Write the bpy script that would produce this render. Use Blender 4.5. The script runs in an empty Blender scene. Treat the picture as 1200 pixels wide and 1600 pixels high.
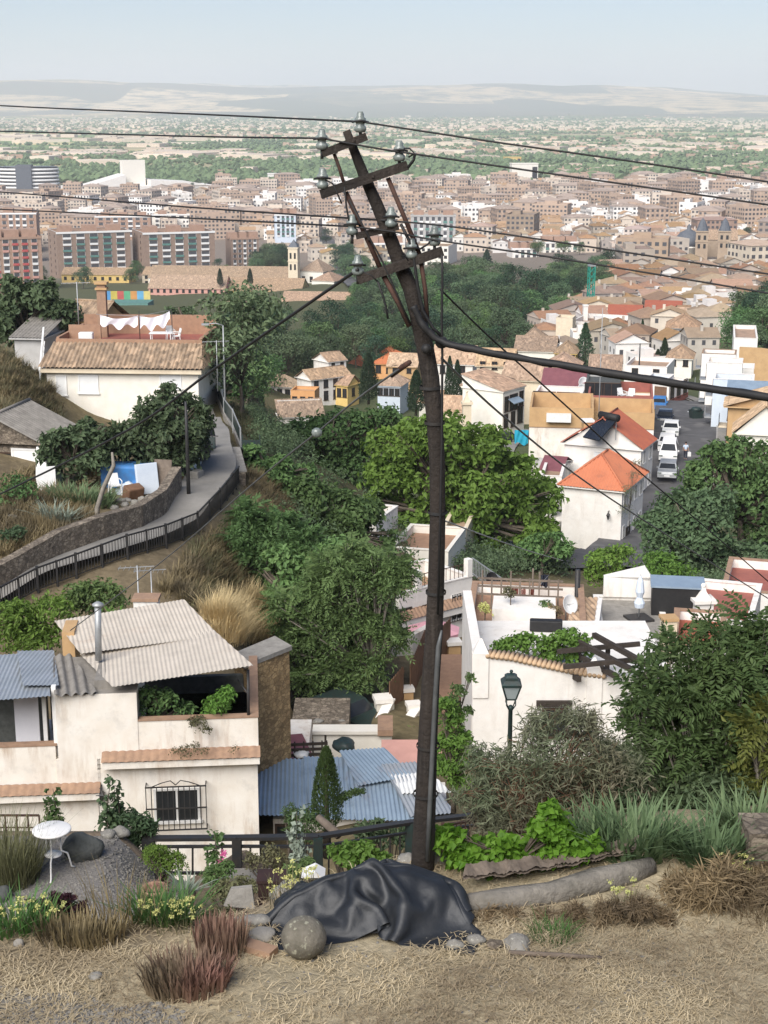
import bpy, bmesh, math, random
import numpy as np
from mathutils import Vector, Matrix
# ---------------------------------------------------------------- camera, sky, sun, exposure
SC = bpy.context.scene
COL = SC.collection
CAM_Z, PITCH, FPX = 9.4, 14.8, 2400.0          # eye height over the pole foot, degrees down, focal length in px of a 1200x1600 frame
cd = bpy.data.cameras.new('camera'); cam = bpy.data.objects.new('camera', cd); COL.objects.link(cam)
cam.location = (0, 0, CAM_Z); cam.rotation_euler = (math.radians(90 - PITCH), 0, 0)
cd.sensor_fit = 'VERTICAL'; cd.sensor_height = 36; cd.lens = 36 * FPX / 1600
cd.clip_start = 0.1; cd.clip_end = 80000
SC.camera = cam
SUN_EL, SUN_AZ = 42.0, 205.0                   # azimuth clockwise from +Y (view direction)
w = bpy.data.worlds.new('World'); SC.world = w; w.use_nodes = True
wt = w.node_tree; wt.nodes.clear()
sky = wt.nodes.new('ShaderNodeTexSky'); sky.sky_type = 'NISHITA'; sky.sun_disc = False
sky.sun_elevation = math.radians(SUN_EL); sky.sun_rotation = math.radians(SUN_AZ)
sky.altitude = 700; sky.air_density = 1.0; sky.dust_density = .5; sky.ozone_density = 1.8
bg = wt.nodes.new('ShaderNodeBackground'); bg.inputs[1].default_value = 0.062
wo = wt.nodes.new('ShaderNodeOutputWorld')
tint = wt.nodes.new('ShaderNodeMix'); tint.data_type = 'RGBA'; tint.blend_type = 'MULTIPLY'; tint.inputs[0].default_value = 1; tint.inputs[7].default_value = (.93, .96, 1.09, 1)
wt.links.new(sky.outputs[0], tint.inputs[6]); wt.links.new(tint.outputs[2], bg.inputs[0]); wt.links.new(bg.outputs[0], wo.inputs[0])
sl = bpy.data.lights.new('sun', 'SUN'); sl.energy = 3.9; sl.angle = math.radians(50); sl.color = (1.0, .955, .90)
so = bpy.data.objects.new('sun', sl); COL.objects.link(so)
_a, _e = math.radians(SUN_AZ), math.radians(SUN_EL)
SUN_DIR = Vector((math.sin(_a) * math.cos(_e), math.cos(_a) * math.cos(_e), math.sin(_e)))
so.rotation_euler = SUN_DIR.to_track_quat('Z', 'Y').to_euler(); so.location = SUN_DIR * 60
vs = SC.view_settings; vs.view_transform = 'Standard'; vs.look = 'None'; vs.gamma = 1; vs.exposure = 0.66
SC.render.engine = 'CYCLES'
cy = SC.cycles; cy.use_denoising = True; cy.max_bounces = 6; cy.diffuse_bounces = 3; cy.transparent_max_bounces = 8
cy.volume_bounces = 2; cy.use_adaptive_sampling = True; cy.caustics_reflective = False; cy.caustics_refractive = False
# ---------------------------------------------------------------- pixel geometry (pixels of the 1200x1600 photograph)
SP, CP = math.sin(math.radians(PITCH)), math.cos(math.radians(PITCH))
def at(px, py, Y):
    u, v = (px - 600) / FPX, (py - 800) / FPX
    t = Y / (CP - v * SP)
    return Vector((u * t, Y, CAM_Z + t * (-SP - v * CP)))
def sc(py, Y):                                  # photo px per metre
    v = (py - 800) / FPX
    return FPX * (CP - v * SP) / Y
def proj(p):
    dz = p[2] - CAM_Z
    d = p[1] * CP - dz * SP; v = -(p[1] * SP + dz * CP)
    return 600 + FPX * p[0] / d, 800 + FPX * v / d
# ---------------------------------------------------------------- object helpers
def tag(o, label=None, cat=None, group=None, kind=None):
    if label: o['label'] = label
    if cat: o['category'] = cat
    if group: o['group'] = group
    if kind: o['kind'] = kind
    return o
def empty(name, loc=(0, 0, 0), rz=0.0, label=None, cat=None, group=None):
    o = bpy.data.objects.new(name, None); COL.objects.link(o)
    o.location = loc; o.rotation_euler = (0, 0, rz); o.empty_display_size = .3
    return tag(o, label, cat, group)
KIDS = {}
def link(name, me, parent=None, loc=None):
    o = bpy.data.objects.new(name, me); COL.objects.link(o)
    if parent is not None:
        o.parent = parent; KIDS.setdefault(parent.name, []).append(o)
    if loc is not None: o.location = loc
    return o
def dup(o, loc, rz=None, scale=None, label=None, group=None, parent=None):
    c = o.copy(); COL.objects.link(c)
    if parent is None:
        c.location = loc
        if rz is not None: c.rotation_euler = (0, 0, rz)
        if scale is not None: c.scale = scale if hasattr(scale, '__len__') else (scale,) * 3
        if label: c['label'] = label
        if group: c['group'] = group
    else:
        c.parent = parent; KIDS.setdefault(parent.name, []).append(c)
    for ch in list(KIDS.get(o.name, [])): dup(ch, None, parent=c)
    return c
def vec(*a): return Vector(a)
class MB:
    """Collects faces, then links them as one mesh object."""
    def __init__(s): s.v = []; s.f = []; s.m = []; s.uv = []; s.sm = []
    def face(s, pts, mi=0, uv=None, smooth=False):
        i = len(s.v); s.v += [tuple(p) for p in pts]; s.f.append(tuple(range(i, i + len(pts))))
        s.m.append(mi); s.uv += list(uv) if uv else [(0, 0)] * len(pts); s.sm.append(smooth); return s
    def raw(s, vs, fs, mi=0, smooth=False):
        i = len(s.v); s.v += [tuple(p) for p in vs]
        for f in fs:
            s.f.append(tuple(i + k for k in f)); s.m.append(mi); s.uv += [(0, 0)] * len(f); s.sm.append(smooth)
        return s
    def box(s, x0, x1, y0, y1, z0, z1, mi=0, top=None, M=None):
        vs = [(x0,y0,z0),(x1,y0,z0),(x1,y1,z0),(x0,y1,z0),(x0,y0,z1),(x1,y0,z1),(x1,y1,z1),(x0,y1,z1)]
        if M is not None: vs = [M @ Vector(p) for p in vs]
        s.raw(vs, [(3,2,1,0),(0,1,5,4),(1,2,6,5),(2,3,7,6),(3,0,4,7)], mi)
        i = len(s.v) - 8; s.f.append((i+4, i+5, i+6, i+7)); s.m.append(mi if top is None else top); s.uv += [(0, 0)] * 4; s.sm.append(False)
        return s
    def bar(s, a, b, wd, ht=None, mi=0, up=(0, 0, 1)):
        a, b = Vector(a), Vector(b); ht = ht or wd; d = (b - a).normalized(); u = Vector(up)
        if abs(d.dot(u)) > .98: u = Vector((1, 0, 0))
        r = d.cross(u).normalized() * wd / 2; u = r.cross(d).normalized() * ht / 2
        vs = [a-r-u, a+r-u, a+r+u, a-r+u, b-r-u, b+r-u, b+r+u, b-r+u]
        return s.raw(vs, [(0,1,2,3),(7,6,5,4),(0,4,5,1),(1,5,6,2),(2,6,7,3),(3,7,4,0)], mi)
    def tube(s, pts, rad, n=8, mi=0, cap=True, smooth=True, wob=0, rng=None):
        pts = [Vector(p) for p in pts]; k = len(pts)
        rad = rad if hasattr(rad, '__len__') else [rad] * k
        vs = []; fs = []; ref = None
        for i, p in enumerate(pts):
            d = (pts[min(i + 1, k - 1)] - pts[max(i - 1, 0)])
            d = d.normalized() if d.length > 1e-9 else Vector((0, 0, 1))
            if ref is None: ref = Vector((1, 0, 0)) if abs(d.x) < .8 else Vector((0, 1, 0))
            a = (ref - d * ref.dot(d)).normalized(); ref = a; b = d.cross(a)
            for j in range(n):
                t = 2 * math.pi * j / n; r = rad[i] * (1 + (rng.uniform(-wob, wob) if wob else 0))
                vs.append(p + a * math.cos(t) * r + b * math.sin(t) * r)
        for i in range(k - 1):
            for j in range(n):
                j2 = (j + 1) % n; fs.append((i*n+j, i*n+j2, (i+1)*n+j2, (i+1)*n+j))
        if cap: fs.append(tuple(range(n - 1, -1, -1))); fs.append(tuple((k-1)*n + j for j in range(n)))
        return s.raw(vs, fs, mi, smooth)
    def lathe(s, prof, c=(0, 0, 0), n=16, mi=0, sx=1, sy=1, smooth=True, rz=0):
        vs = []; fs = []; k = len(prof)
        for r, z in prof:
            for j in range(n):
                t = 2 * math.pi * j / n + rz; vs.append((c[0] + r*math.cos(t)*sx, c[1] + r*math.sin(t)*sy, c[2] + z))
        for i in range(k - 1):
            for j in range(n):
                j2 = (j + 1) % n; fs.append((i*n+j, i*n+j2, (i+1)*n+j2, (i+1)*n+j))
        fs.append(tuple(range(n - 1, -1, -1))); fs.append(tuple((k-1)*n + j for j in range(n)))
        return s.raw(vs, fs, mi, smooth)
    def prism(s, poly, z0, z1, mi=0, top=None):            # poly (x,y) counter-clockwise
        n = len(poly)
        s.raw([(x, y, z0) for x, y in poly] + [(x, y, z1) for x, y in poly],
              [(i, (i+1) % n, n+(i+1) % n, n+i) for i in range(n)] + [tuple(range(n-1, -1, -1))], mi)
        i = len(s.v) - 2*n; s.f.append(tuple(i+n+j for j in range(n))); s.m.append(mi if top is None else top); s.uv += [(0, 0)]*n; s.sm.append(False)
        return s
    def extr(s, poly, d, mi=0):                             # poly 3-D points, extruded by vector d
        n = len(poly); d = Vector(d); a = [Vector(p) for p in poly]; b = [p + d for p in a]
        return s.raw(a + b, [(i, n+i, n+(i+1) % n, (i+1) % n) for i in range(n)] + [tuple(range(n)), tuple(range(2*n-1, n-1, -1))], mi)
    def wave(s, poly, udir, period, amp, mi=0, kind='sin', step=6, thick=0.0, jit=0, rng=None, rows=1):
        """Corrugated or barrel tiled sheet over a convex planar polygon; the waves run across udir."""
        P = [Vector(p) for p in poly]; o = P[0]; u = Vector(udir).normalized()
        nrm = (P[1] - P[0]).cross(P[2] - P[0]).normalized()
        if nrm.z < 0: nrm = -nrm
        v = nrm.cross(u).normalized(); u = v.cross(nrm).normalized()
        q = [((p - o).dot(u), (p - o).dot(v)) for p in P]
        u0, u1 = min(a for a, b in q), max(a for a, b in q)
        n = max(2, int((u1 - u0) / period * step)); prev = None; vs = []; fs = []; uvs = []
        for i in range(n + 1):
            U = u0 + (u1 - u0) * min(max(i / n, 1e-5), 1 - 1e-5); vv = []
            for k in range(len(q)):
                (a0, b0), (a1, b1) = q[k], q[(k+1) % len(q)]
                if (a0 - U) * (a1 - U) <= 0 and a0 != a1: vv.append(b0 + (b1 - b0) * (U - a0) / (a1 - a0))
            if len(vv) < 2: continue
            lo, hi = min(vv), max(vv); ph = 2*math.pi*(U - u0)/period
            h = amp*math.sin(ph) if kind == 'sin' else amp*(abs(math.sin(ph/2))*1.6 - .4)
            for r in range(rows + 1):
                V_ = lo + (hi - lo)*r/rows
                vs.append(o + u*U + v*V_ + nrm*(h + (rng.uniform(-jit, jit) if jit else 0))); uvs.append((U, V_))
        m = len(vs) // (rows + 1); b = len(s.v); s.v += [tuple(p) for p in vs]
        for i in range(m - 1):
            for r in range(rows):
                f = (i*(rows+1)+r, (i+1)*(rows+1)+r, (i+1)*(rows+1)+r+1, i*(rows+1)+r+1)
                s.f.append(tuple(b+k for k in f)); s.m.append(mi); s.uv += [uvs[k] for k in f]; s.sm.append(True)
        return s
    def ball(s, c, r, mi=0, n=10, sz=1.0, rng=None, wob=0, sx=1.0, sy=1.0):
        vs = []; fs = []; k = n // 2 + 1
        for i in range(k + 1):
            ph = math.pi * i / k
            for j in range(n):
                t = 2*math.pi*j/n; w_ = 1 + (rng.uniform(-wob, wob) if wob else 0)
                vs.append((c[0] + r*sx*w_*math.sin(ph)*math.cos(t), c[1] + r*sy*w_*math.sin(ph)*math.sin(t), c[2] - r*sz*w_*math.cos(ph)))
        for i in range(k):
            for j in range(n):
                j2 = (j+1) % n; fs.append((i*n+j, i*n+j2, (i+1)*n+j2, (i+1)*n+j))
        return s.raw(vs, fs, mi, True)
    def mesh(s, name, mats):
        me = bpy.data.meshes.new(name); me.from_pydata(s.v, [], s.f)
        mats = mats if isinstance(mats, (list, tuple)) else [mats]
        for m in mats: me.materials.append(m)
        me.polygons.foreach_set('material_index', s.m); me.polygons.foreach_set('use_smooth', s.sm)
        uvl = me.uv_layers.new(name='uv'); uvl.data.foreach_set('uv', np.array(s.uv, dtype=np.float32).ravel())
        me.update(); return me
    def build(s, name, mats, parent=None, loc=None):
        return link(name, s.mesh(name, mats), parent, loc)
def np_mesh(name, V, F, mat, smooth=False):
    """V (n,3) floats, F (m,k) ints."""
    V = np.asarray(V, dtype=np.float32); F = np.asarray(F, dtype=np.int32); k = F.shape[1]
    me = bpy.data.meshes.new(name); me.vertices.add(len(V)); me.vertices.foreach_set('co', V.ravel())
    me.loops.add(F.size); me.loops.foreach_set('vertex_index', F.ravel())
    me.polygons.add(len(F)); me.polygons.foreach_set('loop_start', np.arange(0, F.size, k, dtype=np.int32))
    me.polygons.foreach_set('use_smooth', np.full(len(F), smooth))
    for m in (mat if isinstance(mat, (list, tuple)) else [mat]): me.materials.append(m)
    me.update(calc_edges=True); me.validate(); return me
# ---------------------------------------------------------------- materials
def _n(nt, t, **kw):
    n = nt.nodes.new(t)
    for k, v in kw.items():
        if k in n.inputs: n.inputs[k].default_value = v
        else: setattr(n, k, v)
    return n
def _mix(nt, fac, a, b, blend='MIX'):
    m = nt.nodes.new('ShaderNodeMix'); m.data_type = 'RGBA'; m.blend_type = blend
    for sock, val in ((m.inputs[0], fac), (m.inputs[6], a), (m.inputs[7], b)):
        if hasattr(val, 'links'): nt.links.new(val, sock)
        elif isinstance(val, (int, float)): sock.default_value = val
        else: sock.default_value = (*val, 1) if len(val) == 3 else val
    return m.outputs[2]
def _noise(nt, co, scale, detail=4, rough=.6, lo=.35, hi=.65, dist=0):
    n = _n(nt, 'ShaderNodeTexNoise', Scale=scale, Detail=detail, Roughness=rough, Distortion=dist)
    if co is not None: nt.links.new(co, n.inputs['Vector'])
    r = nt.nodes.new('ShaderNodeMapRange'); r.inputs[1].default_value = lo; r.inputs[2].default_value = hi
    nt.links.new(n.outputs[0], r.inputs[0]); return r.outputs[0]
def _map(nt, co, scale):
    m = nt.nodes.new('ShaderNodeMapping'); m.inputs['Scale'].default_value = scale
    nt.links.new(co, m.inputs[0]); return m.outputs[0]
def M(name, c1, c2=None, scale=3.0, rough=.85, bump=0.0, bscale=40.0, metal=0.0, spec=.3, rnd=0.0, stain=None, stain_amt=.5, stain_scale=(1.6, 1.6, .28), stain_lo=.5, world=False, tile=None, speck=None, cells=None):
    m = bpy.data.materials.new(name); m.use_nodes = True; nt = m.node_tree; p = nt.nodes['Principled BSDF']
    tc = nt.nodes.new('ShaderNodeTexCoord'); co = tc.outputs['Object']
    if world: co = nt.nodes.new('ShaderNodeNewGeometry').outputs['Position']
    c2 = c2 or tuple(x * .78 for x in c1)
    col = _mix(nt, _noise(nt, co, scale, 6, .65), c2, c1)
    if tile:                                     # single tiles of different colour on the uv of a roof plane
        vo = nt.nodes.new('ShaderNodeTexVoronoi'); vo.inputs['Scale'].default_value = 1.0; vo.inputs['Randomness'].default_value = .35
        nt.links.new(_map(nt, tc.outputs['UV'], (1 / tile, 1 / (tile * 1.7), 1)), vo.inputs['Vector'])
        sp = nt.nodes.new('ShaderNodeSeparateColor'); nt.links.new(vo.outputs['Color'], sp.inputs[0])
        col = _mix(nt, _noise(nt, co, .9, 3, .6, .3, .75), col, _mix(nt, sp.outputs[0], tuple(x * .45 for x in c1), tuple(min(1, x * 1.75) for x in c1)))
    if stain:
        col = _mix(nt, _mul(nt, _noise(nt, _map(nt, co, stain_scale), 1.0, 8, .72, stain_lo, stain_lo + .22), stain_amt, _noise(nt, co, .33, 4, .6, .42, .60)), col, stain)
        col = _mix(nt, _mul(nt, _noise(nt, co, .8, 7, .75, .52, .75), stain_amt * .8), col, tuple(x * .55 for x in c1))
    if cells:                                    # rubble: every stone its own tone, dark joints
        mp = _map(nt, co, (cells[0], cells[0], cells[0] * 1.5)); vo = nt.nodes.new('ShaderNodeTexVoronoi'); ve = nt.nodes.new('ShaderNodeTexVoronoi'); ve.feature = 'DISTANCE_TO_EDGE'
        for q in (vo, ve): q.inputs['Scale'].default_value = 1; nt.links.new(mp, q.inputs['Vector'])
        sp = nt.nodes.new('ShaderNodeSeparateColor'); nt.links.new(vo.outputs['Color'], sp.inputs[0]); mr = nt.nodes.new('ShaderNodeMapRange'); mr.inputs[2].default_value = .10; nt.links.new(ve.outputs['Distance'], mr.inputs[0])
        k_ = cells[1]; col = _mix(nt, 1, col, _mix(nt, sp.outputs[0], (1 - k_,) * 3, (1 + k_,) * 3), 'MULTIPLY'); col = _mix(nt, mr.outputs[0], tuple(x * .7 for x in c2), col)
    if speck: col = _mix(nt, _noise(nt, co, speck[0], 2, .5, speck[2], speck[2] + .08), col, speck[1])
    if rnd:
        oi = nt.nodes.new('ShaderNodeObjectInfo'); hs = nt.nodes.new('ShaderNodeHueSaturation')
        for sock, a, b in (('Value', 1 - rnd, 1 + rnd), ('Hue', .5 - rnd * .06, .5 + rnd * .06), ('Saturation', 1 - rnd, 1 + rnd * .6)):
            r = nt.nodes.new('ShaderNodeMapRange'); r.inputs[3].default_value = a; r.inputs[4].default_value = b
            if sock == 'Value': nt.links.new(oi.outputs['Random'], r.inputs[0])
            else:
                mm = nt.nodes.new('ShaderNodeMath'); mm.operation = 'MULTIPLY'; mm.inputs[1].default_value = 7.31 if sock == 'Hue' else 13.7
                fr = nt.nodes.new('ShaderNodeMath'); fr.operation = 'FRACT'
                nt.links.new(oi.outputs['Random'], mm.inputs[0]); nt.links.new(mm.outputs[0], fr.inputs[0]); nt.links.new(fr.outputs[0], r.inputs[0])
            nt.links.new(r.outputs[0], hs.inputs[sock])
        nt.links.new(col, hs.inputs['Color']); col = hs.outputs[0]
    nt.links.new(col, p.inputs['Base Color'])
    p.inputs['Roughness'].default_value = rough; p.inputs['Metallic'].default_value = metal
    p.inputs['Specular IOR Level'].default_value = spec
    if bump:
        n = _n(nt, 'ShaderNodeTexNoise', Scale=bscale, Detail=5, Roughness=.65); nt.links.new(co, n.inputs['Vector'])
        b = nt.nodes.new('ShaderNodeBump'); b.inputs['Strength'].default_value = min(1, bump); b.inputs['Distance'].default_value = .6 / bscale
        nt.links.new(n.outputs[0], b.inputs['Height']); nt.links.new(b.outputs[0], p.inputs['Normal'])
    return m
def _mul(nt, a, k, b=None):
    if b is not None: a = _mul2(nt, a, b)
    m = nt.nodes.new('ShaderNodeMath'); m.operation = 'MULTIPLY'; m.inputs[1].default_value = k; nt.links.new(a, m.inputs[0]); return m.outputs[0]
def _mul2(nt, a, b):
    m = nt.nodes.new('ShaderNodeMath'); m.operation = 'MULTIPLY'; nt.links.new(a, m.inputs[0]); nt.links.new(b, m.inputs[1]); return m.outputs[0]
def LM(name, c1, c2, trans=.3, rnd=.25, rough=.6, spec=.25, c3=None):
    """Leaves: every leaf its own shade between two greens, some light let through."""
    m = bpy.data.materials.new(name); m.use_nodes = True; nt = m.node_tree; p = nt.nodes['Principled BSDF']
    ge = nt.nodes.new('ShaderNodeNewGeometry'); col = _mix(nt, ge.outputs['Random Per Island'], c1, c2)
    tc = nt.nodes.new('ShaderNodeTexCoord')
    col = _mix(nt, _noise(nt, tc.outputs['Object'], .55, 3, .6, .4, .62), col, c3 or tuple((a + b) * .62 for a, b in zip(c1, c2)))
    if rnd:
        oi = nt.nodes.new('ShaderNodeObjectInfo'); hs = nt.nodes.new('ShaderNodeHueSaturation')
        r = nt.nodes.new('ShaderNodeMapRange'); r.inputs[3].default_value = 1 - rnd; r.inputs[4].default_value = 1 + rnd
        nt.links.new(oi.outputs['Random'], r.inputs[0]); nt.links.new(r.outputs[0], hs.inputs['Value']); nt.links.new(col, hs.inputs['Color'])
        r2 = nt.nodes.new('ShaderNodeMapRange'); r2.inputs[3].default_value = .5 - rnd * .08; r2.inputs[4].default_value = .5 + rnd * .08
        f = _mul(nt, oi.outputs['Random'], 9.7); fr = nt.nodes.new('ShaderNodeMath'); fr.operation = 'FRACT'; nt.links.new(f, fr.inputs[0])
        nt.links.new(fr.outputs[0], r2.inputs[0]); nt.links.new(r2.outputs[0], hs.inputs['Hue']); col = hs.outputs[0]
    nt.links.new(col, p.inputs['Base Color']); p.inputs['Roughness'].default_value = rough; p.inputs['Specular IOR Level'].default_value = spec
    t = nt.nodes.new('ShaderNodeBsdfTranslucent'); nt.links.new(col, t.inputs[0])
    mx = nt.nodes.new('ShaderNodeMixShader'); mx.inputs[0].default_value = trans
    nt.links.new(p.outputs[0], mx.inputs[1]); nt.links.new(t.outputs[0], mx.inputs[2])
    nt.links.new(mx.outputs[0], nt.nodes['Material Output'].inputs[0]); return m
def glassy(name, c, rough=.15, spec=.5): return M(name, c, tuple(x * .7 for x in c), 1.5, rough, spec=spec)
MT = {}
MT['white'] = M('limewash', (.80, .77, .72), (.72, .68, .62), 1.2, .9, .25, 30, stain=(.40, .32, .24), stain_amt=.6, stain_lo=.52)
MT['white_old'] = M('stained_limewash', (.80, .76, .69), (.72, .66, .57), 1.0, .9, .3, 25, stain=(.34, .21, .11), stain_amt=.9, stain_lo=.47)
MT['cream'] = M('cream_plaster', (.72, .62, .46), (.62, .52, .38), 1.4, .9, .2, 25, stain=(.4, .3, .2), stain_amt=.3, stain_lo=.58)
MT['ivory'] = M('ivory_plaster', (.79, .75, .67), (.71, .67, .58), 1.2, .9, .2, 25, stain=(.45, .35, .24), stain_amt=.2, stain_lo=.6)
MT['orange'] = M('orange_plaster', (.66, .36, .16), (.58, .30, .13), 1.5, .9)
MT['yellow'] = M('yellow_plaster', (.70, .50, .19), (.62, .44, .16), 1.5, .9)
MT['pink'] = M('pink_plaster', (.60, .33, .27), (.52, .28, .23), 1.5, .9)
MT['grey'] = M('grey_plaster', (.46, .45, .43), (.38, .37, .35), 1.3, .9, .2, 30)
MT['blueish'] = M('pale_blue_plaster', (.60, .66, .72), (.53, .59, .66), 1.3, .9)
MT['ochre'] = M('ochre_plaster', (.52, .34, .17), (.44, .28, .14), 1.2, .9, .2, 30)
MT['redband'] = M('red_plaster', (.34, .12, .09), (.27, .10, .08), 2, .85)
MT['tile'] = M('old_clay_tile', (.34, .23, .15), (.23, .17, .12), 1.5, .9, .4, 20, tile=.28, rnd=.12)
MT['tile_pale'] = M('pale_clay_tile', (.44, .31, .20), (.33, .23, .15), 1.5, .9, .4, 20, tile=.28, rnd=.12)
MT['tile_new'] = M('new_orange_tile', (.54, .19, .085), (.44, .15, .07), .8, .85, .3, 20, rnd=.05, stain=(.22, .11, .07), stain_amt=.6, stain_scale=(1.2, 1.2, 1.2), stain_lo=.5)
MT['tile_red'] = M('red_tile', (.36, .11, .06), (.29, .09, .06), 1.5, .85, .3, 20)
MT['tile_lichen'] = M('lichen_tile', (.35, .25, .165), (.15, .115, .085), 2.5, .9, .4, 20, tile=.27)
MT['maroon'] = M('maroon_sheet', (.20, .075, .085), (.16, .06, .07), 1.5, .6)
MT['brick'] = M('terrace_brick', (.37, .225, .145), (.29, .175, .115), 3, .9, .3, 20)
MT['terracotta'] = M('terracotta', (.36, .23, .15), (.27, .175, .12), 4, .9, .2, 30)
MT['pane'] = glassy('window_glass', (.030, .033, .036))
MT['shutter'] = M('roller_shutter', (.74, .74, .72), (.68, .68, .66), 2, .6)
MT['frame_w'] = M('white_paint', (.80, .79, .76), (.72, .71, .68), 3, .55)
MT['frame_d'] = M('dark_wood_paint', (.075, .045, .030), (.05, .03, .02), 4, .6)
MT['iron'] = M('black_iron', (.022, .024, .026), (.035, .030, .026), 8, .55, .2, 30, spec=.4)
MT['iron_green'] = M('dark_green_iron', (.020, .045, .042), (.03, .035, .03), 8, .5, .2, 30, spec=.4)
MT['rust'] = M('rusty_iron', (.085, .042, .03), (.045, .028, .022), 10, .8, .3, 40)
MT['galv'] = M('galvanised_metal', (.42, .43, .43), (.32, .33, .33), 3, .5, metal=.4)
MT['corr_grey'] = M('grey_corrugated_sheet', (.56, .50, .42), (.47, .42, .35), 1.2, .8, metal=0, stain=(.30, .17, .09), stain_amt=.6, stain_scale=(.5, .9, 1.0), stain_lo=.55)
MT['corr_blue'] = M('blue_grey_sheet', (.33, .42, .50), (.27, .35, .43), 1.0, .45, metal=.3, stain=(.22, .13, .085), stain_amt=.8, stain_scale=(.9, .5, 1.0), stain_lo=.56)
MT['corr_silver'] = M('silver_sheet', (.40, .43, .46), (.33, .36, .38), 1.0, .45, metal=.35, stain=(.2, .16, .12), stain_amt=.3)
MT['fibro'] = M('fibre_cement', (.27, .25, .22), (.18, .165, .145), 2.5, .95, .4, 20)
MT['concrete'] = M('concrete', (.32, .30, .265), (.23, .215, .19), 2.5, .95, .6, 14, stain=(.12, .105, .09), stain_amt=.6, stain_scale=(3, 3, 3))
MT['lichen'] = M('lichened_concrete', (.23, .21, .18), (.13, .12, .10), 2.6, .95, .8, 10, stain=(.33, .30, .25), stain_amt=.6, stain_scale=(4, 4, 4), stain_lo=.48)
MT['rubble'] = M('rubble_stone', (.27, .225, .17), (.13, .105, .08), 2.2, .95, .9, 6, cells=(5.0, .4))
MT['ochre_stone'] = M('ochre_rubble_stone', (.46, .32, .16), (.30, .20, .10), 2.2, .95, .9, 6, cells=(5.0, .3))
MT['stone'] = M('grey_stone', (.28, .265, .235), (.18, .17, .15), 4, .92, .6, 14, speck=(30, (.40, .39, .33), .62))
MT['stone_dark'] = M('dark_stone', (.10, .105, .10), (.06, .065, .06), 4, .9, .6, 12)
MT['pole'] = M('weathered_pole_wood', (.042, .033, .027), (.020, .017, .015), 1.0, .9, .8, 14, stain=(.10, .085, .07), stain_amt=.7, stain_scale=(18, 18, .7), stain_lo=.48)
MT['wood'] = M('grey_wood', (.20, .16, .125), (.12, .095, .075), 3, .9, .5, 20)
MT['wood_brown'] = M('brown_wood', (.20, .11, .065), (.13, .075, .045), 3, .8, .3, 20)
MT['wood_dark'] = M('dark_beam_wood', (.060, .047, .038), (.035, .028, .022), 3, .85, .3, 20)
MT['trunk'] = M('bark', (.15, .12, .09), (.08, .065, .05), 5, .95, .7, 15)
MT['trunk_pale'] = M('pale_bark', (.28, .25, .21), (.18, .16, .13), 5, .95, .4, 15)
MT['asphalt'] = M('asphalt', (.115, .112, .112), (.085, .083, .083), .7, .92, .2, 60, speck=(.35, (.15, .145, .14), .55))
MT['lane'] = M('worn_concrete_lane', (.265, .25, .225), (.20, .19, .17), .6, .92, .3, 25, stain=(.12, .11, .10), stain_amt=.35, stain_scale=(.9, .2, 1))
MT['porcelain'] = M('glazed_insulator', (.22, .245, .225), (.12, .14, .13), 14, .2, spec=.5)
MT['conduit'] = M('dull_conduit', (.14, .145, .145), (.09, .095, .095), 4, .5, metal=.3)
MT['rubber'] = M('black_rubber', (.016, .016, .017), (.024, .023, .022), 6, .6)
MT['plastic_w'] = M('white_plastic', (.76, .76, .74), (.66, .66, .63), 3, .4)
MT['cloth_w'] = M('white_cloth', (.80, .79, .82), (.74, .73, .77), 2, .9)
MT['cloth_blue'] = M('blue_tarp', (.045, .20, .48), (.06, .15, .33), 2, .6)
MT['cloth_teal'] = M('teal_awning', (.02, .33, .46), (.02, .27, .40), 2, .7)
MT['cloth_pink'] = M('pink_canvas', (.72, .38, .42), (.66, .34, .38), 2, .8)
MT['skin'] = M('skin', (.45, .27, .19), (.40, .24, .17), 5, .6)
MT['shirt'] = M('pale_blue_shirt', (.48, .56, .66), (.42, .50, .60), 5, .9)
MT['navy'] = M('navy_trousers', (.02, .025, .04), (.03, .03, .045), 5, .9)
MT['hair'] = M('dark_hair', (.02, .015, .012), (.03, .022, .018), 9, .7)
MT['solar'] = glassy('solar_collector', (.02, .025, .035), .1)
LV = {}
LV['fig'] = LM('dark_broad_leaf', (.044, .078, .036), (.098, .138, .066), .25)
LV['mid'] = LM('mid_green_leaf', (.064, .122, .042), (.135, .215, .07), .3)
LV['bright'] = LM('bright_leaf', (0.081, 0.156, 0.027), (0.156, 0.256, 0.050), .35)
LV['vine'] = LM('vine_leaf', (.085, .20, .018), (.17, .33, .040), .4, rnd=.1)
LV['ailanthus'] = LM('ailanthus_leaf', (.055, .105, .036), (.12, .18, .062), .3, rnd=.15)
LV['ailanthus_y'] = LM('ailanthus_yellowing', (.10, .125, .03), (.17, .175, .045), .3, rnd=.1)
LV['pine'] = LM('pine_needle', (0.021, 0.052, 0.029), (0.049, 0.091, 0.046), .15)
LV['cypress'] = LM('cypress_needle', (0.020, 0.040, 0.022), (0.045, 0.070, 0.033), .12, rnd=.12)
LV['thuja'] = LM('thuja_leaf', (.035, .065, .022), (.075, .11, .035), .2, rnd=.1)
LV['forest_a'] = LM('woodland_leaf', (0.063, 0.105, 0.056), (0.119, 0.168, 0.081), .25, rnd=.3)
LV['forest_b'] = LM('light_woodland_leaf', (0.069, 0.131, 0.053), (0.125, 0.206, 0.077), .25, rnd=.25)
LV['tamarisk'] = LM('grey_green_twig_leaf', (.095, .125, .065), (.18, .205, .12), .2, rnd=.1, c3=(.17, .15, .10))
LV['iris'] = LM('iris_blade', (.075, .125, .055), (.17, .235, .115), .25, rnd=.12)
LV['strap'] = LM('strap_leaf', (.05, .12, .035), (.10, .19, .05), .25, rnd=.1)
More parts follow.
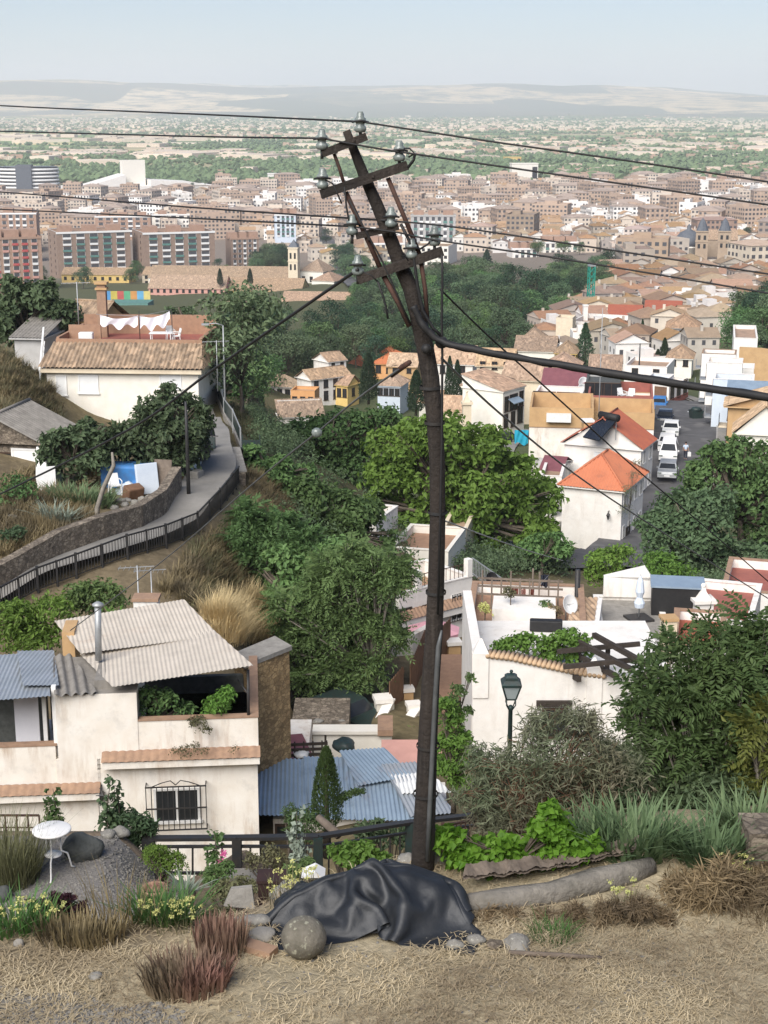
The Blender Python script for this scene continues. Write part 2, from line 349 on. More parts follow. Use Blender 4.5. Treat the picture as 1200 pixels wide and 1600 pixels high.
LV['straw'] = LM('straw', (.42, .335, .20), (.68, .57, .38), .15, rnd=0, c3=(.30, .235, .15))
LV['hay'] = LM('standing_dry_grass', (.48, .37, .19), (.63, .51, .29), .25, rnd=0)
LV['drybush'] = LM('dry_brush', (.20, .145, .075), (.32, .245, .135), .15, rnd=.15, c3=(.13, .10, .06))
LV['olive'] = LM('olive_scrub', (.085, .09, .045), (.16, .15, .075), .2, rnd=.2)
LV['yellow'] = LM('sedum_flower', (.50, .52, .16), (.66, .64, .28), .3, rnd=.1)
LV['red_succ'] = LM('reddened_succulent', (.25, .118, .098), (.38, .205, .165), .2, rnd=.06, c3=(.20, .155, .10))
LV['purple'] = LM('dark_aeonium', (.030, .012, .017), (.060, .022, .026), .15, rnd=.1)
LV['grey_agave'] = LM('grey_aloe', (.17, .21, .16), (.30, .34, .27), .2, rnd=.1)
LV['pinkfl'] = LM('pink_petal', (.60, .12, .30), (.72, .22, .42), .3, rnd=0)
# ---------------------------------------------------------------- terrain: one sheet from the photographer's feet to the hills
_ctrl = []
def C(px, py, Y): _ctrl.append(tuple(at(px, py, Y)))
for p in [(-14,27,-8.5),(-4,27,-9.5),(4,27,-9),(11,27,-8),(20,27,-6),(-30,28,-4),(30,28,-3)]: _ctrl.append(p)
for a in [(0,1400,42),(200,1400,42.5),(400,1395,42),(550,1310,43),(500,1125,63),(450,1235,49),(450,1205,53),(560,1200,52),(480,1168,57),(430,1122,60),(600,1105,60),(710,1120,61.7),(710,1035,68.5),(680,1000,78),(750,1190,52),
          (1000,1190,52),(1150,1150,50),(430,1050,64),(350,960,58),(385,1000,61),(350,895,66),(400,855,72),(0,943,57),(100,905,60),(240,850,65),(320,790,71),(345,740,78),
          (360,690,87),(340,650,97),(318,612,112),(110,815,66),(150,770,72),(60,795,67),(50,755,76),(200,770,74),(190,668,102.5),(120,662,99.5),(280,664,102.5),(30,600,98),(0,548,104),(70,655,96),(20,650,88),
          (430,775,88),(480,805,90),(395,720,92),(420,690,120),(380,640,130),(850,890,108),(940,885,108),(920,868,122),(1000,850,125),(1040,760,143),(1045,700,165),(1080,640,205),(1100,900,104),(1190,900,100),
          (1150,700,150),(1195,600,190),(750,690,190),(830,700,170),(450,620,275),(620,640,270),(440,700,236),(700,672,222),(460,775,150),(530,765,160),(620,750,165),(720,745,150),(480,720,205),(600,700,215),(950,560,300),(1100,560,290),(1190,520,310),(500,520,420),(700,520,420),
          (340,540,220),(230,480,330),(0,470,300),(850,500,440),(1050,500,450),(1190,490,430),(700,450,600),(950,450,610),(1190,450,600),(300,460,640),(0,450,720),(480,450,650),(140,440,760),(600,420,800),
          (900,400,860),(1190,400,860),(0,400,1050),(400,400,1000),(600,350,1250),(1190,350,1150),(100,350,1300),(0,300,1750),(600,300,1700),(1190,300,1650),(100,250,2700),(600,250,2700),(1100,250,2700)]: C(*a)
for Y, z in ((60, -4), (120, -16), (250, -36), (500, -52), (1000, -74), (2500, -80.4)):
    for s in (-.62, .62): _ctrl.append((s * Y, Y, z - (6 if s > 0 and Y < 300 else 0)))
for Y in (4000, 8000, 20000):
    for s in (-.6, -.2, .2, .6): _ctrl.append((s * Y, Y, -80.4))
_P = np.array(_ctrl)
def _uw(x, y): return np.stack([np.log(np.maximum(y, 20.0)) * .55, x / np.maximum(y, 20.0)], -1)
_U = _uw(_P[:, 0], _P[:, 1])
_K = np.linalg.norm(_U[:, None] - _U[None], axis=-1)
_A = np.block([[_K, np.ones((len(_P), 1))], [np.ones((1, len(_P))), np.zeros((1, 1))]])
_W = np.linalg.solve(_A, np.append(_P[:, 2], 0))
def _rbf(x, y):
    u = _uw(x, y); out = np.full(len(x), _W[-1])
    for i in range(len(_P)): out += _W[i] * np.hypot(u[:, 0] - _U[i, 0], u[:, 1] - _U[i, 1])
    return out
def sstep(a, b, x):
    t = np.clip((x - a) / (b - a), 0, 1); return t * t * (3 - 2 * t)
_r = np.random.default_rng(5)
_OCT = [(_r.uniform(0, 6.28, 3), _r.uniform(-1, 1, (3, 2))) for _ in range(7)]
def bumps(x, y, s, seed=0):
    o = np.zeros_like(x)
    for k in range(4):
        ph, dr = _OCT[(k + seed) % 7]; f = s * 1.9 ** k
        for j in range(3): o += np.sin((x * dr[j, 0] + y * dr[j, 1]) * f + ph[j] + seed * 1.7) / 1.7 ** k / 3
    return o
EDGE_X = [-14, -2.3, -1.7, -1.1, .6, 1.4, 2.3, 14]; EDGE_Y = [16.1, 16.1, 16.5, 17.2, 18.2, 18.2, 19.0, 20.6]; LOW_Z = [-1.7, -1.7, -2.3, -2.7, -3.1, -3.1, -3.1, -3.4]; EDGE_W = [2.8, 2.8, 2.6, 2.2, 1.5, 1.4, 1.4, 1.4]
def Harr(x, y):
    x = np.asarray(x, float); y = np.asarray(y, float)
    e = np.interp(x, EDGE_X, EDGE_Y); low = np.interp(x, EDGE_X, LOW_Z)
    top = .035 * bumps(x, y, 1.7) + .12 * sstep(1.2, 2.5, x) * sstep(16.6, 17.6, y)
    low = low + np.interp(x, [-4.2, -3.3, -.5, .5], [0, -1.0, -.5, 0]) * sstep(19.3, 22.3, y)
    z = top + (low - top) * sstep(e, e + np.interp(x, EDGE_X, EDGE_W), y)
    z = z + np.where(y < 12.5, .62 * (12.5 - y), 0)
    s0 = np.interp(x, [-14, -3.4, -2.4, .6, 2.4, 14], [22.2, 22.2, 23.2, 23.4, 22.2, 22.2]); t = sstep(0, 1, (y - s0) / 2.6)
    if np.any(t > 0):
        h = _rbf(x, y)
        rough = np.clip((y - 26) / 40, 0, 1) * np.where(y < 700, 1, 0) * .35
        z = z * (1 - t) + (h + rough * bumps(x, y, .35, 2)) * t
    far = sstep(9000, 16500, y); fr = sstep(12500, 16500, y)
    prof = np.interp(x / np.maximum(y, 1), [-.5, -.25, -.12, 0, .08, .2, .26, .5], [250, 255, 285, 275, 240, 170, 120, 90])
    return z + far * (90 * (.6 + .5 * bumps(x, y, .0011, 1))) + fr * prof * (.80 + .30 * bumps(x, y, .0012, 3))
def H(x, y): return float(Harr(np.array([x]), np.array([y]))[0])
def gp(px, py, Y0=27.5, Y1=9000):
    """Where the line of sight through a pixel meets the terrain."""
    ys = np.exp(np.linspace(math.log(Y0), math.log(Y1), 500))
    v = (py - 800) / FPX; t = ys / (CP - v * SP); x = (px - 600) / FPX * t; z = CAM_Z + t * (-SP - v * CP)
    i = int(np.argmax(z <= Harr(x, ys)))
    return Vector((x[i], ys[i], H(x[i], ys[i])))
def on(px, py, Y):                              # a point above pixel column px at distance Y, dropped to the ground
    p = at(px, py, Y); p.z = H(p.x, p.y); return p
rows = np.concatenate([np.arange(-24, 12, 2.0), np.arange(12, 28, .22), np.arange(28, 130, .9), 130 * 1.03 ** np.arange(0, 180)])
rows = rows[rows < 27000]; NC = 250
uu = np.sign(np.linspace(-1, 1, NC)) * np.abs(np.linspace(-1, 1, NC)) ** 1.35
X = uu[None] * np.maximum(26, .72 * rows)[:, None]; Yg = np.repeat(rows[:, None], NC, 1)
Z = Harr(X.ravel(), Yg.ravel()).reshape(X.shape)
V = np.stack([X, Yg, Z], -1).reshape(-1, 3); n_r = len(rows)
I = np.arange(n_r * NC).reshape(n_r, NC)
Fq = np.stack([I[:-1, :-1], I[:-1, 1:], I[1:, 1:], I[1:, :-1]], -1).reshape(-1, 4)
me = np_mesh('ground', V, Fq, [], True)
# what grows where: albedo zones of the soil itself
x, y = V[:, 0], V[:, 1]
u_ = 600 + FPX * x / np.maximum(y, .1) * CP
straw = np.array((.42, .36, .245)); soil = np.array((.20, .155, .105)); scrub = np.array((.17, .14, .080)); green = np.array((.085, .10, .05)); town = np.array((.24, .20, .165)); plain = np.array((.20, .19, .11))
zc = np.tile(straw, (len(x), 1))
def blend(c, mk):
    global zc
    zc = zc * (1 - mk[:, None]) + np.asarray(c) * mk[:, None]
bm_ = bumps(x, y, 1.1, 4)
blend(soil, np.clip(sstep(.1, .7, bm_) * .55, 0, 1) * (y < 20))
blend((.27, .21, .15), sstep(-.3, .5, y - np.interp(x, EDGE_X, EDGE_Y)) * (y < 27))
blend(scrub, sstep(24, 27, y)); blend(soil, sstep(.15, .8, bumps(x, y, .12, 2)) * .5 * (y > 26) * (y < 130))
blend(green, sstep(75, 150, y) * (x > -14)); blend(green, sstep(200, 320, y) * .8)
blend(town, sstep(260, 420, y) * sstep(.02, .12, x / np.maximum(y, 1)) * .9); blend(town, sstep(700, 900, y))
blend(plain, sstep(1800, 2400, y))
ca = me.color_attributes.new('zone', 'FLOAT_COLOR', 'POINT')
fm = sstep(1900, 2600, y); hm = sstep(10000, 12000, y)
ca.data.foreach_set('color', np.concatenate([zc, np.ones((len(x), 1))], 1).astype(np.float32).ravel())
at_f = me.attributes.new('field', 'FLOAT', 'POINT'); at_f.data.foreach_set('value', fm.astype(np.float32))
at_h = me.attributes.new('hill', 'FLOAT', 'POINT'); at_h.data.foreach_set('value', hm.astype(np.float32))
gm = bpy.data.materials.new('ground'); gm.use_nodes = True; nt = gm.node_tree; p = nt.nodes['Principled BSDF']
def _attr(nm, out): 
    a = nt.nodes.new('ShaderNodeAttribute'); a.attribute_name = nm; return a.outputs[out]
pos = nt.nodes.new('ShaderNodeNewGeometry').outputs['Position']
col = _mix(nt, .75, _attr('zone', 'Color'), _mix(nt, _noise(nt, pos, 2.2, 8, .75, .3, .7), (.45, .45, .45), (1.45, 1.42, 1.38)), 'MULTIPLY')
def _ramp(fac, stops):
    r = nt.nodes.new('ShaderNodeValToRGB'); r.color_ramp.interpolation = 'CONSTANT'; e = r.color_ramp.elements
    e[0].position = 0; e[0].color = (*stops[0][1], 1); e[1].position = stops[1][0]; e[1].color = (*stops[1][1], 1)
    for q, c in stops[2:]:
        k = e.new(q); k.color = (*c, 1)
    nt.links.new(fac, r.inputs[0]); return r.outputs[0]
def _cells(sx, sy, rnd=1.0):
    vo = nt.nodes.new('ShaderNodeTexVoronoi'); vo.voronoi_dimensions = '2D'; vo.distance = 'CHEBYCHEV'; vo.inputs['Scale'].default_value = 1; vo.inputs['Randomness'].default_value = rnd
    nt.links.new(_map(nt, pos, (sx, sy, 1)), vo.inputs['Vector'])
    s = nt.nodes.new('ShaderNodeSeparateColor'); nt.links.new(vo.outputs['Color'], s.inputs[0]); return s.outputs[0]
fields = _ramp(_cells(.0038, .0030), [(0, (.16, .24, .09)), (.26, (.32, .30, .15)), (.38, (.12, .19, .07)), (.55, (.48, .41, .23)), (.66, (.20, .28, .11)), (.80, (.38, .34, .20)), (.92, (.58, .50, .26))])
hills = _ramp(_cells(.00075, .00055, .9), [(0, (.12, .13, .08)), (.34, (.62, .47, .27)), (.50, (.15, .14, .09)), (.64, (.78, .60, .36)), (.86, (.24, .22, .14))])
hills = _mix(nt, _noise(nt, pos, .004, 6, .7, .45, .6), hills, (.13, .14, .09))
col = _mix(nt, _attr('field', 'Fac'), col, fields); col = _mix(nt, _attr('hill', 'Fac'), col, hills)
nt.links.new(col, p.inputs['Base Color']); p.inputs['Roughness'].default_value = .95; p.inputs['Specular IOR Level'].default_value = .1
nb = _n(nt, 'ShaderNodeTexNoise', Scale=9.0, Detail=7, Roughness=.75); nt.links.new(pos, nb.inputs['Vector'])
b = nt.nodes.new('ShaderNodeBump'); b.inputs['Strength'].default_value = .8; b.inputs['Distance'].default_value = .07
nt.links.new(nb.outputs[0], b.inputs['Height']); nt.links.new(b.outputs[0], p.inputs['Normal'])
me.materials.append(gm)
tag(link('ground', me), kind='structure')
# ---------------------------------------------------------------- haze over the plain
hz = MB().box(-24000, 24000, -60, 32000, -83, 640).build('haze', [])
hm_ = bpy.data.materials.new('haze'); hm_.use_nodes = True; ht = hm_.node_tree; ht.nodes.clear()
pv = ht.nodes.new('ShaderNodeVolumePrincipled'); pv.inputs['Color'].default_value = (.90, .94, 1.0, 1); pv.inputs['Density'].default_value = 8.5e-5
pv.inputs['Anisotropy'].default_value = .0
ho = ht.nodes.new('ShaderNodeOutputMaterial'); ht.links.new(pv.outputs[0], ho.inputs['Volume'])
hz.data.materials.append(hm_); tag(hz, kind='stuff')
# ---------------------------------------------------------------- foliage and trees
def _unit(r, n):
    d = r.normal(size=(n, 3)); return d / np.linalg.norm(d, axis=1)[:, None]
def quads(P, T, N, ln, wd, fold=.12):
    """Pointed leaves: base at P, along T, width across N x T."""
    B = np.cross(N, T); B /= np.maximum(np.linalg.norm(B, axis=1), 1e-6)[:, None]
    ln = np.broadcast_to(ln, (len(P),))[:, None]; wd = np.broadcast_to(wd, (len(P),))[:, None]
    up = N * ln * fold
    V = np.stack([P, P + T*ln*.45 + B*wd*.5 + up, P + T*ln - up*.5, P + T*ln*.45 - B*wd*.5 + up], 1).reshape(-1, 3)
    return V, np.arange(len(V)).reshape(-1, 4)
def leaf_cloud(blobs, n, ln, asp=.55, seed=0, sq=.85, inner=.55, up=.35, droop=.25, gap=.0):
    """blobs (x,y,z,r): leaves crowd on the outside of every clump, thinner underneath, with gaps."""
    r = np.random.default_rng(seed); B = np.array(blobs, float)
    wgt = B[:, 3] ** 2; k = r.choice(len(B), n, p=wgt / wgt.sum())
    d = _unit(r, n); flip = (d[:, 2] < -.25) & (r.random(n) < .6); d[flip, 2] *= -1
    rad = B[k, 3] * (inner + (1.12 - inner) * r.random(n) ** .6)
    lump = 1 + .20 * np.sin(d[:, 0] * 5.1 + k * 1.7) * np.sin(d[:, 1] * 4.3 + k) + .13 * np.sin(d[:, 2] * 9 + d[:, 0] * 7 + k * 2.3)
    P = B[k, :3] + d * (rad * lump)[:, None] * np.array([1, 1, sq])
    if gap:
        g = np.sin(P[:, 0] * 2.3 / gap + 1) * np.sin(P[:, 1] * 2.1 / gap + 2) * np.sin(P[:, 2] * 2.6 / gap); keep = g > -.22; P = P[keep]; d = d[keep]; n = len(P)
    N = d * .6 + _unit(r, n) * .75 + np.array([0, 0, up]); N /= np.linalg.norm(N, axis=1)[:, None]
    T = np.cross(N, _unit(r, n)); T /= np.linalg.norm(T, axis=1)[:, None]; T[:, 2] -= droop; T /= np.linalg.norm(T, axis=1)[:, None]
    L = ln * r.uniform(.65, 1.3, n); return quads(P, T, N, L, L * asp)
def merge(parts):
    Vs, Fs, o = [], [], 0
    for V, F in parts: Vs.append(V); Fs.append(F + o); o += len(V)
    return np.concatenate(Vs), np.concatenate(Fs)
def limbs(base, blobs, r0, seed=0, mid=.45, n=7):
    rg = random.Random(seed); mb = MB(); base = Vector(base)
    cen = sum((Vector(b[:3]) for b in blobs), Vector()) / len(blobs)
    fork = base + (cen - base) * mid + Vector((rg.uniform(-.1, .1), 0, 0)) * r0 * 4
    m = (base + fork) / 2 + Vector((rg.uniform(-1, 1), rg.uniform(-1, 1), 0)) * r0 * .8
    mb.tube([base - Vector((0, 0, .6)), base + Vector((0, 0, .1)), m, fork], [r0*1.5, r0*1.15, r0*.9, r0*.75], n, wob=.08, rng=rg)
    for b in blobs:
        e = Vector(b[:3]); q = fork + (e - fork) * .5 + Vector((rg.uniform(-.15, .15), rg.uniform(-.15, .15), .12)) * b[3]
        mb.tube([fork, q, e], [r0*.5, r0*.33, r0*.12], 5, wob=.05, rng=rg)
        for _ in range(2):
            d = Vector((rg.uniform(-1, 1), rg.uniform(-1, 1), rg.uniform(-.2, 1))).normalized() * b[3] * .75
            mb.tube([q, q + (e + d - q) * .55, e + d], [r0*.22, r0*.14, r0*.05], 4, cap=False)
    return mb
def tree(label, base, blobs, n, ln, lm, r0=.18, seed=0, trunk='trunk', name='tree', cat='tree', group=None, asp=.55, mid=.45, gap=.0, sq=.85, inner=.55, extra=None, droop=.25):
    """blobs in world coordinates; crown and trunk become parts of one tree at base."""
    base = Vector(base); loc = [(b[0]-base.x, b[1]-base.y, b[2]-base.z, b[3]) for b in blobs]
    t = empty(name, base, 0, label, cat, group)
    limbs((0, 0, 0), loc, r0, seed, mid).build('trunk', MT[trunk], t)
    VF = leaf_cloud(loc, n, ln, asp, seed, gap=gap, sq=sq, inner=inner, droop=droop)
    if extra: VF = merge([VF] + extra)
    link('crown', np_mesh('crown', *VF, LV[lm]), t)
    return t
def pblobs(spec, Y, seed=0, spread=1.0, extra=1):
    """Clumps given as (px, py, radius px) at distance Y, with depth of their own and fellows behind."""
    rg = random.Random(seed); out = []
    for px, py, rp in spec:
        r = rp / sc(py, Y); dy = rg.uniform(-.6, .6) * r * spread
        p = at(px, py, Y + dy); out.append((p.x, p.y, p.z, r))
        for _ in range(extra):
            a = rg.uniform(.5, 1.5); out.append((p.x + rg.uniform(-.5, .5)*r, p.y + a*r*spread, p.z + rg.uniform(-.4, .3)*r, r*rg.uniform(.7, .95)))
    for x_, y_, z_, r in list(out):                 # small outer tufts break the outline
        for _ in range(2):
            a, e = rg.uniform(0, 6.28), rg.uniform(-.3, 1.2); q = r*rg.uniform(.85, 1.12)
            out.append((x_ + q*math.cos(a)*math.cos(e), y_ + q*math.sin(a)*math.cos(e), z_ + q*math.sin(e)*.85, r*rg.uniform(.18, .34)))
    return out
def crown_blobs(h, wd, n, seed, z0=.35):
    rg = random.Random(seed); out = []
    for i in range(n):
        a = rg.uniform(0, 6.28); q = rg.uniform(z0, 1.0); rr = wd/2 * math.sqrt(max(.05, 1 - ((q - .6)/.62)**2)) * rg.uniform(.35, .85)
        out.append((rr*math.cos(a), rr*math.sin(a), h*q*.86, wd * rg.uniform(.17, .27)))
    out.append((0, 0, h*.72, wd*.28)); return out
def proto(name, h, wd, n, ln, lm, seed, nb=11, r0=.25, **kw):
    t = empty(name, (0, 0, 0)); bl = crown_blobs(h, wd, nb, seed)
    limbs((0, 0, 0), bl, r0, seed, .4, 6).build('trunk', MT[kw.pop('trunk', 'trunk')], t)
    link('crown', np_mesh('crown', *leaf_cloud(bl, n, ln, seed=seed, **kw), LV[lm]), t); return t
def conifer(name, h, wd, n, ln, lm, seed, power=.8, tiers=0):
    r = np.random.default_rng(seed); t = empty(name, (0, 0, 0))
    MB().tube([(0, 0, -.5), (0, 0, h*.5), (0, 0, h*.95)], [wd*.07+.05, wd*.05, .02], 6).build('trunk', MT['trunk'], t)
    q = r.random(n) ** .75; z = h * (.04 + .96 * q); a = r.uniform(0, 6.283, n)
    prof = np.minimum(1, (1 - q) ** power * 1.25) * np.minimum(1, .55 + q * 4)
    if tiers: prof = prof * (.55 + .45 * np.abs(np.sin(q * tiers * 3.14)))
    rad = wd/2 * prof * r.uniform(.72, 1.08, n) * (1 + .12*np.sin(a*5 + z*2.3))
    P = np.stack([rad*np.cos(a), rad*np.sin(a), z], 1); d = np.stack([np.cos(a), np.sin(a), np.full(n, .2)], 1)
    N = d + _unit(r, n)*.5; N /= np.linalg.norm(N, axis=1)[:, None]
    T = np.stack([np.cos(a)*.35, np.sin(a)*.35, np.full(n, 1.0 if not tiers else -.1)], 1) + _unit(r, n)*.35; T /= np.linalg.norm(T, axis=1)[:, None]
    link('crown', np_mesh('crown', *quads(P, T, N, ln*r.uniform(.7, 1.3, n), ln*.45), LV[lm]), t); return t
def blades(n, centre, rad, h, wd, seed=0, lean=.5, segs=3, curve=.6, fan=None, ground=None, blunt=1.8):
    """Strap shaped leaves from a clump; ground(x,y) gives their foot height."""
    r = np.random.default_rng(seed); a = r.uniform(0, 6.283, n); q = np.sqrt(r.random(n))
    bx = centre[0] + rad[0]*q*np.cos(a); by = centre[1] + rad[1]*q*np.sin(a)
    bz = Harr(bx, by) if ground is None else np.full(n, ground)
    hh = h * r.uniform(.55, 1.15, n); az = a + r.normal(0, .8, n) if fan is None else r.normal(fan, .5, n)
    ln = np.abs(r.normal(lean, lean*.45, n)); W = wd * r.uniform(.7, 1.2, n)
    dx, dy = np.cos(az), np.sin(az); sx, sy = -dy, dx; Vs = []
    for i in range(segs + 1):
        t = i / segs; off = hh*ln*(t + curve*t*t); zz = hh*(t - .35*curve*ln*t*t*1.5)
        wi = W*(1 - t**blunt)*.5 + .0008
        c = np.stack([bx + dx*off, by + dy*off, bz + zz], 1); s = np.stack([sx*wi, sy*wi, np.zeros(n)], 1)
        Vs += [c - s, c + s]
    V = np.stack(Vs, 1).reshape(-1, 3); k = 2*(segs+1); b = np.arange(n)[:, None]*k
    F = np.concatenate([b + np.array([[2*i, 2*i+1, 2*i+3, 2*i+2]]) for i in range(segs)]); return V, F
def fronds(P, D, L, pairs, ll, lw, seed=0, arch=.5):
    """Feathered compound leaves: rachis from P along D of length L."""
    r = np.random.default_rng(seed); out = []; n = len(P)
    D = D / np.linalg.norm(D, axis=1)[:, None]
    S = np.cross(D, [0, 0, 1.]); S /= np.maximum(np.linalg.norm(S, axis=1), 1e-4)[:, None]
    tw = r.normal(0, .35, n)[:, None]; U = np.cross(S, D); S2 = S*np.cos(tw) + U*np.sin(tw); U2 = np.cross(S2, D)
    for i in range(pairs + 1):
        t = (.14 + .86*i/pairs); c = P + D*(L*t)[:, None] - np.array([0, 0, 1.])*(L*arch*t*t)[:, None]
        sz = (1 - .45*abs(t - .5)*1.2)
        for sgn in ((-1, 1) if i < pairs else (0,)):
            T = S2*sgn*.9 + D*(.45 if sgn else 1) - np.array([0, 0, .25]) + r.normal(0, .12, (n, 3)); T /= np.linalg.norm(T, axis=1)[:, None]
            out.append(quads(c, T, U2 + r.normal(0, .15, (n, 3)), ll*sz*r.uniform(.8, 1.15, n), lw*sz, .05))
    q = P - np.array([0, 0, 1.])*(L*arch)[:, None] + D*L[:, None]
    return merge(out)
# ---------------------------------------------------------------- windows, doors and houses
_WC = {}
def win_mesh(w_, h_, kind):
    key = (round(w_, 2), round(h_, 2), kind)
    if key in _WC: return _WC[key]
    f, t = MB(), .07
    fm_ = {'dark': 'frame_d', 'grille': 'frame_w'}.get(kind, 'frame_w')
    f.box(-w_/2, -w_/2+t, -.05, .03, 0, h_).box(w_/2-t, w_/2, -.05, .03, 0, h_).box(-w_/2+t, w_/2-t, -.05, .03, h_-t, h_).box(-w_/2-.06, w_/2+.06, -.10, .03, -.08, 0)
    if kind != 'shutter': f.box(-.03, .03, -.045, .02, 0, h_-t)
    p_ = MB().box(-w_/2+t, w_/2-t, -.02, .01, 0, h_-t)
    g = None
    if kind == 'grille':
        g = MB(); k = max(4, int(w_/.14))
        for i in range(k+1): g.box(-w_/2-.05+i*(w_+.1)/k-.012, -w_/2-.05+i*(w_+.1)/k+.012, -.19, -.165, -.08, h_+.08)
        for z in (-.08, h_*.5, h_+.08): g.box(-w_/2-.07, w_/2+.07, -.187, -.168, z-.012, z+.012)
    _WC[key] = (f.mesh('window', MT[fm_]), p_.mesh('pane', MT['shutter' if kind == 'shutter' else 'pane']), g.mesh('grille', MT['iron']) if g else None)
    return _WC[key]
def add_window(par, pos, rz, w_, h_, kind='plain', label=None):
    fm_, pm, gmsh = win_mesh(w_, h_, kind)
    o = link('window', fm_, par); o.location = pos; o.rotation_euler = (0, 0, rz)
    link('pane', pm, o)
    if gmsh: link('grille', gmsh, o)
    if label: o['label'] = label
    return o
_DC = {}
def add_door(par, pos, rz, w_=1.0, h_=2.1, mat='wood_dark'):
    k = (w_, h_, mat)
    if k not in _DC:
        m = MB().box(-w_/2, w_/2, -.04, .04, 0, h_).box(-w_/2-.1, -w_/2, -.07, .05, 0, h_+.1).box(w_/2, w_/2+.1, -.07, .05, 0, h_+.1).box(-w_/2, w_/2, -.07, .05, h_, h_+.1)
        for z in (.25, 1.1): m.box(-w_*.32, w_*.32, -.055, -.03, z, z+.7)
        _DC[k] = (m.mesh('door', MT[mat]), MB().ball((w_*.38, -.075, 1.0), .045, n=6).mesh('handle', MT['galv']))
    o = link('door', _DC[k][0], par); o.location = pos; o.rotation_euler = (0, 0, rz); link('handle', _DC[k][1], o); return o
def roof_mb(x0, x1, y0, y1, z, kind, rh, ov=.35, per=.27, amp=.05, geo=True, th=.14):
    """Pitched roof over a rectangle at eaves height z: material 0 tiles, 1 edge and gable."""
    m = MB(); X0, X1, Y0, Y1 = x0-ov, x1+ov, y0-ov, y1+ov; zc = z + .02
    W_, D_ = X1-X0, Y1-Y0
    def sheet(poly, ud):
        if geo: m.wave(poly, ud, per, amp, 0, 'tile', 6)
        else:
            P = [Vector(q) for q in poly]; nr = (P[1]-P[0]).cross(P[2]-P[0]).normalized(); u = Vector(ud).normalized()
            if nr.z < 0: nr = -nr
            v = nr.cross(u); m.face(P, 0, [((q-P[0]).dot(u), (q-P[0]).dot(v)) for q in P])
    zr = zc + rh
    m.box(X0+.05, X1-.05, Y0+.05, Y1-.05, zc-th, zc-.02, 1)
    if kind == 'hip':
        if W_ >= D_: a, b = Vector((X0+D_*.5, (Y0+Y1)/2, zr)), Vector((X1-D_*.5, (Y0+Y1)/2, zr))
        else: a, b = Vector(((X0+X1)/2, Y0+W_*.5, zr)), Vector(((X0+X1)/2, Y1-W_*.5, zr))
        c = [Vector((X0, Y0, zc)), Vector((X1, Y0, zc)), Vector((X1, Y1, zc)), Vector((X0, Y1, zc))]
        if W_ >= D_: S = [([c[0], c[1], b, a], (1,0,0)), ([c[1], c[2], b], (0,1,0)), ([c[2], c[3], a, b], (1,0,0)), ([c[3], c[0], a], (0,1,0))]
        else: S = [([c[0], c[1], a], (1,0,0)), ([c[1], c[2], b, a], (0,1,0)), ([c[2], c[3], b], (1,0,0)), ([c[3], c[0], a, b], (0,1,0))]
        for q, u in S: sheet(q, u)
        if geo:
            for p_, q in ((a, b), (c[0], a), (c[3], a if W_ >= D_ else b), (c[1], b if W_ >= D_ else a), (c[2], b)):
                if (p_-q).length > .1: m.tube([p_ + Vector((0,0,.05)), q + Vector((0,0,.05))], .10, 6, 0)
    elif kind in ('gable_x', 'gable_y'):
        if kind == 'gable_x':                                     # ridge along x
            ym = (Y0+Y1)/2
            sheet([(X0,Y0,zc),(X1,Y0,zc),(X1,ym,zr),(X0,ym,zr)], (1,0,0)); sheet([(X1,Y1,zc),(X0,Y1,zc),(X0,ym,zr),(X1,ym,zr)], (1,0,0))
            for xx, s in ((x0, 1), (x1, -1)): m.extr([(xx, y0, zc-.02), (xx, y1, zc-.02), (xx, (y0+y1)/2, zr-.12)], (s*.2, 0, 0), 1)
            if geo: m.tube([(X0, ym, zr+.04), (X1, ym, zr+.04)], .10, 6, 0)
        else:
            xm = (X0+X1)/2
            sheet([(X1,Y0,zc),(X1,Y1,zc),(xm,Y1,zr),(xm,Y0,zr)], (0,1,0)); sheet([(X0,Y1,zc),(X0,Y0,zc),(xm,Y0,zr),(xm,Y1,zr)], (0,1,0))
            for yy, s in ((y0, 1), (y1, -1)): m.extr([(x0, yy, zc-.02), (x1, yy, zc-.02), ((x0+x1)/2, yy, zr-.12)], (0, s*.2, 0), 1)
            if geo: m.tube([(xm, Y0, zr+.04), (xm, Y1, zr+.04)], .10, 6, 0)
    elif kind == 'shed_b':                                        # rises to the back
        sheet([(X0,Y0,zc),(X1,Y0,zc),(X1,Y1,zr),(X0,Y1,zr)], (1,0,0))
        for xx, s in ((x0, 1), (x1, -1)): m.extr([(xx, y0, zc-.03), (xx, y1, zc-.03), (xx, y1, zr-.14)], (s*.2, 0, 0), 1)
        m.box(x0, x1, y1-.2, y1, zc-.03, zr-.14, 1)
    elif kind == 'shed_r':                                        # rises to the right
        sheet([(X0,Y1,zc),(X0,Y0,zc),(X1,Y0,zr),(X1,Y1,zr)], (0,1,0))
        for yy, s in ((y0, 1), (y1, -1)): m.extr([(x0, yy, zc-.03), (x1, yy, zc-.03), (x1, yy, zr-.14)], (0, s*.2, 0), 1)
    elif kind == 'shed_l':
        sheet([(X1,Y0,zc),(X1,Y1,zc),(X0,Y1,zr),(X0,Y0,zr)], (0,1,0))
        for yy, s in ((y0, 1), (y1, -1)): m.extr([(x0, yy, zc-.03), (x1, yy, zc-.03), (x0, yy, zr-.14)], (0, s*.2, 0), 1)
    return m
def _solve(fun, target, lo, hi):
    s = fun(lo) < fun(hi)
    for _ in range(40):
        m = (lo+hi)/2
        if (fun(m) < target) == s: lo = m
        else: hi = m
    return (lo+hi)/2
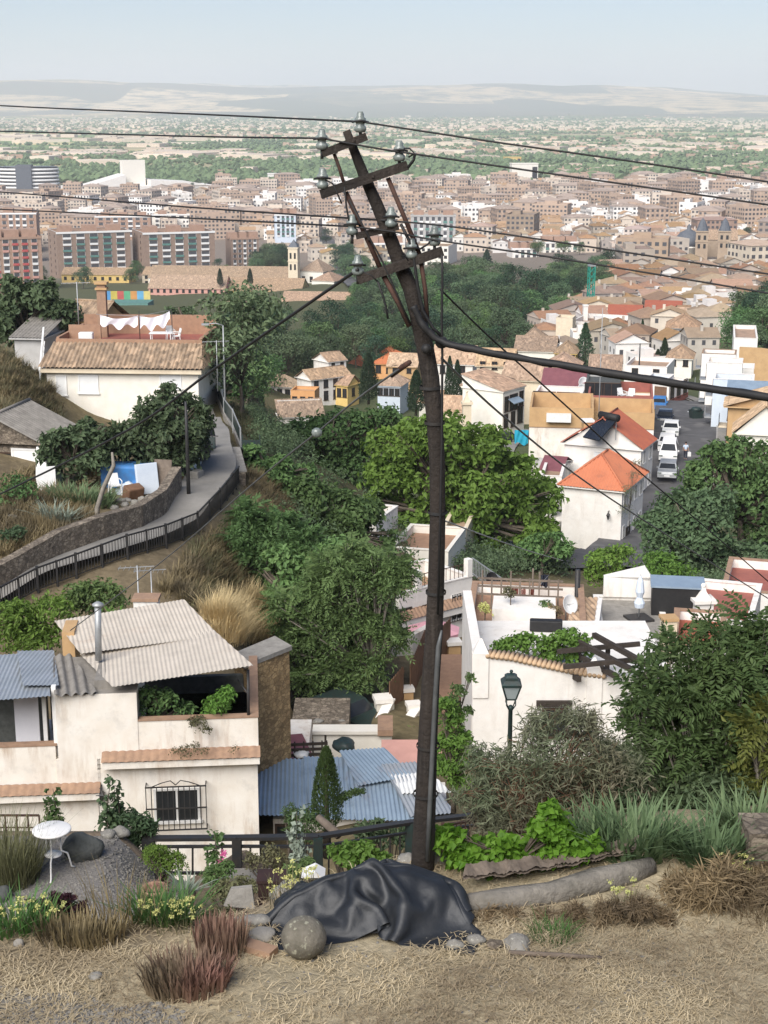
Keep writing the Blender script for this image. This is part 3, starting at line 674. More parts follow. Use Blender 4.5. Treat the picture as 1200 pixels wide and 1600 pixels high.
def chimney_mb(c, w_=.5, h=1.2, mi=0):
    m = MB().box(c[0]-w_/2, c[0]+w_/2, c[1]-w_/2, c[1]+w_/2, c[2]-1.2, c[2]+h, 0)
    m.box(c[0]-w_*.62, c[0]+w_*.62, c[1]-w_*.62, c[1]+w_*.62, c[2]+h, c[2]+h+.1, 1)
    m.lathe([(w_*.6, h+.1), (w_*.15, h+.45), (.02, h+.5)], c, 4, 1, rz=.785); return m
def house(label, corner, base, eave, Y, pxA, pxB, ang, roof='hip', wall='white', rmat='tile', rh=1.6, ov=.35, fa=None, fb=None, geo=None, side='r', name='house', cat='house', group=None, chim=None, par_h=.7, door=None, sink=3.0, wk='plain', floor='tile', wd=None, dp=None):
    """A house from its near vertical edge: (corner px, base py, eave py) at distance Y; pxA and pxB are where its two visible faces end.
    side 'r': near edge is the front's right end; the second face recedes right. fa/fb: (cols, floors, w, h, first sill) window grids."""
    th = math.radians(ang); o = at(corner, base, Y); ez = at(corner, eave, Y).z; h = ez - o.z; s = -1 if side == 'r' else 1
    if wd is None: wd = _solve(lambda k: proj((o.x + s*k*math.cos(th), o.y + s*k*math.sin(th), ez))[0], pxA, .3, 80)
    if dp is None: dp = _solve(lambda k: proj((o.x - k*math.sin(th), o.y + k*math.cos(th), ez))[0], pxB, .3, 80)
    if side == 'l' and 140 < Y < 330: dp = min(dp, 15.0)
    if side == 'r' and ang > -30: dp = min(dp, max(6.0, 1.35*wd))
    dp = min(max(dp, 4.0 if Y < 600 else 13.0), 30 if Y > 600 else 80)
    x0, x1 = (-wd, 0) if s < 0 else (0, wd); y0, y1 = 0, dp
    t = empty(name, o, th, label, cat, group)
    if geo is None: geo = Y < 330
    if roof == 'flat':
        m = MB(); k = .18
        m.box(x0, x1, y0, y1, -sink, h - par_h, 0, 1)
        m.box(x0, x1, y0, y0+k, h-par_h, h).box(x0, x1, y1-k, y1, h-par_h, h).box(x0, x0+k, y0+k, y1-k, h-par_h, h).box(x1-k, x1, y0+k, y1-k, h-par_h, h)
        m.build('wall', [MT[wall], MT[floor]], t)
        c = MB(); z = h
        for q in ((x0-.04, x1+.04, y0-.04, y0+k+.04), (x0-.04, x1+.04, y1-k-.04, y1+.04), (x0-.04, x0+k+.04, y0+k+.04, y1-k-.04), (x1-k-.04, x1+.04, y0+k+.04, y1-k-.04)): c.box(*q, z, z+.06)
        c.build('roof', MT[rmat], t)
    else:
        MB().box(x0, x1, y0, y1, -sink, h-.16).build('wall', MT[wall], t)
        roof_mb(x0, x1, y0, y1, h, roof, rh, ov, geo=geo).build('roof', [MT[rmat], MT[wall]], t)
    rg = random.Random(hash(label) % 999 if False else len(label) * 7 + int(corner))
    def grid(spec, face):
        if not spec: return
        cols, fl, w_, hh, z0 = spec[:5]; skip = spec[5] if len(spec) > 5 else ()
        fh = (h - .3) / fl
        for f in range(fl):
            for c in range(cols):
                if (c, f) in skip: continue
                q = (c + .5) / cols
                if face == 'a': add_window(t, (x0 + (x1-x0)*q, y0-.012, z0 + f*fh), 0, w_, hh, wk)
                elif s < 0: add_window(t, (x1+.012, y0 + (y1-y0)*q, z0 + f*fh), math.pi/2, w_, hh, wk)
                else: add_window(t, (x0-.012, y0 + (y1-y0)*q, z0 + f*fh), -math.pi/2, w_, hh, wk)
    grid(fa, 'a'); grid(fb, 'b')
    if door is not None:
        f, q = door
        if f == 'a': add_door(t, (x0 + (x1-x0)*q, y0-.01, 0), 0)
        elif s < 0: add_door(t, (x1+.01, y0 + (y1-y0)*q, 0), math.pi/2)
        else: add_door(t, (x0-.01, y0 + (y1-y0)*q, 0), -math.pi/2)
    if chim:
        for (qx, qy, hz_) in chim: chimney_mb((x0+(x1-x0)*qx, y0+(y1-y0)*qy, h + (rh*.5 if roof != 'flat' else 0)), .55, hz_).build('chimney', [MT[wall], MT['terracotta']], t)
    t['_dims'] = (x0, x1, y0, y1, h); return t
def dims(t): return tuple(t['_dims'])
# ---------------------------------------------------------------- cars, people
def car(label, pos, rz, col, kind='hatch', scale=1.0, name='car'):
    t = empty(name, pos, rz, label, 'car', 'cars parked along the street'); L, Wd = 4.1, 1.74
    prof = [(-2.05,.32),(-2.05,.62),(-1.98,.84),(-1.1,.93),(-.55,1.38),(.1,1.47),(1.05,1.45),(1.72,1.05),(2.0,.95),(2.05,.55),(2.02,.30)]
    if kind == 'van': prof = [(-2.05,.32),(-2.05,.70),(-1.95,.95),(-1.35,1.05),(-.75,1.72),(-.1,1.82),(1.95,1.80),(2.05,1.2),(2.05,.6),(2.03,.3)]
    m = MB(); n = len(prof); ring = []
    for yy, inset in ((-Wd/2, .0), (-Wd/2+.04, .0), (Wd/2-.04, .0), (Wd/2, .0)):
        ring.append([(px_, (yy if z < .95 else yy*(1 - (z-.95)*.30)), z) for px_, z in prof])
    for a, b in ((0, 1), (1, 2), (2, 3)):
        for i in range(n): m.face([ring[a][i], ring[b][i], ring[b][(i+1) % n], ring[a][(i+1) % n]], 0, None, False)
    m.face(ring[0][::-1]); m.face(ring[3]); m.build('body', MT[col], t)
    g = MB(); i0 = 3
    a, b = prof[3], prof[4]
    def yw(z): return Wd/2*(1 - max(0, z-.95)*.30)
    for (pa, pb, nm, off) in ((prof[3], prof[4], 'windscreen', -1), ((prof[6], prof[7]) + ('rear_window', 1) if kind != 'van' else (prof[6], prof[7], 'rear_window', 1))):
        d = Vector((pb[0]-pa[0], 0, pb[1]-pa[1])); nr = Vector((-d.z, 0, d.x)).normalized() * .012
        if nr.x * off < 0: nr = -nr
        p0 = Vector((pa[0], 0, pa[1])) + d*.08 + nr; p1 = Vector((pa[0], 0, pa[1])) + d*.92 + nr
        q = MB(); w0, w1 = yw(p0.z)-.10, yw(p1.z)-.12
        q.extr([(p0.x, -w0, p0.z), (p0.x, w0, p0.z), (p1.x, w1, p1.z), (p1.x, -w1, p1.z)], nr*.5); q.build(nm, MT['pane'], t)
    zt = 1.38 if kind != 'van' else 1.7
    for sgn in (-1, 1):
        q = MB(); pts = [(-.95, .97), (-.52, zt-.04), (.1, zt), (1.0, zt-.02), (1.45, 1.08), (1.4, .97)]
        q.extr([(x_, sgn*(yw(z)+.004), z) for x_, z in pts], (0, sgn*.012, 0)); q.build('side_window', MT['pane'], t)
        MB().box(-.85, -.62, sgn*.86 if sgn > 0 else -1.02, 1.02 if sgn > 0 else -.86, .93, 1.06).build('mirror', MT[col], t)
        MB().box(-2.07, -1.99, sgn*.68-.17, sgn*.68+.17, .66, .80).build('headlight', MT['porcelain'], t)
        MB().box(1.99, 2.075, sgn*.70-.14, sgn*.70+.14, .74, .92).build('tail_light', MT['redband'], t)
        for xx in (-1.28, 1.28):
            w_ = MB(); w_.tube([(xx, sgn*.72, .32), (xx, sgn*.89, .32)], .32, 16, 0); wo_ = w_.build('wheel', MT['rubber'], t)
            MB().tube([(xx, sgn*.885, .32), (xx, sgn*.90, .32)], .19, 10).build('rim', MT['galv'], wo_)
    MB().box(-2.08, -2.04, -.26, .26, .42, .54).build('number_plate', MT['plastic_w'], t)
    t.scale = (scale,)*3; return t
def skinned(name, joints, edges, mat, parent=None, sub=2):
    me = bpy.data.meshes.new(name); me.from_pydata([j[:3] for j in joints], edges, []); o = link(name, me, parent)
    sk = o.modifiers.new('skin', 'SKIN'); sk.use_smooth_shade = True
    for v_, j in zip(me.skin_vertices[0].data, joints): v_.radius = (j[3], j[4] if len(j) > 4 else j[3]); v_.use_root = False
    me.skin_vertices[0].data[0].use_root = True
    ss = o.modifiers.new('sub', 'SUBSURF'); ss.levels = ss.render_levels = sub
    me.materials.append(mat); return o
def walker(label, pos, rz, shirt='shirt'):
    """A walking adult: one continuous body with head, hands and feet, clothes over it."""
    t = empty('person', pos, rz, label, 'person')
    J = [(0,0,.95,.13,.10),(0,0,1.15,.12,.09),(0,0,1.36,.15,.10),(0,0,1.47,.06),(0,-.01,1.56,.065),(0,-.02,1.64,.082,.10),(0,-.01,1.73,.06,.07),
         (.18,0,1.40,.055),(.24,.03,1.14,.042),(.25,-.06,.90,.034),(.25,-.09,.81,.035,.02),(-.18,0,1.40,.055),(-.25,-.02,1.14,.042),(-.27,-.10,.91,.034),(-.27,-.13,.82,.035,.02),
         (.09,0,.88,.085),(.10,-.10,.50,.06),(.10,-.06,.09,.042),(.10,-.20,.04,.035,.03),(-.09,0,.88,.085),(-.10,.06,.50,.06),(-.10,.24,.12,.042),(-.10,.14,.05,.035,.03)]
    E = [(0,1),(1,2),(2,3),(3,4),(4,5),(5,6),(2,7),(7,8),(8,9),(9,10),(2,11),(11,12),(12,13),(13,14),(0,15),(15,16),(16,17),(17,18),(0,19),(19,20),(20,21),(21,22)]
    body = skinned('body', J, E, MT['skin'], t)
    skinned('shirt', [(0,0,.93,.145,.115),(0,0,1.15,.138,.108),(0,0,1.37,.165,.118),(0,0,1.44,.085),(.185,0,1.41,.075),(.235,.02,1.20,.062),(-.185,0,1.41,.075),(-.24,-.01,1.20,.062)],
            [(0,1),(1,2),(2,3),(2,4),(4,5),(2,6),(6,7)], MT[shirt], t)
    skinned('trousers', [(0,0,.98,.140,.112),(.09,0,.88,.105),(.10,-.10,.50,.078),(.10,-.065,.13,.06),(-.09,0,.88,.105),(-.10,.06,.50,.078),(-.10,.235,.16,.06)],
            [(0,1),(1,2),(2,3),(0,4),(4,5),(5,6)], MT['navy'], t)
    MB().ball((0, 0.0, 1.70), .105, n=12, sz=.85, sy=1.1).build('hair', MT['hair'], t)
    return t
# ================================================================ FOREGROUND
RG = random.Random(11)
def rock(label, px, py, Y, rx, rz, mat='stone', seed=0, group=None, name='rock', ry=None, free=False, cat='rock'):
    if Y is None: Y = gx(px, py).y
    k = sc(py, Y); p = at(px, py, Y); r_ = random.Random(seed + int(px)); bm = bmesh.new()
    bmesh.ops.create_icosphere(bm, subdivisions=3, radius=1); ph = [r_.uniform(0, 6.3) for _ in range(6)]
    for v_ in bm.verts:
        c = v_.co; d = 1 + .13*math.sin(c.x*2.6+ph[0]) + .11*math.sin(c.y*3.1+ph[1]) + .10*math.sin(c.z*3.3+ph[2]) + .06*math.sin(c.x*6+c.z*5+ph[3]) + .04*math.sin(c.y*9+c.x*7+ph[4])
        c *= d; c.x *= rx/k; c.z *= rz/k; c.y *= (ry or rx*.8)/k
        if c.z < -.5*rz/k: c.z = -.5*rz/k
    me = bpy.data.meshes.new(name); bm.to_mesh(me); bm.free(); me.materials.append(MT[mat])
    for f in me.polygons: f.use_smooth = True
    o = link(name, me); o.location = p if free else (p.x, Y, H(p.x, Y) + rz/k*.45)
    return tag(o, label, cat, group)
def gx(px, py):                                  # where the sight line meets the near ground
    return gp(px, py, 12.6, 60)
# ---- leaning utility pole
PY = 17.75
pole = empty('utility_pole', gx(662, 1366), 0, 'tall dark wooden power pole, bent and leaning left at its top, behind the black tarpaulin', 'utility pole')
pole.location = (at(662, 1366, PY).x, PY, 0)
def lp(px, py, dy=0.0): return at(px, py, PY + dy) - pole.location
axis = [(660,1375,38),(661,1330,36),(665,1240,32),(668,1160,30),(673,1070,28),(678,990,27),(682,900,26),(684,800,25),(683,720,25),(679,650,26),(673,590,27),(664,540,27),(652,490,26),(641,450,25),(624,410,23),(606,362,21),(588,318,19),(568,272,17),(552,232,14),(541,204,12)]
rad = [w_/2/sc(y_, PY) for x_, y_, w_ in axis]
MB().tube([lp(x_, y_) for x_, y_, w_ in axis], rad, 18, wob=.045, rng=random.Random(3)).build('shaft', MT['pole'], pole)
arms = [((504,240),(573,213),12),((501,304),(637,258),14),((556,369),(623,354),10),((559,437),(692,392),14)]
AR = []
for i, (a, b, th) in enumerate(arms):
    k = th/sc(a[1], PY); m = MB(); A, B = lp(*a, -.16), lp(*b, -.16); m.bar(A, B, k*.9, k)
    c = (A+B)/2; m.bar(c + Vector((-.1, -.06, -.08)), c + Vector((-.1, .3, -.08)), .03).bar(c + Vector((.1, -.06, .04)), c + Vector((.1, .3, .04)), .03)
    AR.append(m.build('crossarm', MT['pole'], pole))
def insulator(par, px, py, s=1.0):
    b = lp(px, py, -.17); t = MB(); f = s*.066
    t.lathe([(f*.75, 0), (f*1.05, .03), (f*1.0, .06), (f*.72, .075), (f*.72, .10), (f*.98, .115), (f*.95, .15), (f*.66, .165), (f*.60, .20), (f*.42, .225)], b - Vector((0, 0, .02)), 12)
    o = t.build('insulator', MT['porcelain'], par)
    p = MB(); p.tube([b - Vector((0, 0, .12)), b + Vector((0, 0, .0))], .018, 6); p.tube([b + Vector((.09, 0, .09)), b + Vector((0, -.09, .11)), b + Vector((-.09, 0, .09))], .012, 5); p.build('pin', MT['iron'], o)
for k, lst in enumerate([[(503,231),(563,204)],[(504,292),(624,249)],[(550,364),(611,352)],[(559,427),(643,401),(679,381)]]):
    for q in lst: insulator(AR[k], *q)
for pts, r_ in (([(522,240),(530,262),(539,292)], .020), ([(540,300),(570,365),(600,432)], .028), ([(600,432),(622,472),(640,510)], .032), ([(606,278),(632,340),(656,398)], .026), ([(656,398),(664,450),(668,500)], .026)):
    MB().tube([lp(x_, y_, -.13) for x_, y_ in pts], r_, 6).build('brace', MT['rust'], pole)
for pts, r_ in (([(538,292),(541,322),(546,350),(558,360)], .012), ([(545,312),(572,362),(598,410),(616,450),(640,505)], .012), ([(590,440),(598,462),(603,480),(606,498)], .014), ([(690,398),(691,430),(690,500),(691,560),(690,700),(688,800),(684,960)], .016),
                ([(626,350),(640,378),(646,400),(652,445),(660,485),(676,512),(690,526)], .02), ([(508,281),(520,287),(526,300),(534,318)], .010), ([(567,425),(580,430),(590,440)], .010), ([(638,246),(648,240),(640,232),(624,232)], .011), ([(637,262),(646,250),(648,242)], .018), ([(655,390),(668,382),(672,378)], .012), ([(640,410),(630,395),(628,402)], .012)):
    MB().tube([lp(x_, y_, -.2) for x_, y_ in pts], r_, 5).build('lead_wire', MT['rubber'], pole)
MB().tube([lp(x_, y_, -.16) for x_, y_ in ((690,985),(685,1010),(680,1090),(675,1190),(671,1270),(668,1345))], [.012, .030, .030, .030, .030, .030], 10).build('conduit', MT['conduit'], pole)
for (x_, y_, w_) in ((672,605,30),(679,660,29),(684,800,28),(681,925,29),(669,1165,34),(665,1240,36)):
    b = lp(x_, y_); r_ = w_/2/sc(y_, PY) + .012; MB().tube([b - Vector((0, 0, .018)), b + Vector((0, 0, .018))], r_, 16, cap=False).build('band', MT['iron'], pole)
MB().ball(lp(666, 545, -.2), .06, n=8).ball(lp(690, 535, -.2), .075, n=8).build('clamp', MT['rubber'], pole)
# ---- wires
def cable(label, pts, r_, mat='rubber', wob=0, group='wires strung from the leaning pole', name='overhead_wire'):
    P = [at(*q) for q in pts]; out = []
    for i in range(len(P)-1):                     # smooth through the points
        p0, p1, p2, p3 = P[max(i-1, 0)], P[i], P[i+1], P[min(i+2, len(P)-1)]
        for k in range(6):
            t = k/6; out.append(.5*((2*p1) + (p2-p0)*t + (2*p0-5*p1+4*p2-p3)*t*t + (3*p1-p0-3*p2+p3)*t**3))
    out.append(P[-1]); return tag(MB().tube(out, r_, 6, wob=wob, rng=RG).build(name, MT[mat]), label, 'wire', group)
cable('thin black wire running level to the topmost insulator of the leaning pole', [(-260,149,34),(0,165,27),(300,178,21),(562,190,17.55)], .012)
cable('thin black wire falling to the right from the topmost insulator of the pole', [(562,190,17.55),(760,220,17.4),(980,251,17.1),(1200,284,16.7),(1500,330,16)], .012)
cable('thin black wire reaching the left insulator of the pole top crossarm', [(-260,198,34),(0,205,27),(300,213,21),(502,216,17.55)], .012)
cable('thin black wire sloping right past the second crossarm insulator', [(502,216,17.55),(590,232,17.5),(650,241,17.5),(900,277,17.2),(1200,320,16.7),(1500,366,16)], .012)
cable('thin wire crossing the apartment blocks to the small crossarm, upper of two', [(-260,284,34),(0,300,27),(300,324,21),(611,345,17.55)], .012)
cable('thin wire crossing the apartment blocks to the small crossarm, lower of two', [(-260,316,34),(0,327,27),(300,341,21),(550,354,17.55)], .012)
cable('thin wire leaving the small crossarm towards the twin towered church', [(611,345,17.55),(720,356,17.4),(950,390,17.1),(1200,428,16.7),(1500,474,16)], .011)
cable('thin wire leaving the lowest crossarm above the green park trees', [(550,354,17.55),(620,363,17.5),(680,375,17.5),(900,408,17.2),(1200,458,16.7),(1500,510,16)], .011)
cable('thick black bundled cable sweeping right from the bend of the pole', [(646,478,17.5),(662,510,17.48),(690,533,17.45),(740,546,17.3),(850,566,16.9),(1000,591,16.4),(1200,620,15.6),(1500,664,14.4)], .042, wob=.2)
cable('black cable dropping left from the lowest crossarm over the tiled roof house', [(559,421,17.5),(500,462,18.5),(330,580,22),(200,672,26),(0,772,33),(-200,866,42)], .020)
g_ = cable('pale steel guy wire with a ring insulator, stretched down left over the treetops', [(640,566,17.7),(560,622,19),(495,676,21),(400,752,25),(250,880,32),(110,985,39)], .013, 'conduit')
rp = at(495, 676, 20.7)
tag(MB().lathe([(.02, -.065), (.05, -.04), (.058, 0), (.05, .04), (.02, .065)], rp, 12, sx=1.3).build('guy_insulator', MT['porcelain']), 'white egg shaped insulator on the steel guy wire over the trees', 'insulator')
tag(MB().tube([at(640,566,17.68), at(628,574,17.9), at(612,588,18.2)], [.03, .035, .02], 6).build('turnbuckle', MT['rust']), 'rusty turnbuckle where the guy wire leaves the pole', 'turnbuckle')
cable('thin dark wire falling over the orange roof to the right side trees', [(688,452,17.6),(760,522,19),(860,612,21),(1000,738,25),(1100,822,28),(1260,960,33)], .012)
cable('pale grey wire falling across the orange roof house to the white terraces', [(690,560,17.6),(780,645,22),(900,742,28),(1020,822,34),(1200,935,42)], .016, 'conduit')
cable('faint grey wire crossing the big round tree at mid height', [(690,812,17.9),(760,838,22),(830,862,30),(880,876,40)], .010, 'galv')
# ---- black tarpaulin over a heap
def tarp():
    """A plastic sheet let fall over a heap: distance constraints on a grid, settled on the heap's height field."""
    NX, NY, s = 68, 56, .0460; r = np.random.default_rng(4)
    gx_, gy_ = np.meshgrid((np.arange(NX)-NX/2+.5)*s, (np.arange(NY)-NY/2+.5)*s, indexing='ij')
    rot = -.06; X0 = gx_*math.cos(rot)-gy_*math.sin(rot); Y0 = gx_*math.sin(rot)+gy_*math.cos(rot)
    P = np.stack([X0*.93, Y0*.95-.16, .72 + .03*np.sin(X0*9+1)*np.sin(Y0*7) + r.normal(0, .012, X0.shape)], -1); V = np.zeros_like(P)
    def heap(x, y):
        h = np.zeros_like(x)
        for cx, cy, rx, ry, hh in ((.08,-.10,.95,.40,.17), (-.78,.02,.26,.26,.27), (-.40,.10,.34,.30,.41), (-.02,.14,.34,.26,.54), (.40,.12,.40,.26,.55), (.76,.05,.26,.26,.45), (.42,-.30,.16,.12,.40), (-.18,-.24,.16,.14,.34), (.98,-.05,.14,.2,.20)):
            q = np.clip(1 - ((x-cx)/rx)**2 - ((y-cy)/ry)**2, 0, 1); h = np.maximum(h, hh*q**.45)
        return h + .012
    def cons(a, b, L, k):
        d = P[b]-P[a]; n = np.linalg.norm(d, axis=-1, keepdims=True); c = d*((n-L)/np.maximum(n, 1e-6)*.5*k); P[a] += c; P[b] -= c
    sl_ = slice
    def pairs(dx, dy):
        out = []
        for par in (0, 1):
            if dx and not dy: st = 2*dx; a = (sl_(par*dx, NX-dx, st), sl_(None)); out += [((sl_(o, NX-dx, 2*dx), sl_(None)), (sl_(o+dx, NX, 2*dx), sl_(None))) for o in range(par*dx, par*dx+dx)]
            elif dy and not dx: out += [((sl_(None), sl_(o, NY-dy, 2*dy)), (sl_(None), sl_(o+dy, NY, 2*dy))) for o in range(par*dy, par*dy+dy)]
        return out
    def cut(a, b):
        na = P[a].shape; nb = P[b].shape; n0, n1 = min(na[0], nb[0]), min(na[1], nb[1]); return n0, n1
    st = [(a, b, s, 1.0) for a, b in pairs(1, 0)+pairs(0, 1)] + [(a, b, 2*s, .25) for a, b in pairs(2, 0)+pairs(0, 2)]
    def relax(a, b, L, k):
        A, B = P[a], P[b]; n0, n1 = min(A.shape[0], B.shape[0]), min(A.shape[1], B.shape[1]); A, B = A[:n0, :n1], B[:n0, :n1]
        d = B-A; n = np.linalg.norm(d, axis=-1, keepdims=True); c = d*((n-L)/np.maximum(n, 1e-6)*.5*k); A += c; B -= c
    dt = .02
    for step in range(380):
        V[..., 2] -= 6.0*dt; V *= .97; Q = P.copy(); P += V*dt
        if step > 150: g = np.clip(1 - P[..., 2]/.28, 0, 1)*(.0013 if step < 330 else 0); P[..., 0] *= 1-g*.75; P[..., 1] *= 1-g*1.15; P[..., 2] += r.normal(0, .0015, P[..., 2].shape)*(step < 330)
        for it in range(22):
            for q in st: relax(*q)
            for px_ in (0, 1):                     # shear
                A, B = P[px_:-1:2, :-1], P[px_+1::2, 1:]; n0 = min(len(A), len(B)); A, B = A[:n0], B[:n0]; d = B-A; n = np.linalg.norm(d, axis=-1, keepdims=True); c = d*((n-1.414*s)/np.maximum(n, 1e-6)*.22); P[px_:px_+2*n0:2, :-1] += c; P[px_+1:px_+1+2*n0:2, 1:] -= c
            h = heap(P[..., 0], P[..., 1]); low = P[..., 2] < h; P[..., 2] = np.where(low, h, P[..., 2])
        V = (P-Q)/dt; V[..., :2] = np.where(low[..., None], V[..., :2]*.25, V[..., :2]); V = np.clip(V, -3, 3)
    V = P.reshape(-1, 3); I = np.arange(NX*NY).reshape(NX, NY)
    F = np.stack([I[:-1, :-1], I[1:, :-1], I[1:, 1:], I[:-1, 1:]], -1).reshape(-1, 4)
    m = M('black_plastic_sheet', (.022, .025, .030), (.013, .015, .018), 1.4, .5, .15, 9, spec=.45, stain=(.07, .065, .055), stain_amt=.35, stain_scale=(2, 2, 2), stain_lo=.52)
    o = link('tarpaulin', np_mesh('tarpaulin', V, F, m, True)); so_ = o.modifiers.new('thickness', 'SOLIDIFY'); so_.thickness = .006; so_.offset = 1; sd_ = o.modifiers.new('smooth', 'SUBSURF'); sd_.levels = sd_.render_levels = 2; p = at(577, 1430, 16.55); o.location = (p.x, 16.55, -.01)
    hx, hy = np.meshgrid(np.linspace(-1.1, 1.1, 60), np.linspace(-.45, .5, 30), indexing='ij'); hz_ = heap(hx, hy)*.93-.03; I = np.arange(1800).reshape(60, 30)
    link('covered_load', np_mesh('covered_load', np.stack([hx, hy, hz_], -1).reshape(-1, 3), np.stack([I[:-1, :-1], I[1:, :-1], I[1:, 1:], I[:-1, 1:]], -1).reshape(-1, 4), MT['rubber'], True), o)  # black load fills the lifted hem; the dark interior is put into its colour
    return tag(o, 'crumpled black plastic tarpaulin draped over a low heap in front of the pole', 'tarpaulin')
tarp()
b_ = at(475, 1478, 15.72)
tag(MB().ball((0, 0, 0), .262, n=28, sz=.93).build('stone_ball', M('mossy_stone', (.20, .18, .145), (.12, .11, .085), 5, .95, .6, 16, speck=(14, (.30, .29, .22), .60)), None, (b_.x, 15.72, .22)), 'round mossy stone ball lying at the corner of the black tarpaulin', 'stone ball')
# ---- ground cover: trodden straw
def straw():
    r = np.random.default_rng(8); n = 46000; X_ = r.uniform(-5.2, 5.4, n); Y_ = 12.7 + 5.4*r.random(n)**.85
    dens = .55 + .5*bumps(X_, Y_, 1.6, 3); keep = (((X_+.16)/1.16)**2 + ((Y_-16.5)/.74)**2 > 1) & (r.random(n) < np.clip(dens, .15, 1) * np.where(Y_ > np.interp(X_, EDGE_X, EDGE_Y) - .3, .25, 1) * np.where((X_ > 1.0) & (Y_ > 16.8), .25, 1))
    X_, Y_ = X_[keep], Y_[keep]; n = len(X_); Z_ = Harr(X_, Y_) + r.uniform(.0, .035, n); a = r.uniform(0, 6.283, n); L = r.uniform(.07, .26, n)
    up = np.abs(r.normal(.10, .16, n)); P = np.stack([X_, Y_, Z_], 1); T = np.stack([np.cos(a), np.sin(a), up], 1); T /= np.linalg.norm(T, axis=1)[:, None]
    S = np.stack([-np.sin(a), np.cos(a), np.zeros(n)], 1)*.0042; E = P + T*L[:, None]; E[:, 2] -= L*.15; Mid = P + T*(L*.55)[:, None] + np.array([0, 0, .012])
    V = np.stack([P-S, P+S, Mid+S, Mid-S, E], 1).reshape(-1, 3); b = np.arange(n)[:, None]*5
    F = np.concatenate([b + np.array([[0,1,2,3]]), b + np.array([[3,2,4,4]])]); F4 = b + np.array([[0,1,2,3]]); 
    V2 = np.stack([Mid-S, Mid+S, E+S*.3, E-S*.3], 1).reshape(-1, 3); V1 = np.stack([P-S, P+S, Mid+S, Mid-S], 1).reshape(-1, 3)
    VV, FF = merge([(V1, np.arange(len(V1)).reshape(-1, 4)), (V2, np.arange(len(V2)).reshape(-1, 4))])
    tag(link('dry_grass', np_mesh('dry_grass', VV, FF, LV['straw'])), kind='stuff')
straw()
def pebbles(name, xs, ys, n, s, mat, seed, cond=None, z=0):
    r = np.random.default_rng(seed); X_ = r.uniform(*xs, n); Y_ = r.uniform(*ys, n)
    if cond is not None: k = cond(X_, Y_); X_, Y_ = X_[k], Y_[k]; n = len(X_)
    ico = np.array([(1,0,0),(-1,0,0),(0,1,0),(0,-1,0),(0,0,1),(0,0,-1)], float); tri = np.array([(0,2,4),(2,1,4),(1,3,4),(3,0,4),(2,0,5),(1,2,5),(3,1,5),(0,3,5)])
    S = s*r.uniform(.5, 1.5, (n, 1, 3))*np.array([1, 1, .6]); a = r.uniform(0, 6.28, n)
    base = ico[None]*S + r.normal(0, .12, (n, 6, 3))*s; c, s_ = np.cos(a)[:, None], np.sin(a)[:, None]
    B = np.stack([base[..., 0]*c - base[..., 1]*s_, base[..., 0]*s_ + base[..., 1]*c, base[..., 2]], -1)
    V = B + np.stack([X_, Y_, Harr(X_, Y_) + z], -1)[:, None]; F = (np.arange(n)[:, None, None]*6 + tri[None]).reshape(-1, 3)
    return tag(link(name, np_mesh(name, V.reshape(-1, 3), F, mat)), kind='stuff')
gmt = M('gravel_stone', (.24, .225, .20), (.13, .125, .115), 14, .95, 0)
pebbles('gravel', (-4.6, -2.1), (13.9, 15.1), 1700, .034, gmt, 3, lambda X_, Y_: Y_ < 15.0 - (X_+3.9)*.24 + .07*np.sin(X_*7))
pebbles('pebbles', (-2.5, 3.6), (13.9, 17.2), 520, .022, gmt, 6)
# gravel terrace
gxr = lambda Y_: np.interp(Y_, [19.0, 19.6, 20.4, 21.9], [-2.55, -2.6, -2.95, -3.62])
ng = 40; ysg = np.linspace(18.9, 22.0, ng); GX = np.stack([np.linspace(-11, gxr(q), ng) for q in ysg]); GY = np.repeat(ysg[:, None], ng, 1)
GV = np.stack([GX, GY, Harr(GX.ravel(), GY.ravel()).reshape(GX.shape) + .03], -1).reshape(-1, 3); I = np.arange(ng*ng).reshape(ng, ng)
tag(link('gravel_terrace', np_mesh('gravel_terrace', GV, np.stack([I[:-1,:-1], I[:-1,1:], I[1:,1:], I[1:,:-1]], -1).reshape(-1, 4), M('grey_gravel', (.26, .24, .215), (.15, .14, .13), 26, .95, .9, 30), True)), kind='structure')
pebbles('terrace_gravel', (-7.2, -2.5), (18.9, 22), 5200, .026, gmt, 12, lambda X_, Y_: X_ < gxr(Y_) - .02, z=.03)
for i, (px, py, Y, s) in enumerate([(282,1404,19.75,11),(272,1388,19.95,12),(262,1376,20.15,12),(252,1364,20.4,11),(243,1352,20.65,13),(234,1341,20.9,12),(226,1331,21.2,12),(218,1321,21.5,13),(208,1313,21.8,14),(190,1309,22,14),(168,1311,22.05,12),
                                     (62,1318,22.05,14),(35,1324,22.05,13),(10,1331,22.05,14)]):
    rock('pale rough stone in the rim edging the gravel terrace', px, py, None, s, s*.75, 'stone', i, 'rim stones of the gravel terrace')
rock('big dark grey boulder standing behind the white garden table', 133, 1330, 21.3, 29, 27, 'stone_dark', 1)
rock('dark round boulder cut by the frame edge beside the gravel', 0, 1385, 20.0, 14, 18, 'stone_dark', 2)
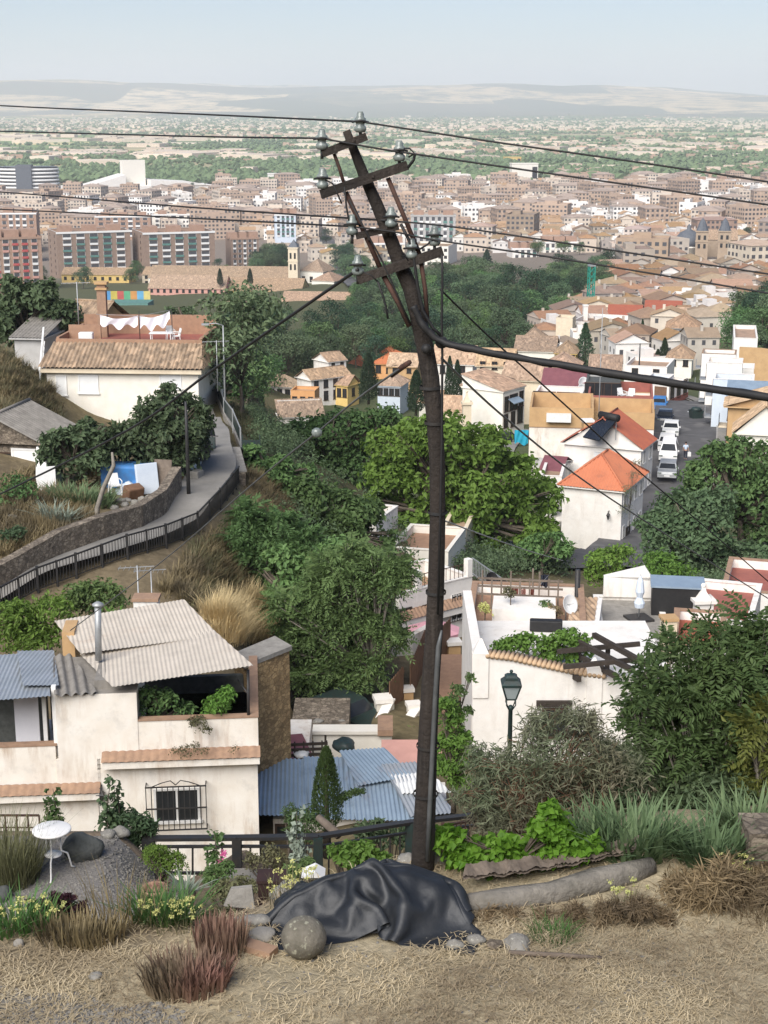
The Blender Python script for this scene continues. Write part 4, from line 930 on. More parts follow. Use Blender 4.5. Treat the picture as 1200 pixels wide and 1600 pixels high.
# white table
tb = empty('garden_table', (at(85, 1366, 20.8).x, 20.8, H(at(85, 1366, 20.8).x, 20.8) + .03), 0, 'round white metal garden table with lower shelf on the gravel terrace', 'table')
m = MB(); m.lathe([(.02, .685), (.272, .685), (.285, .695), (.285, .715), (.272, .722), (.02, .722)], n=36); m.build('table_top', MT['frame_w'], tb)
MB().lathe([(.02, .30), (.125, .30), (.13, .312), (.02, .315)], n=24).build('shelf', MT['frame_w'], tb)
for k in range(3):
    a = 2.1*k + .55; c, s_ = math.cos(a), math.sin(a)
    MB().tube([(c*.13, s_*.13, .69), (c*.12, s_*.12, .5), (c*.13, s_*.13, .33), (c*.22, s_*.22, .27), (c*.25, s_*.25, .15), (c*.27, s_*.27, .04), (c*.33, s_*.33, .01)], .014, 7).build('leg', MT['frame_w'], tb)
# iron railing
rl = [(232,1310,22.6),(370,1309,22.6),(497,1307,22.7),(640,1285,24.0),(775,1270,25.2)]; rb = [1364,1364,1372,1350,1335]
RB = empty('iron_railing', at(232, 1366, 22.6), 0, 'dark iron railing with thick posts below the white house', 'railing'); O = RB.location
tp = [at(*q) - O for q in rl]; bt = [at(q[0], b_, q[2]) - O for q, b_ in zip(rl, rb)]
for i in range(len(tp)):
    w_ = .15 if i else .2
    MB().bar(bt[i] - Vector((0, 0, .7)), tp[i] + Vector((0, 0, .0)), w_).build('post', MT['iron_green' if i >= 2 else 'iron'], RB)
for i in range(len(tp)-1):
    m = MB(); m.bar(tp[i], tp[i+1], .13, .055); m.build('top_rail', MT['iron'], RB)
    a, b = tp[i].lerp(bt[i], .24), tp[i+1].lerp(bt[i+1], .24); m = MB(); m.bar(a, b, .05, .04); m.bar(bt[i], bt[i+1], .05, .04)
    n = max(4, int((tp[i+1]-tp[i]).length/.21))
    for k in range(1, n): m.bar(a.lerp(b, k/n), bt[i].lerp(bt[i+1], k/n) - Vector((0, 0, .03)), .03)
    m.build('bars', MT['iron'], RB)
p0, p1 = at(325, 1376, 22.2), at(445, 1378, 22.2)
tag(MB().box(p0.x, p1.x, 22.15, 22.5, -3.6, p0.z + .06).build('kerb_wall', MT['concrete']), 'low grey concrete wall under the iron railing', 'wall')
RF = empty('bar_fence', at(692, 1325, 23.4), 0, 'rusty brown bar fence behind the bright vine leaves', 'fence'); O = RF.location; m = MB()
A, B = at(692, 1290, 23.4) - O, at(775, 1276, 24.2) - O
m.bar(A, B, .04).bar(A - Vector((0, 0, .6)), B - Vector((0, 0, .6)), .04)
for k in range(13): q = A.lerp(B, k/12); m.bar(q, q - Vector((0, 0, .95)), .02)
m.build('bars', MT['rust'], RF)
for k in (0, 1): q = A.lerp(B, k); MB().bar(q + Vector((0, 0, .05)), q - Vector((0, 0, 1.3)), .06).build('post', MT['rust'], RF)
# pole foot blocks, boulders, slabs
rock('squarish pale stone block on the uphill side of the pole foot', 641, 1346, 18.0, 20, 17, 'stone', 5, free=True)
rock('squarish pale stone block wedged against the right of the pole foot', 684, 1346, 18.0, 13, 22, 'stone', 6, free=True)
rock('big pale boulder behind the tarpaulin, beside the dark planter', 460, 1402, 17.9, 36, 26, 'stone', 7, free=True, ry=30)
rock('flat grey rock left of the stone ball', 400, 1462, 16.4, 20, 11, 'stone', 8); rock('pale flat rock tucked under the tarpaulin hem', 408, 1478, 16.1, 24, 8, 'concrete', 9)
rock('small pale stone at the right corner of the tarpaulin', 712, 1475, 15.9, 12, 10, 'stone', 10); rock('rounded brown stone right of the tarpaulin', 745, 1470, 16.0, 15, 9, 'stone', 11)
rock('lumpy pale stone alone on the straw', 808, 1476, 15.9, 24, 13, 'stone', 12); rock('weathered clod on the straw beside a lumpy stone', 775, 1480, 15.9, 13, 8, 'rubble', 13)
rock('white stone among the purple plant stems', 165, 1435, 16.8, 14, 12, 'concrete', 14); rock('white quartz stone behind the straw edge', 168, 1462, 16.4, 9, 12, 'concrete', 15)
rock('pale wedge of stone by the left flower bed', 30, 1492, 15.9, 8, 8, 'concrete', 16); rock('small grey stone on the trodden straw', 148, 1530, 15.2, 11, 7, 'stone', 17)
m = MB(); c = at(405, 1492, 15.75); m.box(-.2, .2, -.09, .09, 0, .10, M=Matrix.Rotation(-.5, 4, 'Z')); tag(m.build('brick', MT['terracotta'], None, (c.x, 15.75, .0)), 'broken red brick lying left of the stone ball', 'brick')
c = at(372, 1405, 17.7); m = MB(); m.extr([(-.19, 0, -.10), (.21, 0, -.14), (.17, .1, .12), (-.10, .1, .09)], (0, .06, 0)); tag(m.build('stone_slab', MT['concrete'], None, (c.x, 17.7, c.z)), 'pale slab leaning in the flower garden', 'slab')
c = at(425, 1393, 18.3); m = MB(); m.box(-.17, .17, -.15, .15, -.18, .20).box(-.19, .19, -.17, .17, .20, .24); tag(m.build('planter_box', M('dark_planter', (.05, .025, .022), (.035, .02, .018), 5, .7), None, (c.x, 18.3, c.z)), 'dark square planter beside the pale boulder', 'planter')
# toy house on a stake
c = at(490, 1372, 17.9); bh = empty('bird_house', c, 0, 'little white pitched bird house behind the tarpaulin', 'bird house')
MB().box(-.09, .09, -.09, .09, -.02, .09).build('body', MT['wood_dark'], bh); m = MB(); m.extr([(-.15, -.13, .07), (.15, -.13, .07), (0.02, -.13, .15)], (0, .26, 0)); m.build('roof', MT['frame_w'], bh)
MB().tube([(0, 0, -.5), (0, 0, 0)], .02, 6).build('stake', MT['wood'], bh)
# fallen concrete kerb and bark slabs on the right
wl = [(722,1412,16.75),(790,1407,16.85),(860,1398,17.0),(930,1384,17.2),(985,1372,17.35),(1018,1364,17.5)]
P = [at(*q) for q in wl]
tag(MB().tube([Vector((q.x, q.y, H(q.x, q.y) + .06)) for q in P], [.13,.155,.145,.16,.14,.11], 14, wob=.11, rng=random.Random(2)).build('kerb_beam', MT['lichen']), 'long rounded concrete kerb beam lying along the planting bed', 'kerb')
for i, (a, b) in enumerate((((722,1394,17.1),(800,1378,17.3)),((790,1381,17.2),(890,1366,17.4)),((870,1368,17.3),(1000,1352,17.7)))):
    A, B = at(*a), at(*b); A.z = H(A.x, A.y) + .24; B.z = H(B.x, B.y) + .20; s_ = Vector((.06, .28, .03)); m = MB(); m.wave([A, B, B + s_, A + s_], B - A, .31, .014, 0, 'sin', 14, jit=.016, rng=random.Random(i), rows=4)
    m.wave([A - Vector((0, 0, .04)), B - Vector((0, 0, .04)), B + s_ - Vector((0, 0, .04)), A + s_ - Vector((0, 0, .04))], B - A, .31, .014, 0, 'sin', 14, jit=.012, rng=random.Random(i+9), rows=4)
    tag(m.build('bark_slab', MT['wood']), ['grey bark slab by the tarpaulin end of the kerb beam', 'grey bark slab on the middle of the kerb beam', 'grey bark slab on the far end of the kerb beam near the irises'][i], 'bark')
MB_ = MB(); p = at(1196, 1340, 17.6); MB_.box(p.x-.25, p.x+1.2, 17.5, 18.1, -.1, .62); ws = MB_.build('rubble_wall', MT['rubble']); tag(ws, 'end of a pale rubble wall at the frame edge beside the irises', 'wall')
m = MB(); A = at(920, 1484, 15.6); m.tube([(A.x-.9, 15.7, .04), (A.x-.3, 15.62, .05), (A.x+.15, 15.6, .035)], [.03, .035, .02], 6, wob=.2, rng=RG); tag(m.build('dead_branch', MT['wood']), 'weathered branch lying flat on the straw', 'branch')
# ---- foreground plants
def clump(name, label, VF, lm, cat='plant', group=None, base=None):
    return tag(link(name, np_mesh(name, *VF, LV[lm])), label, cat, group)
def tuft(name, label, px, py, n, rx, ry, h, wd, lm, seed, Y=None, lean=.5, cat='plant', group=None, **k):
    p = gx(px, py) if Y is None else on(px, py, Y); s_ = sc(py, p.y)
    return clump(name, label, blades(n, (p.x, p.y), (rx/s_, ry), h, wd, seed, lean, **k), lm, cat, group)
tuft('iris_clump', 'dense grey green iris clump left of the others, behind the kerb beam', 990, 1345, 330, 68, .35, .62, .058, 'iris', 1, 17.95, .42)
tuft('iris_clump', 'grey green iris clump by the bare soil near the rubble wall', 1108, 1352, 260, 48, .3, .58, .058, 'iris', 2, 17.75, .48)
tuft('iris_clump', 'grey green iris clump in front of the dark hedge at the frame edge', 1172, 1318, 240, 50, .3, .60, .055, 'iris', 3, 18.5, .42)
tuft('iris_clump', 'grey green iris clump touching the bright vine leaves', 925, 1330, 160, 38, .25, .5, .036, 'iris', 4, 18.3, .4)
tuft('strap_plant', 'deep green strap leaved plant at the frame edge of the flower bed', 32, 1490, 190, 52, .3, .48, .026, 'strap', 5, 16.3, .4)
tuft('strap_plant', 'deep green strap leaved plant in front of the terracotta pot', 258, 1466, 260, 48, .28, .50, .028, 'strap', 6, 16.55, .42)
tuft('red_succulent', 'reddened upright succulent clump, the bigger one on the open straw', 292, 1546, 620, 66, .33, .34, .023, 'red_succ', 7, 15.0, .22, curve=.5, cat='succulent', blunt=7)
tuft('red_succulent', 'reddened upright succulent clump behind the bigger one', 346, 1505, 360, 40, .28, .40, .021, 'red_succ', 8, 15.75, .14, curve=.2, cat='succulent', blunt=7)
tuft('red_succulent', 'low brown withered stems under the purple plant', 130, 1498, 380, 70, .25, .30, .018, 'drybush', 9, 16.0, .25, curve=.3, cat='succulent', blunt=7)
tuft('dry_stalks', 'tall brown dead stems between the purple and strap leaved plants', 190, 1470, 90, 60, .3, .75, .012, 'drybush', 10, 16.4, .2)
tuft('dry_stalks', 'pale dead stems beside the iris bed heap', 1185, 1425, 120, 40, .3, .45, .010, 'drybush', 13, 16.6, .5)
tuft('grass_tuft', 'short green grass tuft in the straw in front of the kerb beam', 862, 1475, 160, 34, .22, .22, .010, 'strap', 11, 16.1, .5)
tuft('rosemary_bush', 'dark green rosemary bush at the left frame edge', 6, 1345, 700, 52, .45, .95, .014, 'olive', 12, 20.6, .28, cat='bush')
for i, (px, py, Y, lab) in enumerate([(70,1462,16.3,'among the purple leaves'),(250,1462,16.2,'before the strap leaves'),(292,1468,16.2,'beside the big green blade'),(305,1425,17.2,'near the upright pot'),(335,1412,17.5,'at the foot of the pale slab'),(435,1436,16.9,'against the tarpaulin corner'),(465,1432,17.2,'by the boulder foot'),(985,1420,16.75,'before the kerb beam'),(1158,1376,17.2,'above the dry heap'),(12,1470,16.2,'at the frame edge')]):
    p = on(px, py, Y); r = np.random.default_rng(i); n = 14
    st = blades(40, (p.x, p.y), (.22, .16), .30, .010, i, .25, ground=p.z)
    heads = [(p.x + r.uniform(-.24, .24), p.y + r.uniform(-.16, .16), p.z + .24 + r.uniform(0, .14), .045) for _ in range(n)]
    t = empty('sedum', p, 0, 'yellow flowered sedum ' + lab, 'plant', 'yellow flowers in the bed')
    A = (st[0] - np.array(p), st[1]); link('stems', np_mesh('stems', *A, LV['olive']), t)
    B = leaf_cloud([(a-p.x, b-p.y, c-p.z, d*.8) for a, b, c, d in heads], 230, .026, .8, i, sq=.5, inner=.2); link('flowers', np_mesh('flowers', *B, LV['yellow']), t)
def shrub(name, label, spec, Y, n, ln, lm, seed, asp=.5, cat='shrub', stems=0, extra=1, **k):
    bl = pblobs(spec, Y, seed, extra=extra); cx = sum(b[0] for b in bl)/len(bl); base = Vector((cx, Y, H(cx, Y)))
    t = empty(name, base, 0, label, cat); loc = [(b[0]-base.x, b[1]-base.y, b[2]-base.z, b[3]) for b in bl]
    link('foliage', np_mesh('foliage', *leaf_cloud(loc, n, ln, asp, seed, **k), LV[lm]), t)
    limbs((0, 0, 0), loc, .03 + .012*stems, seed, .3, 5).build('stem', MT['trunk'], t); return t
shrub('aeonium', 'dark purple rosette plant with gnarled stems in the flower bed', [(78,1415,15),(100,1408,13),(118,1422,14),(95,1435,16),(65,1430,12),(125,1440,10),(52,1412,6)], 16.7, 1500, .075, 'purple', 1, .5, 'succulent', sq=.7, inner=.3)
shrub('green_shrub', 'small yellow green bush between the terrace rim and the railing', [(250,1345,22),(270,1355,20),(238,1335,14)], 21.4, 2600, .045, 'bright', 2, .5)
shrub('oleander', 'leafy oleander beside the barred window', [(195,1290,22),(222,1290,18),(180,1310,16),(210,1315,20),(175,1285,10),(236,1300,10)], 22.8, 1500, .13, 'fig', 3, .3)
shrub('vine', 'bright lime green vine sprawling between the pole and the irises', [(720,1335,24),(755,1345,26),(795,1345,28),(835,1340,30),(875,1330,28),(905,1330,20),(850,1295,24),(860,1270,12),(870,1305,20),(705,1310,18),(790,1325,18),(740,1360,16),(690,1322,12),(930,1325,16)], 17.75, 4200, .12, 'vine', 4, .85, 'vine', sq=.7, inner=.35)
shrub('green_shrub', 'fresh green weeds in the railing bed left of the pole', [(540,1340,16),(570,1335,16),(598,1345,14),(560,1352,14),(520,1330,8)], 20.4, 900, .10, 'bright', 5, .7)
for i, (spec, Y, lm, lab) in enumerate([([(345,1400,18),(370,1385,14),(395,1390,12)], 18.6, 'olive', 'grey leaved herbs behind the pale slab'), ([(330,1370,16),(350,1360,14)], 20.6, 'mid', 'green seedlings at the foot of the kerb wall'), ([(400,1350,16),(425,1340,16),(440,1355,14)], 22.0, 'olive', 'grey green weeds seen through the railing bars'), ([(455,1365,14),(480,1350,10)], 20.2, 'mid', 'green stems behind the pale boulder'),
                                        ([(600,1310,18),(570,1300,16),(630,1315,14)], 24.6, 'fig', 'dark bush with white trumpet flowers behind the railing'),([(330,1435,12),(352,1430,12)], 17.0, 'olive', 'pale herbs behind the red succulents')]):
    shrub('herb', lab, spec, Y, 700, .06 if i != 4 else .12, lm, 20+i, .5, 'plant')
def stalk(label, px, py0, py1, Y, lm='mid', fl=None, seed=0):
    r = random.Random(seed); a, b = at(px, py0, Y), at(px + r.uniform(-6, 6), py1, Y); h = b.z - a.z; t = empty('hollyhock', a, 0, label, 'plant')
    m = MB(); m.tube([(0, 0, -.3), (.02, 0, h*.5), (b.x-a.x, 0, h)], [.012, .010, .005], 5); m.build('stem', MT['trunk'], t)
    bl = [(r.uniform(-.08, .08) + (b.x-a.x)*q, r.uniform(-.06, .06), h*q, .10*(1.15-q)+.03) for q in [k/9 for k in range(10)]]
    link('leaves', np_mesh('leaves', *leaf_cloud(bl, 240, .09, .8, seed, inner=.3), LV[lm]), t)
    if fl:
        F = leaf_cloud([(x_, -.05, h*q, .05) for x_, q in fl], 50*len(fl), .055, .9, seed, inner=.1); link('flowers', np_mesh('flowers', *F, LV['pinkfl']), t)
stalk('tall hollyhock beside the garden table top', 87, 1292, 1232, 22.4, seed=1)
stalk('hollyhock with dark seed heads against the house wall', 168, 1306, 1212, 22.6, seed=2, lm='fig'); stalk('slender hollyhock next to the one with dark seed heads', 186, 1304, 1228, 22.7, seed=3, lm='fig')
stalk('hollyhock with bright pink flowers before the railing', 338, 1378, 1298, 21.6, fl=[(.13, .58), (.10, .42), (-.03, .12)], seed=4)
stalk('grey hollyhock climbing past the railing bend', 462, 1350, 1268, 21.8, lm='grey_agave', seed=5)
def pot(label, px, py, Y, r_, kind, lm, seed):
    p = gx(px, py + 16); p.z += .25; t = empty('plant_pot', p, 0, label, 'plant pot')
    MB().lathe([(r_*.62, -.26), (r_*.9, -.03), (r_*1.02, -.03), (r_*1.05, .03), (r_*.92, .03), (r_*.88, -.02), (.01, -.03)], n=20).build('pot', MT['terracotta'], t)
    n, h, wd, ln = kind; link('plant', np_mesh('plant', *blades(n, (0, 0), (r_*.8, r_*.8), h, wd, seed, ln, ground=-.03), LV[lm]), t)
pot('wide terracotta bowl with withered reddish plant on the terrace corner', 243, 1398, 18.6, .19, (110, .14, .014, .8), 'red_succ', 1)
pot('terracotta pot with spiky grey aloe at the end of the stone rim', 293, 1405, 18.6, .13, (46, .36, .05, .5), 'grey_agave', 2)
# thuja with its log
t = conifer('thuja_tree', 1.62, .52, 5200, .055, 'thuja', 4, .55); p = at(511, 1300, 25.2); t.location = p
tag(t, 'small dense thuja with one side branch in front of the blue sheet roof', 'tree')
V, F = leaf_cloud([(.38, 0, .72, .10), (.52, 0, .78, .09), (.62, .02, .80, .06), (.25, 0, .64, .10)], 700, .06, .45, 5, sq=.6, inner=.2); link('side_branch', np_mesh('side_branch', V, F, LV['thuja']), t)
shrub('conifer_shrub', 'feathery green shrub at the thuja foot', [(468,1290,22),(490,1285,18),(455,1275,14),(475,1310,18)], 25.0, 1500, .09, 'thuja', 8, .25)
a, b = at(497, 1277, 24.4), at(530, 1305, 24.0)
tag(MB().tube([a, (a+b)/2, b], [.06, .075, .08], 8, wob=.1, rng=RG).build('log', MT['wood']), 'bleached log leaning beside the thuja', 'log')
# bed frame used as a gate, far left
g = empty('iron_gate', at(30, 1310, 22.8), 0, 'low rusty iron frame fence behind the rosemary bush', 'fence'); O = g.location; m = MB(); A, B = at(-10, 1274, 22.8)-O, at(61, 1274, 22.8)-O; D = Vector((0, 0, at(0, 1274, 22.8).z - at(0, 1312, 22.8).z))
m.bar(A, B, .03).bar(A-D*.5, B-D*.5, .02).bar(A-D, B-D, .03)
for k in range(5): q = A.lerp(B, k/4); m.bar(q, q-D, .025)
m.build('frame', MT['rust'], g); MB().bar(A-D*1.1-Vector((.0, .1, 0)), B-D*1.1-Vector((.0, .1, 0)), .12, .10).build('rail', MT['iron'], g)
# street lamp
lpz = at(797, 1140, 26.5); L = empty('street_lamp', (lpz.x, 26.5, -4.6), 0, 'green black street lamp with four sided glass lantern in front of the white wall', 'street lamp'); zb = at(797, 1102, 26.5).z + 4.6; zt = at(797, 1048, 26.5).z + 4.6; hh = zt - zb
MB().lathe([(.11, -1), (.11, .5), (.06, .6), (.05, zb*.5), (.04, zb-.08), (.065, zb-.05), (.03, zb)], n=12).build('post', MT['iron_green'], L)
m = MB(); zl = zb + hh*.22; zu = zb + hh*.64
m.lathe([(.05, zl-.03), (.13, zl-.02), (.13, zl)], n=4, rz=.785, smooth=False); m.lathe([(.255, zu-.02), (.26, zu+.02), (.18, zu+hh*.12), (.165, zu+hh*.13), (.16, zu+hh*.2), (.10, zu+hh*.26), (.03, zu+hh*.28), (.03, zu+hh*.31)], n=4, rz=.785, smooth=False)
m.ball((0, 0, zu+hh*.34), .035, n=8)
for k in range(4):
    a = .785 + k*1.5708; c, s_ = math.cos(a), math.sin(a); m.bar((c*.125, s_*.125, zl), (c*.24, s_*.24, zu), .022); m.tube([(c*.03, s_*.03, zb-.1), (c*.12, s_*.12, zb+hh*.05), (c*.115, s_*.115, zl)], .012, 5)
m.build('lantern_frame', MT['iron_green'], L)
MB().lathe([(.112, zl+.005), (.225, zu-.025)], n=4, rz=.785, smooth=False).build('glass', M('frosted_lamp_glass', (.42, .47, .46), (.34, .39, .38), 3, .25), L)
# ---- right side: grey green shrub, tree of heaven, hedge
def twig_shrub():
    spec = [(800,1240,60),(860,1190,62),(915,1180,55),(960,1215,55),(870,1260,66),(800,1290,45),(930,1280,55),(850,1140,36),(765,1250,34),(905,1140,36),(980,1270,40),(770,1300,28),(740,1290,26),(810,1310,26),(860,1310,30),(920,1315,30),(750,1200,26),(725,1250,18)]
    bl = pblobs(spec, 19.8, 3, extra=1); base = Vector((at(865, 1310, 19.8).x, 19.8, -.1)); t = empty('tamarisk_shrub', base, 0, 'sprawling grey green tamarisk shrub with bare brown twigs around the street lamp', 'shrub')
    loc = [(b[0]-base.x, b[1]-base.y, b[2]-base.z, b[3]) for b in bl]
    link('foliage', np_mesh('foliage', *leaf_cloud(loc, 22000, .15, .13, 3, inner=.25, up=.1, droop=.3, gap=.55), LV['tamarisk']), t)
    r = random.Random(7); m = MB()
    for k in range(150):
        b = r.choice(loc); e = Vector(b[:3]) + Vector((r.uniform(-1, 1), r.uniform(-1, 1), r.uniform(-.6, 1.1)))*b[3]; s0 = Vector((r.uniform(-.8, .8), r.uniform(-.3, .3), -.3))
        mid = s0.lerp(e, .55) + Vector((r.uniform(-.2, .2), r.uniform(-.2, .2), r.uniform(.1, .45))); m.tube([s0, s0.lerp(mid, .6) + Vector((0, 0, .1)), mid, e, e + Vector((r.uniform(-.2, .2), 0, -.12))], [.016, .012, .008, .005, .002], 4, cap=False)
    m.build('twigs', MT['wood_brown'], t)
twig_shrub()
def heaven(label, spec, Y, base_px, n_fr, seed, L=.62, fill=3500, lm='ailanthus', pairs=9, r0=.06, ll=.15, lw=.055, stems=True, name='tree_of_heaven', fl_ln=.12):
    bl = pblobs(spec, Y, seed, extra=1); bx = at(*base_px, Y); base = Vector((bx.x, Y, H(bx.x, Y))); t = empty(name, base, 0, label, 'tree'); loc = [(b[0]-base.x, b[1]-base.y, b[2]-base.z, b[3]) for b in bl]
    r = np.random.default_rng(seed); B = np.array(loc); k = r.choice(len(B), n_fr, p=B[:, 3]**2/np.sum(B[:, 3]**2)); d = _unit(r, n_fr); d[:, 2] = d[:, 2]*.7 + .25; P = B[k, :3] + d*(B[k, 3]*r.uniform(.15, .7, n_fr))[:, None]
    fr = fronds(P, d, L*r.uniform(.6, 1.15, n_fr), pairs, ll, lw, seed, .35); fi = leaf_cloud(loc, fill, fl_ln, .4, seed+1, inner=.2)
    link('crown', np_mesh('crown', *merge([fr, fi]), LV[lm]), t)
    limbs((0, 0, 0), loc, r0, seed, .35, 6).build('trunk', MT['trunk_pale'], t); return t
heaven('broad tree of heaven with feathery leaves at the right frame edge', [(1075,1030,44),(1120,1010,40),(1160,1035,50),(1200,1000,46),(1040,1085,44),(1095,1095,58),(1150,1110,60),(1205,1100,60),(1030,1150,46),(1085,1170,58),(1145,1190,60),(1010,1060,16),(985,1105,16),(1000,1140,22),(1215,1190,50)], 20.6, (1120,1290), 700, 2, .55, 7000)
heaven('yellowing tree of heaven sapling at the right frame edge', [(1170,1140,30),(1190,1180,34),(1200,1230,36),(1175,1220,28),(1195,1120,24)], 19.9, (1188,1300), 110, 5, .45, 1100, 'ailanthus_y')
shrub('hedge_bush', 'dark leafy hedge bush behind the iris clumps', [(1010,1235,44),(1060,1245,46),(1110,1250,46),(1160,1255,46),(1205,1262,44),(1030,1285,30),(1090,1290,30),(1150,1290,30)], 20.0, 8000, .11, 'fig', 9, .5, inner=.3, gap=.6)
# heap of dry cuttings on the right
r = np.random.default_rng(3)
def heap(label, spec, Y, n, ln, lm, seed, name='brush_heap'):
    bl = pblobs(spec, Y, seed, extra=1); V, F = leaf_cloud(bl, n, ln, .06, seed, sq=.5, inner=.2, up=.6, droop=0); V2, F2 = leaf_cloud(bl, n//4, .09, .35, seed+1, sq=.5); clump(name, label, merge([(V, F), (V2, F2)]), lm, 'brush heap')
heap('heap of dry brown cuttings below the iris bed', [(1080,1405,34),(1120,1395,36),(1165,1400,36),(1205,1395,36),(1050,1410,20),(1140,1370,20)], 17.0, 7000, .24, 'drybush', 3)
heap('low dry brush along the foot of the kerb beam', [(760,1440,14),(800,1440,16),(850,1436,16),(900,1430,16),(950,1425,18),(1000,1420,18),(770,1462,12),(830,1465,13),(890,1458,12),(940,1450,12),(990,1445,12),(1040,1440,14)], 16.5, 5600, .16, 'drybush', 5)
heap('dry plant litter at the edge of the flower bed', [(30,1505,14),(80,1500,16),(130,1498,16),(180,1490,16),(230,1480,14),(160,1475,12)], 16.0, 3200, .18, 'drybush', 7)
# ================================================================ THE NEAR SLOPE (35-120 m)
def pbx(m, O, px0, px1, pt, pb_, Y, dep, mi=0, top=None):
    """Box whose front face is the pixel rectangle px0..px1, pt..pb_ at distance Y."""
    pm = (pt+pb_)/2; x0, x1 = at(px0, pm, Y).x-O.x, at(px1, pm, Y).x-O.x; z1, z0 = at(px0, pt, Y).z-O.z, at(px0, pb_, Y).z-O.z
    return m.box(x0, x1, Y-O.y, Y+dep-O.y, z0, z1, mi, top)
def loc(O, *q): return at(*q) - O
def facept(t, face, px, py):
    """Local point of a house face (front 'a', side 'b') that shows at a pixel."""
    x0, x1, y0, y1, h = dims(t); Mw = Matrix.Translation(t.location) @ Matrix.Rotation(t.rotation_euler.z, 4, 'Z')
    xb = x1 if x0 < -.01 else x0
    f = (lambda u, z: Vector((u, y0, z))) if face == 'a' else (lambda u, z: Vector((xb, u, z)))
    lo, hi = (x0, x1) if face == 'a' else (y0, y1); z = h/2
    for _ in range(6):
        u = _solve(lambda k: proj(Mw @ f(k, z))[0], px, lo, hi); z = _solve(lambda k: proj(Mw @ f(u, k))[1], py, -4, h+4)
    return f(u, z)
def wat(t, face, px, py_bottom, w_, h_, kind='plain', label=None):
    p = facept(t, face, px, py_bottom); x0 = dims(t)[0]
    if face == 'a': return add_window(t, (p.x, p.y-.012, p.z), 0, w_, h_, kind, label)
    s = 1 if x0 < -.01 else -1
    return add_window(t, (p.x+.012*s, p.y, p.z), s*math.pi/2, w_, h_, kind, label)
# ---- white house below the garden
O = at(200, 1340, 42.0); W = empty('house', O, math.radians(5), 'weathered white house with rust stained walls, roof terrace and barred window below the garden', 'house')
m = MB(); Y = 42.0
pbx(m, O, 158, 404, 1184, 1420, Y, 5.2); pbx(m, O, 215, 403, 1128, 1184, Y+.02, .24); pbx(m, O, -80, 158, 1224, 1420, Y+.03, 5.2); pbx(m, O, -80, 90, 1162, 1224, Y+.05, .24)
pbx(m, O, 90, 215, 1083, 1184, Y, 3.2, 0, 1); pbx(m, O, 90, 158, 1184, 1224, Y, 4.2)
xr = loc(O, 403, 1156, Y); zt, zb_ = loc(O, 403, 1128, Y).z, loc(O, 403, 1184, Y).z; m.box(xr.x-.24, xr.x, .27, 5.2, zb_, zt)
m.build('wall', [MT['white_old'], MT['fibro']], W)
m = MB(); pbx(m, O, 216, 402, 1129.5, 1131, Y+.03, .2); m = MB(); m.box(loc(O, 215, 1128, Y).x, xr.x+.02, -.01, .28, zt, zt+.04).box(xr.x-.26, xr.x+.02, .28, 5.2, zt, zt+.04); m.build('coping', MT['terracotta'], W); m = MB(); pbx(m, O, -80, 90, 1159, 1162, Y+.03, .28); m.build('coping', MT['terracotta'], W)
m = MB(); A, B = loc(O, 160, 1181, Y), loc(O, 406, 1181, Y); m.wave([(A.x, -.42, A.z-.02), (B.x, -.42, A.z-.02), (B.x, .02, A.z+.16), (A.x, .02, A.z+.16)], (1,0,0), .24, .016, 0, 'tile'); m.build('tile_ledge', MT['terracotta'], W)
m = MB(); A2, B2 = loc(O, -80, 1228, Y), loc(O, 158, 1228, Y); m.wave([(A2.x, -.40, A2.z-.02), (B2.x, -.40, A2.z-.02), (B2.x, .02, A2.z+.16), (A2.x, .02, A2.z+.16)], (1,0,0), .24, .016, 0, 'tile'); m.build('tile_ledge', MT['terracotta'], W)
m = MB(); m.box(A.x+.02, B.x-.02, -.36, .01, A.z-.26, A.z-.06).box(A.x+.3, B.x-.05, -.16, .01, A.z-.36, A.z-.27).box(A2.x, B2.x-.02, -.34, .01, A2.z-.26, A2.z-.06); m.build('cornice', MT['white_old'], W)
m = MB(); pbx(m, O, 200, 402, 1060, 1184, Y+5.0, .2); pbx(m, O, 100, 205, 1060, 1170, Y+4.3, .2); m.box(loc(O, 215, 1170, Y).x, xr.x-.25, .3, 5.0, zb_-.05, zb_); m.build('terrace_back_wall', MT['stone_dark'], W)  # dark wall and floor carry the shade of the roofed terrace in their colour
m = MB(); pbx(m, O, -80, 88, 1060, 1162, Y+2.6, .2); m.build('loggia_back_wall', MT['stone_dark'], W)  # shaded loggia interior put into the dark wall colour
m = MB(); pbx(m, O, 33, 70, 1085, 1162, Y+1.5, .06); m.build('curtain', MT['cloth_w'], W)
m = MB(); pbx(m, O, 84, 91, 1070, 1162, Y+.1, .2); m.build('post', MT['frame_w'], W); m = MB(); pbx(m, O, 72, 78, 1085, 1160, Y+.7, .1); m.build('post', MT['frame_w'], W)
MB().tube([loc(O, 388, 1128, 42.1), loc(O, 389, 1052, 42.5)], .045, 8).tube([loc(O, 388, 1090, 42.3), loc(O, 375, 1068, 42.9)], .03, 6).build('post', MT['iron'], W)
